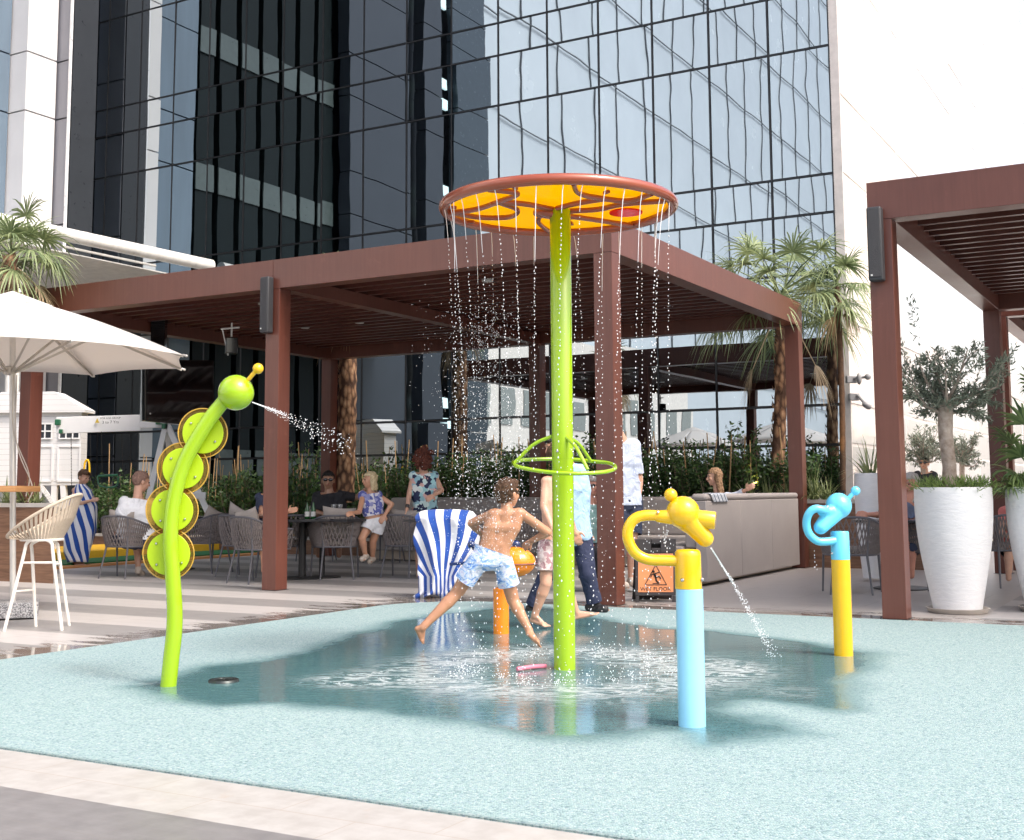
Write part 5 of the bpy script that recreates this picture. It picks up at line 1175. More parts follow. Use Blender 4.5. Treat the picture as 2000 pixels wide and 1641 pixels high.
mb = MB(); mb.box(UB + Z * 0.078, (0.42, 0.42, 0.13), Matrix.Rotation(0.35, 3, 'Z')); mb.build('granite_base', gr[0], ur, bev=0.006)
mb = MB()
for k in range(4): a = 0.35 + math.pi / 4 + k * math.pi / 2; mb.lathe([(0.03, 0), (0.03, 0.012)], UB + Vector((math.cos(a) * .22, math.sin(a) * .22, 0)), 12)
mb.build('foot', BLKM, ur)
# parasols that show in the mirror facade
for k, (s_, v_) in enumerate(((5.2, 12.6), (3.0, 16.4))):
    c = W(s_, v_); r = thing('parasol', ['white parasol just outside the left picture edge, mirrored in the glass', 'white parasol far to the left, mirrored in the glass'][k], 'parasol', c); parasol(r, c, 2.75, 2.25, 1.45, 8, 0.1, False); mb = MB(); mb.tube([c, c + Z * 2.7], 0.026, 12); mb.build('pole', ALU, r)
# ---- wet floor sign
SG = G(1279, 1174); ys = SG.y; sr = thing('wet_floor_sign', 'orange and black folding wet floor sign beside the post', 'sign', SG)
SB = M('sign_black_plastic', (0.025, 0.02, 0.02), 0.45); SO = M('sign_orange', (0.86, 0.32, 0.12), 0.5, 0, 0.03)
zt = P(1284, 1053, ys).z; wt, wb = 0.195, 0.215; lean = 0.13
def sp3(x, z, off=0.0): return Vector((SG.x + 0.02 * z / zt + x, ys - lean + lean * z / zt * 0.9 - off, z))
def plate(x0, x1, z0, z1, name, mat, off, th=0.02, bev=0.004): mb = MB(); mb.hexa([sp3(x0, z0, off), sp3(x1, z0, off), sp3(x1, z0, off - th), sp3(x0, z0, off - th), sp3(x0, z1, off), sp3(x1, z1, off), sp3(x1, z1, off - th), sp3(x0, z1, off - th)]); return mb.build(name, mat, sr, smooth=False, bev=bev)
plate(-0.205, 0.195, 0.06, zt - 0.13, 'frame', SB, 0.0)
plate(-0.205, -0.045, zt - 0.128, zt, 'frame_top', SB, 0.0); plate(0.045, 0.195, zt - 0.128, zt, 'frame_top', SB, 0); plate(-0.044, 0.044, zt - 0.128, zt - 0.085, 'handle_bar', SB, 0); plate(-0.044, 0.044, zt - 0.045, zt, 'handle_bar', SB, 0)
plate(-0.2, -0.165, 0.0, 0.058, 'foot', SB, 0); plate(0.155, 0.19, 0.0, 0.058, 'foot', SB, 0)
mb = MB(); mb.hexa([Vector((SG.x - .2, ys + .20, 0)), Vector((SG.x + .19, ys + .20, 0)), Vector((SG.x + .19, ys + .22, 0)), Vector((SG.x - .2, ys + .22, 0)), sp3(-.2, zt, -.03), sp3(.19, zt, -.03), sp3(.19, zt, -.05), sp3(-.2, zt, -.05)]); mb.build('rear_panel', SB, sr, smooth=False)
plate(-0.175, 0.165, 0.095, zt - 0.14, 'orange_panel', SO, 0.004, 0.003, 0)
INK = M('black_ink', (0.012, 0.01, 0.01), 0.5)
sm = Matrix.Translation(sp3(0, 0, 0.0062) - SG) @ Matrix(((1, 0, 0, 0), (0, 0, -1, 0), (0, 1, 0, 0), (0, 0, 0, 1))).to_4x4()
th_ = math.atan2(lean * 0.9, zt); MR = Matrix.Translation(sp3(-0.005, 0, 0.0065) - SG) @ Matrix.Rotation(math.pi / 2 - th_, 4, 'X')
text_mesh('lettering', 'WET FLOOR', 0.052, INK, sr, MR @ Matrix.Translation((0, 0.125, 0)))
text_mesh('lettering', 'CAUTION', 0.045, INK, sr, MR @ Matrix.Translation((0, zt - 0.20, 0)))
mb = MB(); TT = lambda x, z: sp3(x - 0.005, z * 0.99, 0.0062)
tri = [(-0.105, 0.165), (0.105, 0.165), (0.0, 0.355)]
for i in range(3): mb.bar(TT(*tri[i]), TT(*tri[(i + 1) % 3]), 0.003, 0.009, Vector((0, -1, 0))) if False else mb.tube([TT(*tri[i]), TT(*tri[(i + 1) % 3])], 0.0042, 6)
def seg(pts, r_=0.008): mb.tube([TT(x, z) for x, z in pts], r_, 6)
mb.ell(TT(-0.022, 0.292), 0.013); seg([(-0.015, 0.275), (0.0, 0.238)], 0.013); seg([(-0.01, 0.272), (-0.04, 0.262), (-0.048, 0.238)], 0.006); seg([(-.01, .272), (.03, .283)], .006); seg([(0, 0.238), (0.035, 0.245), (0.048, 0.222)], 0.008); seg([(0, 0.238), (0.005, 0.205), (0.028, 0.18)], 0.008); seg([(-.03, .178), (.035, .178)], .004)
mb.build('pictogram', INK, sr)
# ---- second folded board behind the sign post
# ---- TV screen
tvp = P(345, 757, 17.2); tv = thing('tv_screen', 'large black outdoor television screen below the pergola roof at left', 'television', tvp)
A, B_, C_, D_ = P(283, 822, 17.2), P(418, 836, 17.9), P(418, 704, 17.9), P(283, 702, 17.2)
TVB = M('tv_black', (0.008, 0.008, 0.009), 0.12, coat=0.5); TVS = M('tv_glass', (0.004, 0.004, 0.005), 0.03, coat=1.0)
n_ = (B_ - A).cross(D_ - A).normalized(); n_ = n_ if n_.y < 0 else -n_
mb = MB(); mb.prism([A, B_, C_, D_], -n_ * 0.10); mb.build('housing', TVB, tv, smooth=False, bev=0.006)
ce = (A + B_ + C_ + D_) / 4; mb = MB(); mb.prism([ce + (q - ce) * 0.94 + n_ * 0.002 for q in (A, B_, C_, D_)], n_ * 0.003); mb.build('screen', TVS, tv, smooth=False)
mb = MB(); p = P(307, 700, 17.35); mb.box(Vector((p.x, p.y + 0.06, (p.z + 3.7) / 2 + .0)), (0.2, 0.12, 3.75 - p.z)); mb.build('hanger', TVB, tv, smooth=False)
mb = MB(); mb.lathe([(.001, .004), (.012, 0.003), (.012, 0)], A + n_ * 0.004 + Z * 0.10 + Vector((.07, 0, 0)), 10, n_.to_track_quat('Z', 'Y').to_matrix()); mb.build('indicator', M('satin_white', (0.6, 0.6, 0.58), 0.3), tv)
pj = thing('projector', 'small black projector hanging from the roof by a white bracket', 'projector', P(452, 684, 15.6)); p = P(452, 676, 15.6); mb = MB(); mb.box(p, (0.15, 0.2, 0.2), Matrix.Rotation(0.3, 3, 'Z')); mb.build('body', TVB, pj, bev=0.01)
mb = MB(); mb.tube([p + Vector((0, 0, .12)), p + Vector((0, 0, 0.25)), Vector((p.x, p.y, p.z + .3))], 0.012, 8); mb.tube([p + Vector((-.12, 0, .22)), p + Vector((-.04, 0, -.12))], 0.009, 8); mb.tube([p + Vector((-.14, 0, .22)), p + Vector((.1, 0, .24))], 0.012, 8); mb.build('bracket', M('satin_white', (0.6, 0.6, 0.58), 0.3), pj)
# ---- playhouse
SID = newmat('white_siding'); t = SID[1]; tc = t.nodes.new('ShaderNodeTexCoord'); sp = t.nodes.new('ShaderNodeSeparateXYZ'); t.links.new(tc.outputs['Object'], sp.inputs[0])
fr = math_n(t, 'FRACT', math_n(t, 'MULTIPLY', sp.outputs[2], 11.0)); SID[2].inputs['Roughness'].default_value = 0.5; t.links.new(mixc(t, math_n(t, 'LESS_THAN', fr, 0.08), (0.72, 0.72, 0.72), (0.5, 0.5, 0.5)), SID[2].inputs['Base Color']); bump(t, SID[2], fr, 0.6, 0.012); SID = SID[0]
WPL = M('white_plastic', (0.72, 0.72, 0.72), 0.4, 0, 0.03); GPL = M('green_plastic', (0.015, 0.12, 0.055), 0.35)
YH = 20.6; HB = P(100, 950, YH); ph = thing('playhouse', 'raised white playhouse with two windows behind the parasol pole', 'playhouse', Vector((HB.x, HB.y, 0)))
x0, x1 = P(-55, 900, YH).x, P(157, 900, YH).x; zb, zw = P(100, 948, YH).z, P(160, 806, YH).z; zp = P(60, 766, YH).z
mb = MB(); mb.box(((x0 + x1) / 2, YH + 0.15, (zb + zw) / 2), (x1 - x0, 0.3, zw - zb)); mb.build('wall', SID, ph, smooth=False)
xm = (x0 + P(115, 766, YH).x) / 2; xr = P(110, 768, YH).x
mb = MB(); e = P(170, 810, YH); mb.prism([Vector((x0 - .1, YH - 0.1, zw)), Vector((e.x, YH - .1, zw)), Vector((e.x, YH - .1, zw + .05)), Vector((P(140, 783, YH).x, YH - 0.1, P(140, 783, YH).z)), Vector((xr, YH - .1, zp)), Vector((x0 + .5, YH - .1, zp)), Vector((x0 - .1, YH - .1, zw + 0.05))], Vector((0, 0.5, 0))); mb.build('roof', SID, ph, smooth=False)
for (a, b_) in ((62, 102), (117, 156)):
    l, r_, t0, t1 = P(a, 850, YH).x, P(b_, 850, YH).x, P(80, 857, YH).z, P(80, 828, YH).z; mb = MB(); mb.box(((l + r_) / 2, YH - 0.012, (t0 + t1) / 2), (r_ - l, 0.02, t1 - t0)); wn = mb.build('window', M('dark_window', (0.03, 0.035, 0.045), 0.1), ph, smooth=False)
    mb = MB()
    for k in range(4): mb.box((l + (r_ - l) * k / 3, YH - 0.028, (t0 + t1) / 2), (0.022, 0.012, t1 - t0 + 0.022))
    for z_ in (t0, (t0 + t1) / 2, t1): mb.box(((l + r_) / 2, YH - 0.032, z_), (r_ - l, 0.012, 0.022))
    mb.build('window_frame', WPL, wn, smooth=False)
for (a, b_) in ((60, 104), (115, 158)):
    l, r_ = P(a, 850, YH).x, P(b_, 850, YH).x; t0, t1 = P(80, 940, YH).z, P(80, 872, YH).z; mb = MB()
    mb.box(((l + r_) / 2, YH - 0.01, t0), (r_ - l, 0.018, 0.03)); mb.box(((l + r_) / 2, YH - 0.01, t1), (r_ - l, 0.018, 0.03)); mb.box((l, YH - 0.01, (t0 + t1) / 2), (0.03, 0.018, t1 - t0 - .031)); mb.box((r_, YH - 0.01, (t0 + t1) / 2), (0.03, 0.018, t1 - t0 - 0.031)); mb.build('panel_trim', WPL, ph, smooth=False)
for px in (-30, 105, 122):
    x = P(px, 950, YH).x; mb = MB(); mb.bar(Vector((x, YH + 0.05, zb)), Vector((x + (0.12 if px == 122 else 0), YH + 0.05, 0)), 0.09, 0.09, Vector((0, 1, 0))); mb.build('leg', WPL, ph, smooth=False)
mb = MB(); mb.bar(Vector((P(78, 950, YH).x, YH + .02, zb)), Vector((P(108, 985, YH).x, YH + .02, zb - .35)), 0.07, 0.05, Vector((0, 1, 0))); mb.build('brace', WPL, ph, smooth=False)
mb = MB(); pc = P(160, 905, YH - .1); mb.tube(spline([P(164, 918, YH - .1), P(166, 904, YH - .1), P(170, 898, YH - .1), P(174, 905, YH - .1), P(175, 925, YH - .1)], 4), 0.016, 8); mb.build('yellow_grab_rail', YEL, ph)
# ---- swing set
YS = 18.6; ss = thing('swing_set', 'white A frame swing set with age sign on its beam', 'swing set', P(325, 1060, YS))
A, B_ = P(110, 831, YS), P(300, 825, YS + 0.3); mb = MB(); hh = 0.165
mb.hexa([A - Z * hh, B_ - Z * hh, B_ - Z * hh + Vector((0, .05, 0)), A - Z * hh + Vector((0, .05, 0)), A + Z * hh * .9, B_ + Z * hh * .55, B_ + Z * hh * .55 + Vector((0, .05, 0)), A + Z * hh * .9 + Vector((0, .05, 0))]) if False else mb.bar(P(110, 831, YS), P(274, 826, YS + 0.25), 0.04, 0.25); mb.bar(P(274, 830, YS + .25), P(322, 829, YS + .3), .04, .1); bm1 = mb.build('beam', WPL, ss, smooth=False, bev=0.006)
for a in ((290, 975), (408, 1005), (345, 1010)):
    mb = MB(); mb.bar(P(325, 826, YS + .3), P(a[0], a[1], YS + .3 if a[0] != 345 else YS + 1.4), 0.085, 0.05, Vector((0, 1, 0))); mb.build('leg', WPL, ss, smooth=False, bev=0.005)
mb = MB(); mb.bar(P(305, 967, YS + .28), P(402, 968, YS + .28), 0.05, 0.1); mb.build('cross_bar', WPL, ss, smooth=False, bev=.004)
for (x, y, w_, h_) in ((113, 825, .08, .09), (119, 843, .05, .07), (312, 826, .12, .05), (320, 832, .06, .09)): mb = MB(); mb.box(P(x, y, YS - .03 + (0.27 if x > 200 else 0)), (w_, .06, h_)); mb.build('corner_bracket', GPL, ss, bev=.01)
CH = M('dark_chain', (0.04, 0.04, 0.04), 0.4, .5)
for px, py in ((139, 968), (198, 930), (176, 930), (238, 930)):
    mb = MB(); p0, p1_ = P(px, 843, YS + .1), P(px + (1 if px < 150 else 2), py, YS + .1); n = 46
    for k in range(n): a = p0.lerp(p1_, k / n); b2_ = p0.lerp(p1_, (k + .8) / n); mb.tube([a, b2_], 0.008 if k % 2 else 0.005, 5)
    mb.build('chain', CH, ss)
mb = MB(); mb.tube([P(192, 930, YS + .1), P(230, 928, YS + .1)], 0.02, 8); mb.tube(spline([P(190, 930, YS + .1), P(196, 950, YS + .1), P(226, 950, YS + .1), P(232, 930, YS + .1)], 5), 0.014, 8); mb.build('baby_seat', GPL, ss)
pm = P(213, 823, YS + 0.1); mtx = Matrix.Translation(pm + Vector((0, -0.03, 0.045)) - ORG[ss.name]) @ Matrix.Rotation(math.pi / 2, 4, 'X') @ Matrix.Rotation(0.02, 4, 'Z')
text_mesh('lettering', 'FOR AGE GROUP', 0.040, INK, ss, mtx @ Matrix.Translation((0.03, 0, 0))); text_mesh('lettering', '3 to 7 Yrs', 0.062, INK, ss, mtx @ Matrix.Translation((0.03, -0.062, 0)))
mb = MB(); q = pm + Vector((-0.17, -0.035, 0)); mb.prism([q + Vector((-0.035, 0, -.025)), q + Vector((.035, 0, -.025)), q + Vector((0, 0, .045))], Vector((0, .004, 0))); mb.build('warning_mark', M('warning_yellow', (0.6, 0.42, 0.05), .5), ss, smooth=False)
# ---- playground surface
def slab(name, col, s0, s1, v0, v1, z, label=None): mb = MB(); mb.sbox(s0, s1, v0, v1, 0.0, z); return mb.build(name, M(name + '_surface', col, 0.7, 0, 0.08, 5), smooth=False)
tag(slab('playground_kerb', (0.55, 0.26, 0.10), 11.6, 16.9, 14.35, 14.62, 0.03), kind='structure')
tag(slab('playground_turf', (0.01, 0.13, 0.045), 11.6, 16.9, 14.62, 15.6, 0.05), kind='structure')
yl = slab('yellow_play_ramp', (0.62, 0.36, 0.02), 13.2, 16.9, 15.62, 17.5, 0.16); tag(yl, 'low yellow rubber play mound behind the standing child', 'play surface')
# ---- cameras on the right wing
for i, (x, y) in enumerate(((1655, 742), (1660, 776))):
    p = RV(x, y, VC - 0.12); r = thing('security_camera', ['grey wall bracket with two lamps on the pale facade, upper of two fittings', 'grey security camera on the pale facade, lower of two fittings'][i], 'camera', p); SM = M('fitting_grey', (0.30, 0.30, 0.31), .4)
    mb = MB(); mb.box(p - Vv * 0.06, (0.16, 0.1, 0.11)); mb.build('mount', SM, r, bev=.01)
    q = P(x + (40 if i == 0 else 30), y + (-6 if i == 0 else 14), p.y - 0.2); mb = MB(); mb.tube(spline([p - Vv * .1, P(x + 16, y - 3, p.y - .1), q], 5), 0.022, 8); mb.build('arm', SM, r)
    mb = MB()
    if i: mb.cap(q, P(x + 36, y + 18, p.y - .2), 0.05, 0.05)
    else: mb.ell(P(x + 23, y - 2, p.y - .15), (.04, .04, .09)); mb.ell(q, (.05, .05, .05))
    mb.build('lamp_head', SM, r)
# ---- white terrace parapet and far bits on the right
pw = MB(); pw.box((9.6, 25.6, 0.55), (10.5, 0.3, 1.1)); tag(pw.build('parapet_wall', WHITEW, smooth=False, org=(9.6, 25.6, 0), bev=.01), 'white parapet wall at the far edge of the right terrace', 'wall')
rk = thing('red_kiosk', 'small red box shaped kiosk roof glimpsed above the far olive trees', 'kiosk', P(1805, 940, 27)); p = P(1806, 808, 27); mb = MB(); mb.box(p, (.42, .3, .13)); mb.box(P(1830, 815, 27.2), (.35, .3, .12)); mb.build('red_box', M('red_paint', (.5, .03, .03), .4), rk, bev=.02); mb = MB(); mb.box(P(1815, 822, 27), (.75, .3, .05)); mb.build('yellow_band', M('pale_gold', (.7, .5, .2), .5), rk, smooth=False); mb = MB(); mb.tube([Vector((p.x, p.y, p.z - .2)), Vector((p.x, p.y, 0))], .05, 8); mb.build('post', SOFA, rk)
# ================================================================== people
def skin(name, c): 
    if name in MATS: return MATS[name]
    m = M(name, c, 0.34, 0, 0.09, 11, bmp=0.25, bs=90); b = m.node_tree.nodes['Principled BSDF']; b.inputs['Subsurface Weight'].default_value = 0.12; b.inputs['Subsurface Radius'].default_value = (0.02, 0.008, 0.005); b.inputs['Subsurface Scale'].default_value = 0.5; return m
SK_FAIR = skin('fair_skin', (0.62, 0.36, 0.255)); SK_TAN = skin('tan_skin', (0.56, 0.30, 0.19)); SK_DARK = skin('brown_skin', (0.36, 0.20, 0.13)); SK_RED = skin('ruddy_skin', (0.60, 0.28, 0.20)); SK_BOY = skin('sun_tanned_skin', (0.52, 0.265, 0.155))
def hair_mat(name, c1, c2):
    if name in MATS: return MATS[name]
    m, t, b = newmat(name); vec = coords(t, 'Object', (1, 1, 0.25)); f = noise(t, vec, 55, 4, 0.7, 0.4); t.links.new(ramp(t, f, [(0.3, c1), (0.7, c2)]), b.inputs['Base Color']); b.inputs['Roughness'].default_value = 0.62; b.inputs['Specular IOR Level'].default_value = 0.25
    bump(t, b, f, 0.8, 0.01); MATS[name] = m; return m
def cloth(name, fn=None, col=(0.5, 0.5, 0.5), rough=0.85, bs=7.0, st=0.7):
    m, t, b = newmat(name); vec = coords(t)
    if fn: t.links.new(fn(t, vec), b.inputs['Base Color'])
    else:
        f = noise(t, vec, 5, 3); t.links.new(mixc(t, f, tuple(c * .88 for c in col), tuple(min(1, c * 1.1) for c in col)), b.inputs['Base Color'])
    b.inputs['Roughness'].default_value = rough; f2 = noise(t, vec, bs, 3, 0.5, 1.2); bump(t, b, f2, st, 0.05); return m
INKB = None
def lerp(a, b, t_): return a.lerp(b, t_)
def head_prims(mb, c, face, up, k):
    y = face.normalized(); x = y.cross(up).normalized(); z = x.cross(y).normalized(); R = Matrix((x, y, z)).transposed()
    q = lambda a, b, c_: c + (x * a + y * b + z * c_) * k
    mb.ell(q(0, -0.012, 0.022), (0.073 * k, 0.092 * k, 0.088 * k), R); mb.ell(q(0, 0.018, -0.025), (0.062 * k, 0.072 * k, 0.085 * k), R); mb.ell(q(0, 0.045, -0.078), (0.034 * k, 0.034 * k, 0.028 * k), R)
    mb.cap(q(0, 0.088, 0.012), q(0, 0.104, -0.026), 0.010 * k, 0.015 * k, 8, 3); mb.cap(q(-.03, 0.078, 0.03), q(.03, 0.078, 0.03), 0.013 * k, 0.013 * k, 8, 3)
    mb.cap(q(-.018, 0.084, -0.055), q(.018, 0.084, -0.055), 0.010 * k, 0.010 * k, 8, 3)
    for s_ in (-1, 1): mb.ell(q(0.077 * s_, -0.008, -0.010), (0.012 * k, 0.022 * k, 0.034 * k), R, 10, 8); mb.ell(q(.035 * s_, .062, -.02), (.024 * k, .024 * k, .024 * k), R, 10, 8)
    return q, R
def hand_prims(mb, wr, d, nrm, k, curl=0.5, side=1):
    d = d.normalized(); nrm = (nrm - d * nrm.dot(d)).normalized(); x = d.cross(nrm).normalized() * side
    mb.cap(wr, wr + d * 0.03 * k, 0.024 * k, 0.028 * k, 10, 3)
    for i in range(4):
        b0 = wr + d * 0.02 * k + x * (i - 1.5) * 0.013 * k; b1 = wr + d * 0.082 * k + x * (i - 1.5) * 0.021 * k; mb.cap(b0, b1, 0.015 * k, 0.0115 * k, 8, 3)
        L = [0.070, 0.082, 0.076, 0.058][i] * k; dd = d.copy(); p = b1; ax = x
        for j, f_ in enumerate((0.45, 0.32, 0.23)):
            dd = (Matrix.Rotation(-curl * (0.5 + 0.35 * j) * side, 3, ax) @ dd).normalized(); q = p + dd * L * f_; mb.cap(p, q, (0.0098 - j * .0008) * k, (0.0090 - j * 0.0008) * k, 8, 3); p = q
    t0 = wr + d * 0.025 * k - x * 0.026 * k; t1 = t0 + (d * 0.6 - x * 0.75 + nrm * 0.25).normalized() * 0.042 * k; mb.cap(t0, t1, 0.0145 * k, 0.0115 * k, 8, 3); mb.cap(t1, t1 + (d * 0.95 - x * 0.25).normalized() * 0.032 * k, 0.0112 * k, 0.009 * k, 8, 3)
def foot_prims(mb, an, heel, toe, k, shoe=0.0):
    d = (toe - heel).normalized(); x = d.cross((an - heel).normalized() if (an - heel).length > 0.02 else Z).normalized(); u_ = x.cross(d).normalized()
    if u_.dot(an - heel) < 0: u_ = -u_
    e = shoe
    mb.cap(an, heel + u_ * 0.028 * k, 0.034 * k + e, 0.030 * k + e, 10, 3); L = (toe - heel).length; ball = heel + d * L * 0.72
    mb.cap(heel + u_ * 0.028 * k, ball + u_ * 0.018 * k, 0.030 * k + e, 0.026 * k + e, 10, 3); mb.cap(an + d * .02 * k, ball + u_ * .02 * k, .028 * k + e, .02 * k + e, 10, 3); mb.cap(ball - x * 0.02 * k + u_ * 0.018 * k, ball + x * 0.02 * k + u_ * 0.016 * k, 0.023 * k + e, 0.019 * k + e, 10, 3)
    if e: mb.cap(ball + u_ * .016 * k, toe + u_ * 0.018 * k - d * .02, .035 * k + e, .03 * k + e, 10, 3); return
    for i in range(5):
        o_ = x * (i - 2) * 0.0165 * k; p = ball + o_ + u_ * 0.012 * k; r_ = (0.0135 if i == (0 if e == 0 else 0) else 0.0095) * k; mb.cap(p, p + d * (L * 0.28 - abs(i) * 0.006 * k) - u_ * 0.002, r_ * 1.1, r_ * 0.9, 8, 3)
def person(label, Y, J, k=1.0, skn=None, face=(0, -1, 0), up=(0, 0, 1), hk=None, fat=1.0, voxel=0.008, hair=None, hmat=None, top=None, bottom=None, shoes=None, sunglasses=False, hands=None, group=None, watch=None, sm_=5, limb=1.0):
    """J: joint -> (photo x, photo y, depth offset) at distance Y; the figure is built in space at that distance"""
    def j(n):
        a = J[n]; return P(a[0], a[1], Y + (a[2] if len(a) > 2 else 0)) if not isinstance(a, Vector) else a
    hk = hk or k * 1.0; face = Vector(face); up = Vector(up); mb = MB(); hd = j('head'); base = Vector((hd.x, hd.y, 0))
    root = thing('person', label, 'person', base, group=group)
    q, R = head_prims(mb, hd, face, up, hk)
    sl, sr_, hl_, hr_ = j('sl'), j('sr'), j('hl'), j('hr'); nk = (sl + sr_) / 2; cc = lerp(nk, (hl_ + hr_) / 2, 0.3); f = fat
    mb.cap(q(0, -0.02, -0.06), lerp(nk, hd, 0.10), 0.050 * k, 0.060 * k)
    def torso(mb, e=0.0):
        ins = 0.20
        a, b_ = lerp(sl, nk, ins), lerp(sr_, nk, ins); c_, d_ = lerp(hl_, hr_, 0.14), lerp(hr_, hl_, 0.14); m1, m2 = lerp(a, c_, 0.3), lerp(b_, d_, 0.3); w1, w2 = lerp(a, c_, 0.68), lerp(b_, d_, 0.68); w1 = lerp(w1, w2, 0.06); w2 = lerp(w2, w1, 0.06)
        mb.cap(sl, sr_, 0.052 * k + e, 0.052 * k + e); mb.cap(a, m1, 0.058 * k + e, 0.086 * k * f + e); mb.cap(b_, m2, 0.058 * k + e, 0.086 * k * f + e); mb.cap(m1, w1, 0.086 * k * f + e, 0.074 * k * f + e); mb.cap(m2, w2, 0.086 * k * f + e, 0.074 * k * f + e)
        mb.cap(w1, c_, 0.074 * k * f + e, 0.092 * k * f + e); mb.cap(w2, d_, 0.074 * k * f + e, 0.092 * k * f + e); mb.cap(m1, m2, 0.086 * k * f + e, 0.086 * k * f + e); mb.cap(w1, w2, 0.076 * k * f + e, 0.076 * k * f + e); mb.cap(c_, d_, 0.092 * k * f + e, 0.092 * k * f + e); mb.cap(lerp(nk, cc, .1), lerp(nk, (hl_ + hr_) / 2, .9), .07 * k * f + e, .08 * k * f + e)
    torso(mb)
    q_ = limb; R_ = dict(ua=(0.046 * q_, 0.037 * q_), fa=(0.037 * q_, 0.024 * q_), th=(0.082 * q_, 0.054 * q_), ca=(0.052 * q_, 0.033 * q_))
    for s_ in 'lr':
        if 'e' + s_ in J:
            a, b_, c_ = j('s' + s_), j('e' + s_), j('w' + s_); mb.cap(a, b_, R_['ua'][0] * k * f, R_['ua'][1] * k); mb.cap(b_, lerp(b_, c_, 0.35), R_['fa'][0] * k, 0.036 * k * limb); mb.cap(lerp(b_, c_, 0.35), c_, 0.036 * k * limb, R_['fa'][1] * k)
            if 'f' + s_ in J: dd = j('f' + s_) - c_
            else: dd = c_ - b_
            hp_ = (hands or {}).get(s_, (Vector((0, -1, 0.2)), 0.6, 1)); hand_prims(mb, c_, dd, Vector(hp_[0]), k, hp_[1], hp_[2])
        if 'k' + s_ in J:
            a, b_ = j('h' + s_), j('k' + s_); mb.cap(a, lerp(a, b_, .5), R_['th'][0] * k * f, 0.070 * k * f * limb); mb.cap(lerp(a, b_, .5), b_, 0.070 * k * f * limb, R_['th'][1] * k)
            if 'a' + s_ in J:
                c_ = j('a' + s_); m_ = lerp(b_, c_, 0.3) ; mb.cap(b_, m_, R_['ca'][0] * k, 0.054 * k * limb); mb.cap(m_, lerp(b_, c_, .75), 0.054 * k * limb, 0.037 * k * limb); mb.cap(lerp(b_, c_, .75), c_, 0.037 * k * limb, R_['ca'][1] * k)
                if 't' + s_ in J: foot_prims(mb, c_, j('q' + s_), j('t' + s_), k)
    body = fuse(mb, 'body', skn, voxel, root, it=sm_)
    # eyes, brows, mouth
    mb = MB()
    for s_ in (-1, 1): mb.ell(q(0.031 * s_, 0.084, 0.006), 0.0085 * hk, None, 10, 8)
    if sunglasses:
        mb = MB()
        for s_ in (-1, 1): mb.ell(q(0.033 * s_, 0.092, 0.010), (0.030 * hk, 0.010 * hk, 0.021 * hk), R, 14, 8)
        mb.cap(q(-.02, .097, .015), q(.02, .097, .015), .004 * hk, .004 * hk, 6, 2)
        for s_ in (-1, 1): mb.cap(q(.06 * s_, .08, .018), q(.078 * s_, -.01, .012), .004 * hk, .004 * hk, 6, 2)
        mb.build('sunglasses', M('dark_lens', (0.01, 0.01, 0.012), 0.1, coat=0.8), root)
    else:
        mb.build('eyes', M('eye_dark', (0.08, 0.06, 0.05), 0.2), root)
        mb = MB()
        for s_ in (-1, 1): mb.cap(q(.017 * s_, .0895, .03), q(.044 * s_, .079, .031), .0032 * hk, .0024 * hk, 6, 2)
        mb.build('eyebrows', hmat or M('brow', (0.06, .04, .03), .7), root)
    mb = MB(); mb.cap(q(-.017, .0905, -.055), q(.017, .0905, -.055), 0.0052 * hk, 0.0052 * hk, 8, 3); mb.build('lips', M('lip', (0.42, 0.14, 0.12), 0.4), root)
    if hair:
        mb = MB(); e = 0.012
        mb.ell(q(0, -0.016, 0.028), ((0.073 + e) * hk, (0.092 + e) * hk, (0.088 + e) * hk), R)
        fl = 0.020; cuts = []
        if hair == 'short': mb.cap(q(0, -0.06, -0.02), q(0, -.055, -.055), 0.050 * hk, 0.042 * hk); mb.cap(q(-.06, 0.0, 0.03), q(-.066, -.015, -.0), .022 * hk, .018 * hk); mb.cap(q(.06, 0.0, 0.03), q(.066, -.015, -.0), .022 * hk, .018 * hk); mb.cap(q(-.03, .06, .075), q(.03, .055, .08), .028 * hk, .03 * hk)
        if hair == 'buzz': pass
        if hair == 'bob':
            for a in (-0.075, -.04, 0, .04, .075): mb.cap(q(a, -.05 if abs(a) < .06 else -.015, .04), q(a * 1.15, -.065 if abs(a) < .06 else -.02, -.125), 0.042 * hk, 0.032 * hk)
        if hair == 'long':
            for a in (-.07, -.035, 0, .035, .07): mb.cap(q(a, -.05 if abs(a) < .06 else -.02, .03), q(a * 1.2, -.085 if abs(a) < .06 else -.04, -.24), 0.045 * hk, 0.028 * hk)
        if hair == 'curly':
            for i in range(46): mb.ell(q(rnd.gauss(0, .05), -.045 + rnd.gauss(0, .035), .02 - abs(rnd.gauss(0, .085))), rnd.uniform(.026, .044) * hk)
            for i in range(16): mb.ell(q(rnd.gauss(0, .05), -.02 + rnd.gauss(0, .04), .08 + rnd.gauss(0, .02)), .035 * hk)
        h = fuse(mb, 'hair', hmat, max(0.006, 0.007 * hk), root, it=2, disp=0.010 if hair != 'curly' else 0.016, dscale=45)
        # cut the face free
        me = h.data; bm = bmesh.new(); bm.from_mesh(me); o0 = ORG[h.name]; kill = []
        for v_ in bm.verts:
            r_ = R.transposed() @ (v_.co + o0 - hd) / hk
            if r_.y > (0.028 if hair in ('bob', 'long', 'curly') else 0.02) and r_.z < 0.055 - max(0, .05 - r_.y) * .3: kill.append(v_)
            elif hair in ('short', 'buzz') and r_.z < (-0.012 if r_.y > -0.03 else -0.065) : kill.append(v_)
        bmesh.ops.delete(bm, geom=kill, context='VERTS'); bm.to_mesh(me); bm.free()
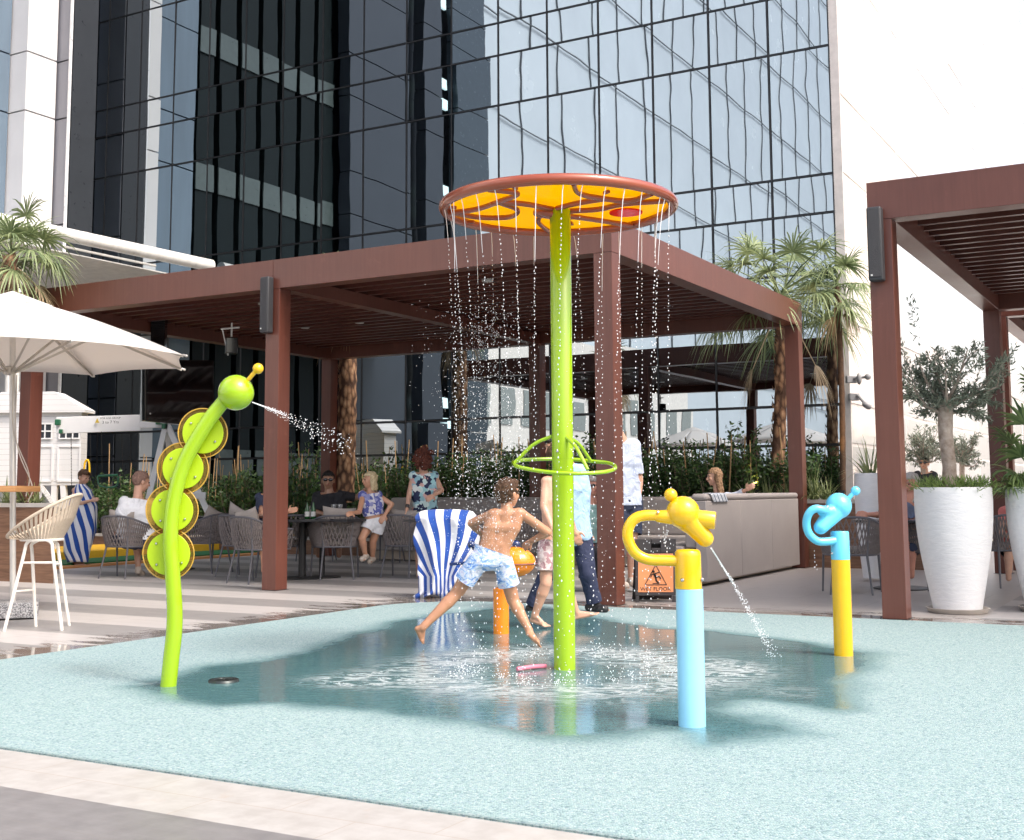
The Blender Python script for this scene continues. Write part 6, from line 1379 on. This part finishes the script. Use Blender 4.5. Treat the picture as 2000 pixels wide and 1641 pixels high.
    if top:
        mt, sleeve, hem = top; mb = MB(); torso(mb, 0.019); cuts = []
        hc = lerp(nk, (hl_ + hr_) / 2, hem); ax = ((hl_ + hr_) / 2 - nk).normalized()
        cuts.append((hc, ax, 0.6)); nd_ = (q(0, 0, -.06) - nk).normalized(); cuts.append((lerp(nk, hd, 0.16), nd_, 0.12 * k))
        for s_ in 'lr':
            if 'e' + s_ in J and sleeve > 0:
                a, b_, c_ = j('s' + s_), j('e' + s_), j('w' + s_)
                if sleeve <= 1: e_ = lerp(a, b_, sleeve + 0.12); mb.cap(a, e_, 0.046 * k * f + 0.018, 0.040 * k + 0.020); cuts.append((lerp(a, b_, sleeve), (b_ - a), 0.10 * k))
                else: mb.cap(a, b_, 0.046 * k * f + 0.014, 0.037 * k + 0.014); e_ = lerp(b_, c_, sleeve - 1); mb.cap(b_, e_, 0.036 * k + .014, .03 * k + .012); cuts.append((lerp(b_, c_, sleeve - 1.06), c_ - b_, 0.09 * k))
        fuse(mb, 'top', mt, 0.011, root, it=6, cuts=cuts, disp=0.006, dscale=14)
    if bottom:
        mt, ln, wst = bottom; mb = MB(); cuts = []; ew = 0.016
        wp = lerp((hl_ + hr_) / 2, nk, wst); ax = (nk - (hl_ + hr_) / 2).normalized(); c_, d_ = lerp(hl_, hr_, 0.14), lerp(hr_, hl_, 0.14)
        mb.cap(c_, d_, 0.092 * k * f + ew, 0.092 * k * f + ew); up1, up2 = lerp(c_, sl, wst + .12), lerp(d_, sr_, wst + .12); mb.cap(c_, up1, 0.092 * k * f + ew, 0.078 * k * f + ew); mb.cap(d_, up2, 0.092 * k * f + ew, 0.078 * k * f + ew); mb.cap(up1, up2, 0.078 * k * f + ew, 0.078 * k * f + ew)
        cuts.append((wp, ax, 0.5))
        for s_ in 'lr':
            if 'k' + s_ in J:
                a, b_ = j('h' + s_), j('k' + s_)
                if ln <= 1:
                    e_ = lerp(a, b_, ln + 0.15); mb.cap(a, e_, 0.082 * k * f + 0.018, 0.066 * k * f + 0.034); cuts.append((lerp(a, b_, ln), b_ - a, 0.15 * k + .03))
                else:
                    mb.cap(a, b_, 0.082 * k * f + .014, 0.056 * k + .024)
                    if 'a' + s_ in J: c2 = j('a' + s_); mb.cap(b_, lerp(b_, c2, ln - 1 + .08), .056 * k + .024, .04 * k + .03); cuts.append((lerp(b_, c2, ln - 1), c2 - b_, .12))
        fuse(mb, 'trousers' if ln > 1 else 'shorts', mt, 0.010, root, it=3, cuts=cuts, disp=0.007, dscale=13)
    if shoes:
        for s_ in 'lr':
            if 't' + s_ in J and 'a' + s_ in J: mb = MB(); foot_prims(mb, j('a' + s_), j('q' + s_), j('t' + s_), k, 0.010); fuse(mb, 'shoe', shoes, 0.008, root, it=2)
    if watch:
        c_, b_ = j('w' + watch), j('e' + watch); p = lerp(c_, b_, .12); mb = MB(); mb.cap(p - (b_ - c_).normalized() * .008, p + (b_ - c_).normalized() * .008, .030 * k, .030 * k); mb.build('watch', M('watch_dark', (.05, .05, .055), .3, .5), root)
    return root, q
BRN = hair_mat('brown_hair', (0.045, 0.024, 0.014), (0.125, 0.070, 0.040)); DRK = hair_mat('black_hair', (0.008, 0.007, 0.007), (0.03, 0.025, 0.022)); BLD = hair_mat('blonde_hair', (0.42, 0.32, 0.17), (0.72, 0.60, 0.40)); AUB = hair_mat('auburn_hair', (0.05, 0.014, 0.010), (0.17, 0.055, 0.035)); LBR = hair_mat('light_brown_hair', (0.16, 0.09, 0.05), (0.38, 0.24, 0.14)); GRY = hair_mat('grey_hair', (0.32, 0.28, 0.26), (0.60, 0.56, 0.52))
def tiedye(t, vec):
    mp = nd(t, 'ShaderNodeMapping'); mp.inputs['Scale'].default_value = (1, 1, 2.4); mp.inputs['Rotation'].default_value = (0, 0.35, 0); t.links.new(vec, mp.inputs[0])
    f = noise(t, mp.outputs[0], 9.0, 4, 0.6, 2.2); return ramp(t, f, [(0.30, (0.07, 0.17, 0.52)), (0.42, (0.22, 0.40, 0.76)), (0.50, (0.55, 0.68, 0.88)), (0.58, (0.74, 0.77, 0.88)), (0.70, (0.40, 0.42, 0.76))])
def floral(sc_, cols):
    def f(t, vec):
        vo = nd(t, 'ShaderNodeTexVoronoi', i_Scale=sc_); n_ = noise(t, vec, sc_ * .6, 3, .5, 1.0); ad = t.nodes.new('ShaderNodeVectorMath'); ad.operation = 'ADD'; t.links.new(vec, ad.inputs[0]); sc2 = t.nodes.new('ShaderNodeVectorMath'); sc2.operation = 'SCALE'; sc2.inputs['Scale'].default_value = 1.5 / sc_
        nn = nd(t, 'ShaderNodeTexNoise', i_Scale=sc_ * .8); t.links.new(vec, nn.inputs['Vector']); t.links.new(nn.outputs[1], sc2.inputs[0]); t.links.new(sc2.outputs[0], ad.inputs[1]); t.links.new(ad.outputs[0], vo.inputs['Vector'])
        sp = t.nodes.new('ShaderNodeSeparateColor'); t.links.new(vo.outputs['Color'], sp.inputs[0]); n2 = len(cols); r_ = ramp(t, sp.outputs[0], [((i + .5) / n2, c) for i, c in enumerate(cols)]); r_.node.color_ramp.interpolation = 'CONSTANT'; return r_
    return f
TIE = cloth('tie_dye_shorts', tiedye); FLO = cloth('floral_blouse', floral(17, [(0.02, 0.03, 0.08), (0.35, 0.62, 0.66), (0.62, 0.78, 0.78), (0.68, 0.42, 0.38), (0.30, 0.52, 0.60), (0.03, 0.04, 0.1), (0.7, 0.74, 0.72)]))
PRT = cloth('pink_print_shorts', floral(34, [(0.55, 0.45, 0.44), (0.34, 0.20, 0.22), (0.62, 0.56, 0.56), (0.42, 0.30, 0.32)])); BLP = cloth('blue_print_top', floral(26, [(0.10, 0.12, 0.38), (0.62, 0.62, 0.72), (0.28, 0.30, 0.55), (0.7, 0.7, 0.75)]))
WHT = cloth('white_cotton', None, (0.76, 0.78, 0.82)); BLK = cloth('black_cotton', None, (0.018, 0.018, 0.022)); LBL = cloth('light_blue_shirt', None, (0.33, 0.50, 0.70)); GBL = cloth('grey_blue_shirt', None, (0.50, 0.57, 0.72)); NVY = cloth('navy_trousers', None, (0.022, 0.03, 0.07)); NV2 = cloth('navy_shorts', None, (0.025, 0.035, 0.07)); SLT = cloth('slate_blue_tee', None, (0.13, 0.16, 0.25)); PNK = cloth('coral_top', None, (0.72, 0.22, 0.20)); MINT = cloth('mint_top', None, (.35, .55, .5)); SHOE = M('black_shoe', (0.02, 0.02, 0.022), 0.5); WSH = M('pale_sandal', (0.6, 0.52, 0.44), .6)
# running boy
person('barefoot running boy in blue and white tie dye shorts, back to the camera', 8.62, dict(head=(991, 965, 0.05), sl=(962, 1004, 0), sr=(1018, 1003, 0.03), el=(921, 1022, 0.10), wl=(943, 1046, 0.24), er=(1070, 1040, 0.10), wr=(1038, 1057, 0.18), fr=(1018, 1074, 0.22),
    hl=(934, 1094, 0), hr=(981, 1092, 0.02), kl=(893, 1158, 0.06), al=(825, 1226, -0.05), ql=(810, 1231, -0.05), tl=(826, 1260, -0.02), kr=(1002, 1172, 0.10), ar=(1034, 1232, 0.02), qr=(1028, 1241, 0.0), tr=(1054, 1262, -0.08)),
    k=0.73, hk=0.94, limb=1.16, skn=SK_BOY, face=(0.62, 0.75, 0.05), up=(0.06, 0, 1), voxel=0.0052, hair='short', hmat=BRN, bottom=(TIE, 0.62, 0.20), fat=0.94, sm_=10, hands=dict(r=((0, -1, 0.3), 0.7, 1), l=((0, -1, 0), 0.8, 1)))
# second boy
person('fair barefoot boy in pinkish print shorts stepping behind the lime pole', 9.75, dict(head=(1092, 892, 0), sl=(1066, 940, 0), sr=(1112, 944, 0.05), el=(1062, 990, -.06), wl=(1078, 1030, -.12), er=(1108, 1000, .12), wr=(1100, 1040, .1), hl=(1068, 1070, 0), hr=(1092, 1070, 0.02),
    kl=(1066, 1140, -0.05), al=(1044, 1203, 0), ql=(1039, 1217, 0.02), tl=(1071, 1226, -.05), kr=(1106, 1145, .03), ar=(1126, 1198, .08), qr=(1122, 1212, .08), tr=(1170, 1200, .08)), k=0.78, hk=.9, limb=1.12, skn=SK_FAIR, face=(0.9, 0.3, -.1), voxel=0.0065, hair='short', hmat=BRN, bottom=(PRT, 0.66, 0.12), fat=.95)
# adult in light blue shirt
person('dark haired adult in light blue shirt and navy trousers striding behind the lime pole', 11.05, dict(head=(1085, 873, 0), sl=(1098, 915, -.05), sr=(1136, 922, .1), el=(1105, 990, -.22), wl=(1122, 1036, -.24), er=(1140, 990, .15), wr=(1145, 1040, .12), hl=(1110, 1050, 0), hr=(1138, 1050, .05),
    kl=(1068, 1120, .1), al=(1038, 1188, .15), ql=(1030, 1192, .15), tl=(1048, 1208, .05), kr=(1148, 1125, -.05), ar=(1162, 1180, 0), qr=(1150, 1192, .05), tr=(1184, 1194, -.1)), k=0.98, skn=SK_TAN, face=(-0.8, -0.4, -.25), voxel=0.008, hair='short', hmat=DRK, top=(LBL, 0.9, 1.12), bottom=(NVY, 1.92, .05), shoes=SHOE)
# man behind post
person('man in pale grey blue shirt and navy shorts standing behind the post beside the sign', 13.3, dict(head=(1198, 828, 0), sl=(1200, 868, 0), sr=(1239, 870, 0.1), el=(1195, 925, 0), wl=(1192, 975, -.1), er=(1250, 1040 - 100, .1), wr=(1244, 1040 - 45, 0), hl=(1208, 985, 0), hr=(1238, 985, .08),
    kl=(1206, 1065, -.05), al=(1210, 1135, 0), ql=(1206, 1143, 0), tl=(1222, 1147, -.2), kr=(1234, 1062, 0), ar=(1232, 1132, .1), qr=(1230, 1142, .15), tr=(1243, 1146, -.15)), k=1.02, skn=SK_FAIR, face=(-0.8, -.5, -.3), hair='short', hmat=GRY, top=(GBL, .8, 1.02), bottom=(NV2, .75, .1), shoes=WSH, fat=1.08)
# woman with sunglasses
person('woman with cropped grey hair and dark sunglasses peering out left of the wet post', 13.6, dict(head=(1157, 950, 0), sl=(1136, 990, .05), sr=(1180, 992, 0), hl=(1142, 1068, 0), hr=(1172, 1068, 0), el=(1128, 1028, -.05), wl=(1145, 1052, -.2), kl=(1140, 1078, -.4), kr=(1172, 1078, -.4), al=(1142, 1140, -.35), ar=(1172, 1140, -.35)), k=0.93, skn=SK_RED, face=(.35, -.9, .0), hair='short', hmat=GRY, top=(MINT, .3, 1.0), bottom=(BLK, 1.8, .1), sunglasses=True)
# man in black with sunglasses
person('dark haired man in sunglasses and black t-shirt lounging on the sofa', 16.35, dict(head=(641, 938, 0), sl=(668, 968, 0), sr=(620, 970, 0), el=(697, 972, .05), wl=(718, 952, .02), er=(613, 1000, -.05), wr=(632, 1004, -.35), hl=(658, 1035, .1), hr=(628, 1035, .1), kl=(662, 1030, -.4), kr=(622, 1030, -.4), al=(662, 1085, -.4), ar=(622, 1085, -.4)), k=1.02, skn=SK_DARK, face=(0.12, -1, -.05), hair='short', hmat=DRK, top=(BLK, .85, .98), bottom=(NV2, .8, .1), sunglasses=True, fat=1.1)
# blonde woman
person('blonde woman in blue patterned halter top and white shorts, hand on hip', 15.5, dict(head=(722, 938, 0), sl=(709, 968, -.05), sr=(738, 968, .08), el=(702, 1000, -.25), wl=(690, 1002, -.4), er=(765, 985, .05), wr=(752, 1005, -.02), hl=(722, 1022, 0), hr=(742, 1020, .06), kl=(707, 1052, -.12), al=(714, 1086, -.04), ql=(716, 1091, 0), tl=(706, 1095, -.15), kr=(728, 1058, .1), ar=(728, 1090, .2), qr=(730, 1096, .2), tr=(722, 1100, .1)), k=.90, skn=SK_TAN, face=(-.8, -.45, 0), hair='bob', hmat=BLD, top=(BLP, 0, .72), bottom=(WHT, .5, .18), fat=.95, shoes=WSH)
# floral woman
person('woman with curly auburn hair in a floral sleeveless blouse standing with her back turned', 15.75, dict(head=(826, 893, 0), sl=(808, 930, 0), sr=(848, 930, .05), el=(800, 962, -.05), wl=(795, 993, -.16), er=(862, 958, -.02), wr=(846, 968, -.2), hl=(818, 1015, 0), hr=(842, 1015, .05), kl=(818, 1075, -.02), al=(818, 1124, .03), ql=(818, 1131, .04), tl=(810, 1134, .16), kr=(842, 1072, .02), ar=(840, 1120, .08), qr=(840, 1128, .1), tr=(846, 1130, .22)), k=.97, skn=SK_FAIR, face=(.1, 1, 0), hair='curly', hmat=AUB, top=(FLO, 0, 1.0), bottom=(FLO, .22, .3), watch='l', hands=dict(l=((1, 0, 0), .8, 1)))
# man in white t-shirt
person('man with cropped hair in a white t-shirt seated at left, back turned', 15.85, dict(head=(276, 941, .1), sl=(244, 982, 0), sr=(292, 984, .1), el=(234, 1022, .1), wl=(262, 1030, .3), er=(312, 985, .28), wr=(330, 955, .4), hl=(240, 1048, 0), hr=(288, 1050, .05), kl=(268, 1056, .45), kr=(300, 1056, .45), al=(270, 1112, .35), ar=(296, 1112, .35), ql=(268, 1120, .35), tl=(278, 1124, .5), qr=(294, 1120, .35), tr=(304, 1122, .5)), k=1.10, skn=SK_FAIR, face=(.75, .6, -.2), hair='buzz', hmat=hair_mat('cropped_hair', (.17, .10, .08), (.30, .19, .15)), top=(WHT, .85, 1.08), bottom=(NV2, .8, .04), fat=1.36, shoes=WSH)
# long haired woman
person('young woman with long light brown hair in profile on the corner sofa', 15.35, dict(head=(1395, 932, 0), sl=(1384, 975, -.1), sr=(1424, 972, .1), el=(1390, 1010, -.15), wl=(1380, 1030, -.25), er=(1440, 968, .05), wr=(1457, 957, -.05), hl=(1398, 1040, 0), hr=(1420, 1040, .1), kl=(1370, 1045, -.05), kr=(1375, 1045, .15), al=(1368, 1100, 0), ar=(1372, 1100, .2)), k=.93, skn=SK_FAIR, face=(-1, -.12, -.05), hair='long', hmat=LBR, top=(cloth('pale_blue_blouse', None, (.50, .56, .66)), 1.8, 1.0), bottom=(NVY, 1.8, .1))
# grey haired man at right table
person('grey haired man in slate blue t-shirt leaning on the right table', 13.6, dict(head=(1779, 945, .1), sl=(1746, 990, 0), sr=(1786, 992, .1), el=(1722, 1006, -.2), wl=(1694, 1005, -.35), er=(1790, 1020, -.05), wr=(1770, 1020, -.3), hl=(1762, 1060, .1), hr=(1788, 1060, .15), kl=(1745, 1068, -.35), kr=(1780, 1068, -.35), al=(1745, 1125, -.3), ar=(1780, 1125, -.3)), k=1.02, skn=SK_RED, face=(-.75, -.6, -.15), hair='short', hmat=GRY, top=(SLT, .9, 1.0), bottom=(NV2, .8, .1), fat=1.15)
person('bearded man in sunglasses and black t-shirt seated far off beyond the olive pot', 21.0, dict(head=(1805, 905, 0), sl=(1790, 928, 0), sr=(1824, 928, .05), el=(1785, 950, 0), wl=(1790, 962, -.2), er=(1828, 950, 0), wr=(1820, 962, -.2), hl=(1797, 975, 0), hr=(1818, 975, 0), kl=(1795, 978, -.4), kr=(1820, 978, -.4), al=(1795, 1015, -.4), ar=(1820, 1015, -.4)), k=1.0, skn=SK_TAN, face=(-.5, -.85, 0), hair='short', hmat=DRK, top=(BLK, .9, 1.0), bottom=(NV2, .8, .1), sunglasses=True)
person('seated person in a coral top between the two big white pots', 13.9, dict(head=(1985, 960, 0), sl=(1962, 1000, 0), sr=(2002, 1002, .05), el=(1955, 1040, -.05), wl=(1972, 1050, -.25), er=(2010, 1040, 0), wr=(1998, 1050, -.25), hl=(1972, 1072, 0), hr=(1998, 1072, 0), kl=(1970, 1075, -.4), kr=(2000, 1075, -.4), al=(1970, 1130, -.4), ar=(2000, 1130, -.4)), k=.95, skn=SK_FAIR, face=(-.3, -.9, -.1), hair='bob', hmat=BRN, top=(PNK, .5, 1.0), bottom=(NV2, .8, .1))
person('diner mostly hidden by the middle pergola post, forearm resting on the round table', 15.1, dict(head=(527, 938, 0), sl=(508, 972, 0), sr=(546, 972, 0), el=(545, 1006, -.1), wl=(562, 1000, -.15), er=(508, 1006, -.05), wr=(520, 1008, -.3), hl=(515, 1050, 0), hr=(540, 1050, 0), kl=(515, 1055, -.35), kr=(540, 1055, -.35), al=(515, 1115, -.3), ar=(540, 1115, -.3)), k=.92, skn=SK_TAN, face=(.6, -.7, -.1), hair='short', hmat=DRK, top=(NV2, .7, 1.0), bottom=(NV2, .8, .1))
# towel child
tc_, tq = person('child wrapped in a blue and white striped towel looking down at left', 18.3, dict(head=(164, 932, 0), sl=(146, 958, 0), sr=(172, 960, .1), el=(150, 985, -.1), wl=(178, 978, -.2), hl=(150, 1030, 0), hr=(168, 1030, .05), kl=(148, 1068, 0), kr=(158, 1068, 0), al=(147, 1097, 0), ar=(157, 1097, 0), ql=(145, 1103, .05), tl=(153, 1105, -.1), qr=(155, 1103, .05), tr=(163, 1105, -.08)), k=.86, hk=.92, skn=SK_FAIR, face=(.85, -.4, -.35), hair='short', hmat=BRN)
def f_w(a, b_):      # wrap: a round the body from the front opening over the back, b top to bottom
    zz = b_; ks = [0, 0.1, 0.3, 0.6, 0.85, 1.0]
    xl = np.interp(zz, ks, [150, 143, 133, 126, 124, 132]); xr_ = np.interp(zz, ks, [166, 178, 189, 187, 176, 172]); y = np.interp(zz, [0, .1, 1], [946, 958, 1098])
    ang = math.pi * (-0.12 + 1.75 * a) - math.pi * 0.30; cx = (xl + xr_) / 2; rx = (xr_ - xl) / 2; fold = 1 + 0.07 * math.sin(a * 34 + zz * 3) * min(1, zz * 2.2)
    return P(cx - math.cos(ang) * rx * fold * -1 if False else cx + math.cos(ang) * rx * fold, y, 18.3 + 0.03 - math.sin(ang) * -0.16 * fold * (0.5 + .5 * min(1, zz * 3)) if False else 18.33 - math.sin(ang) * 0.17 * fold * (.6 + .4 * min(1, zz * 3)))
TOW2 = stripe_mat('striped_wrap', (0.78, 0.79, 0.83), (0.015, 0.075, 0.36), 7.0, 0.52)
o = grid_surf('towel_wrap', f_w, 90, 30, TOW2, org=P(160, 1090, 18.3), solid=0.012)
for lp in o.data.loops:
    a, b_ = o.data.uv_layers[0].data[lp.index].uv; o.data.uv_layers[0].data[lp.index].uv = (a * 1.15 + b_ * 0.45, b_)
tag(o, 'blue and white striped beach towel wrapped round the standing child', 'towel')
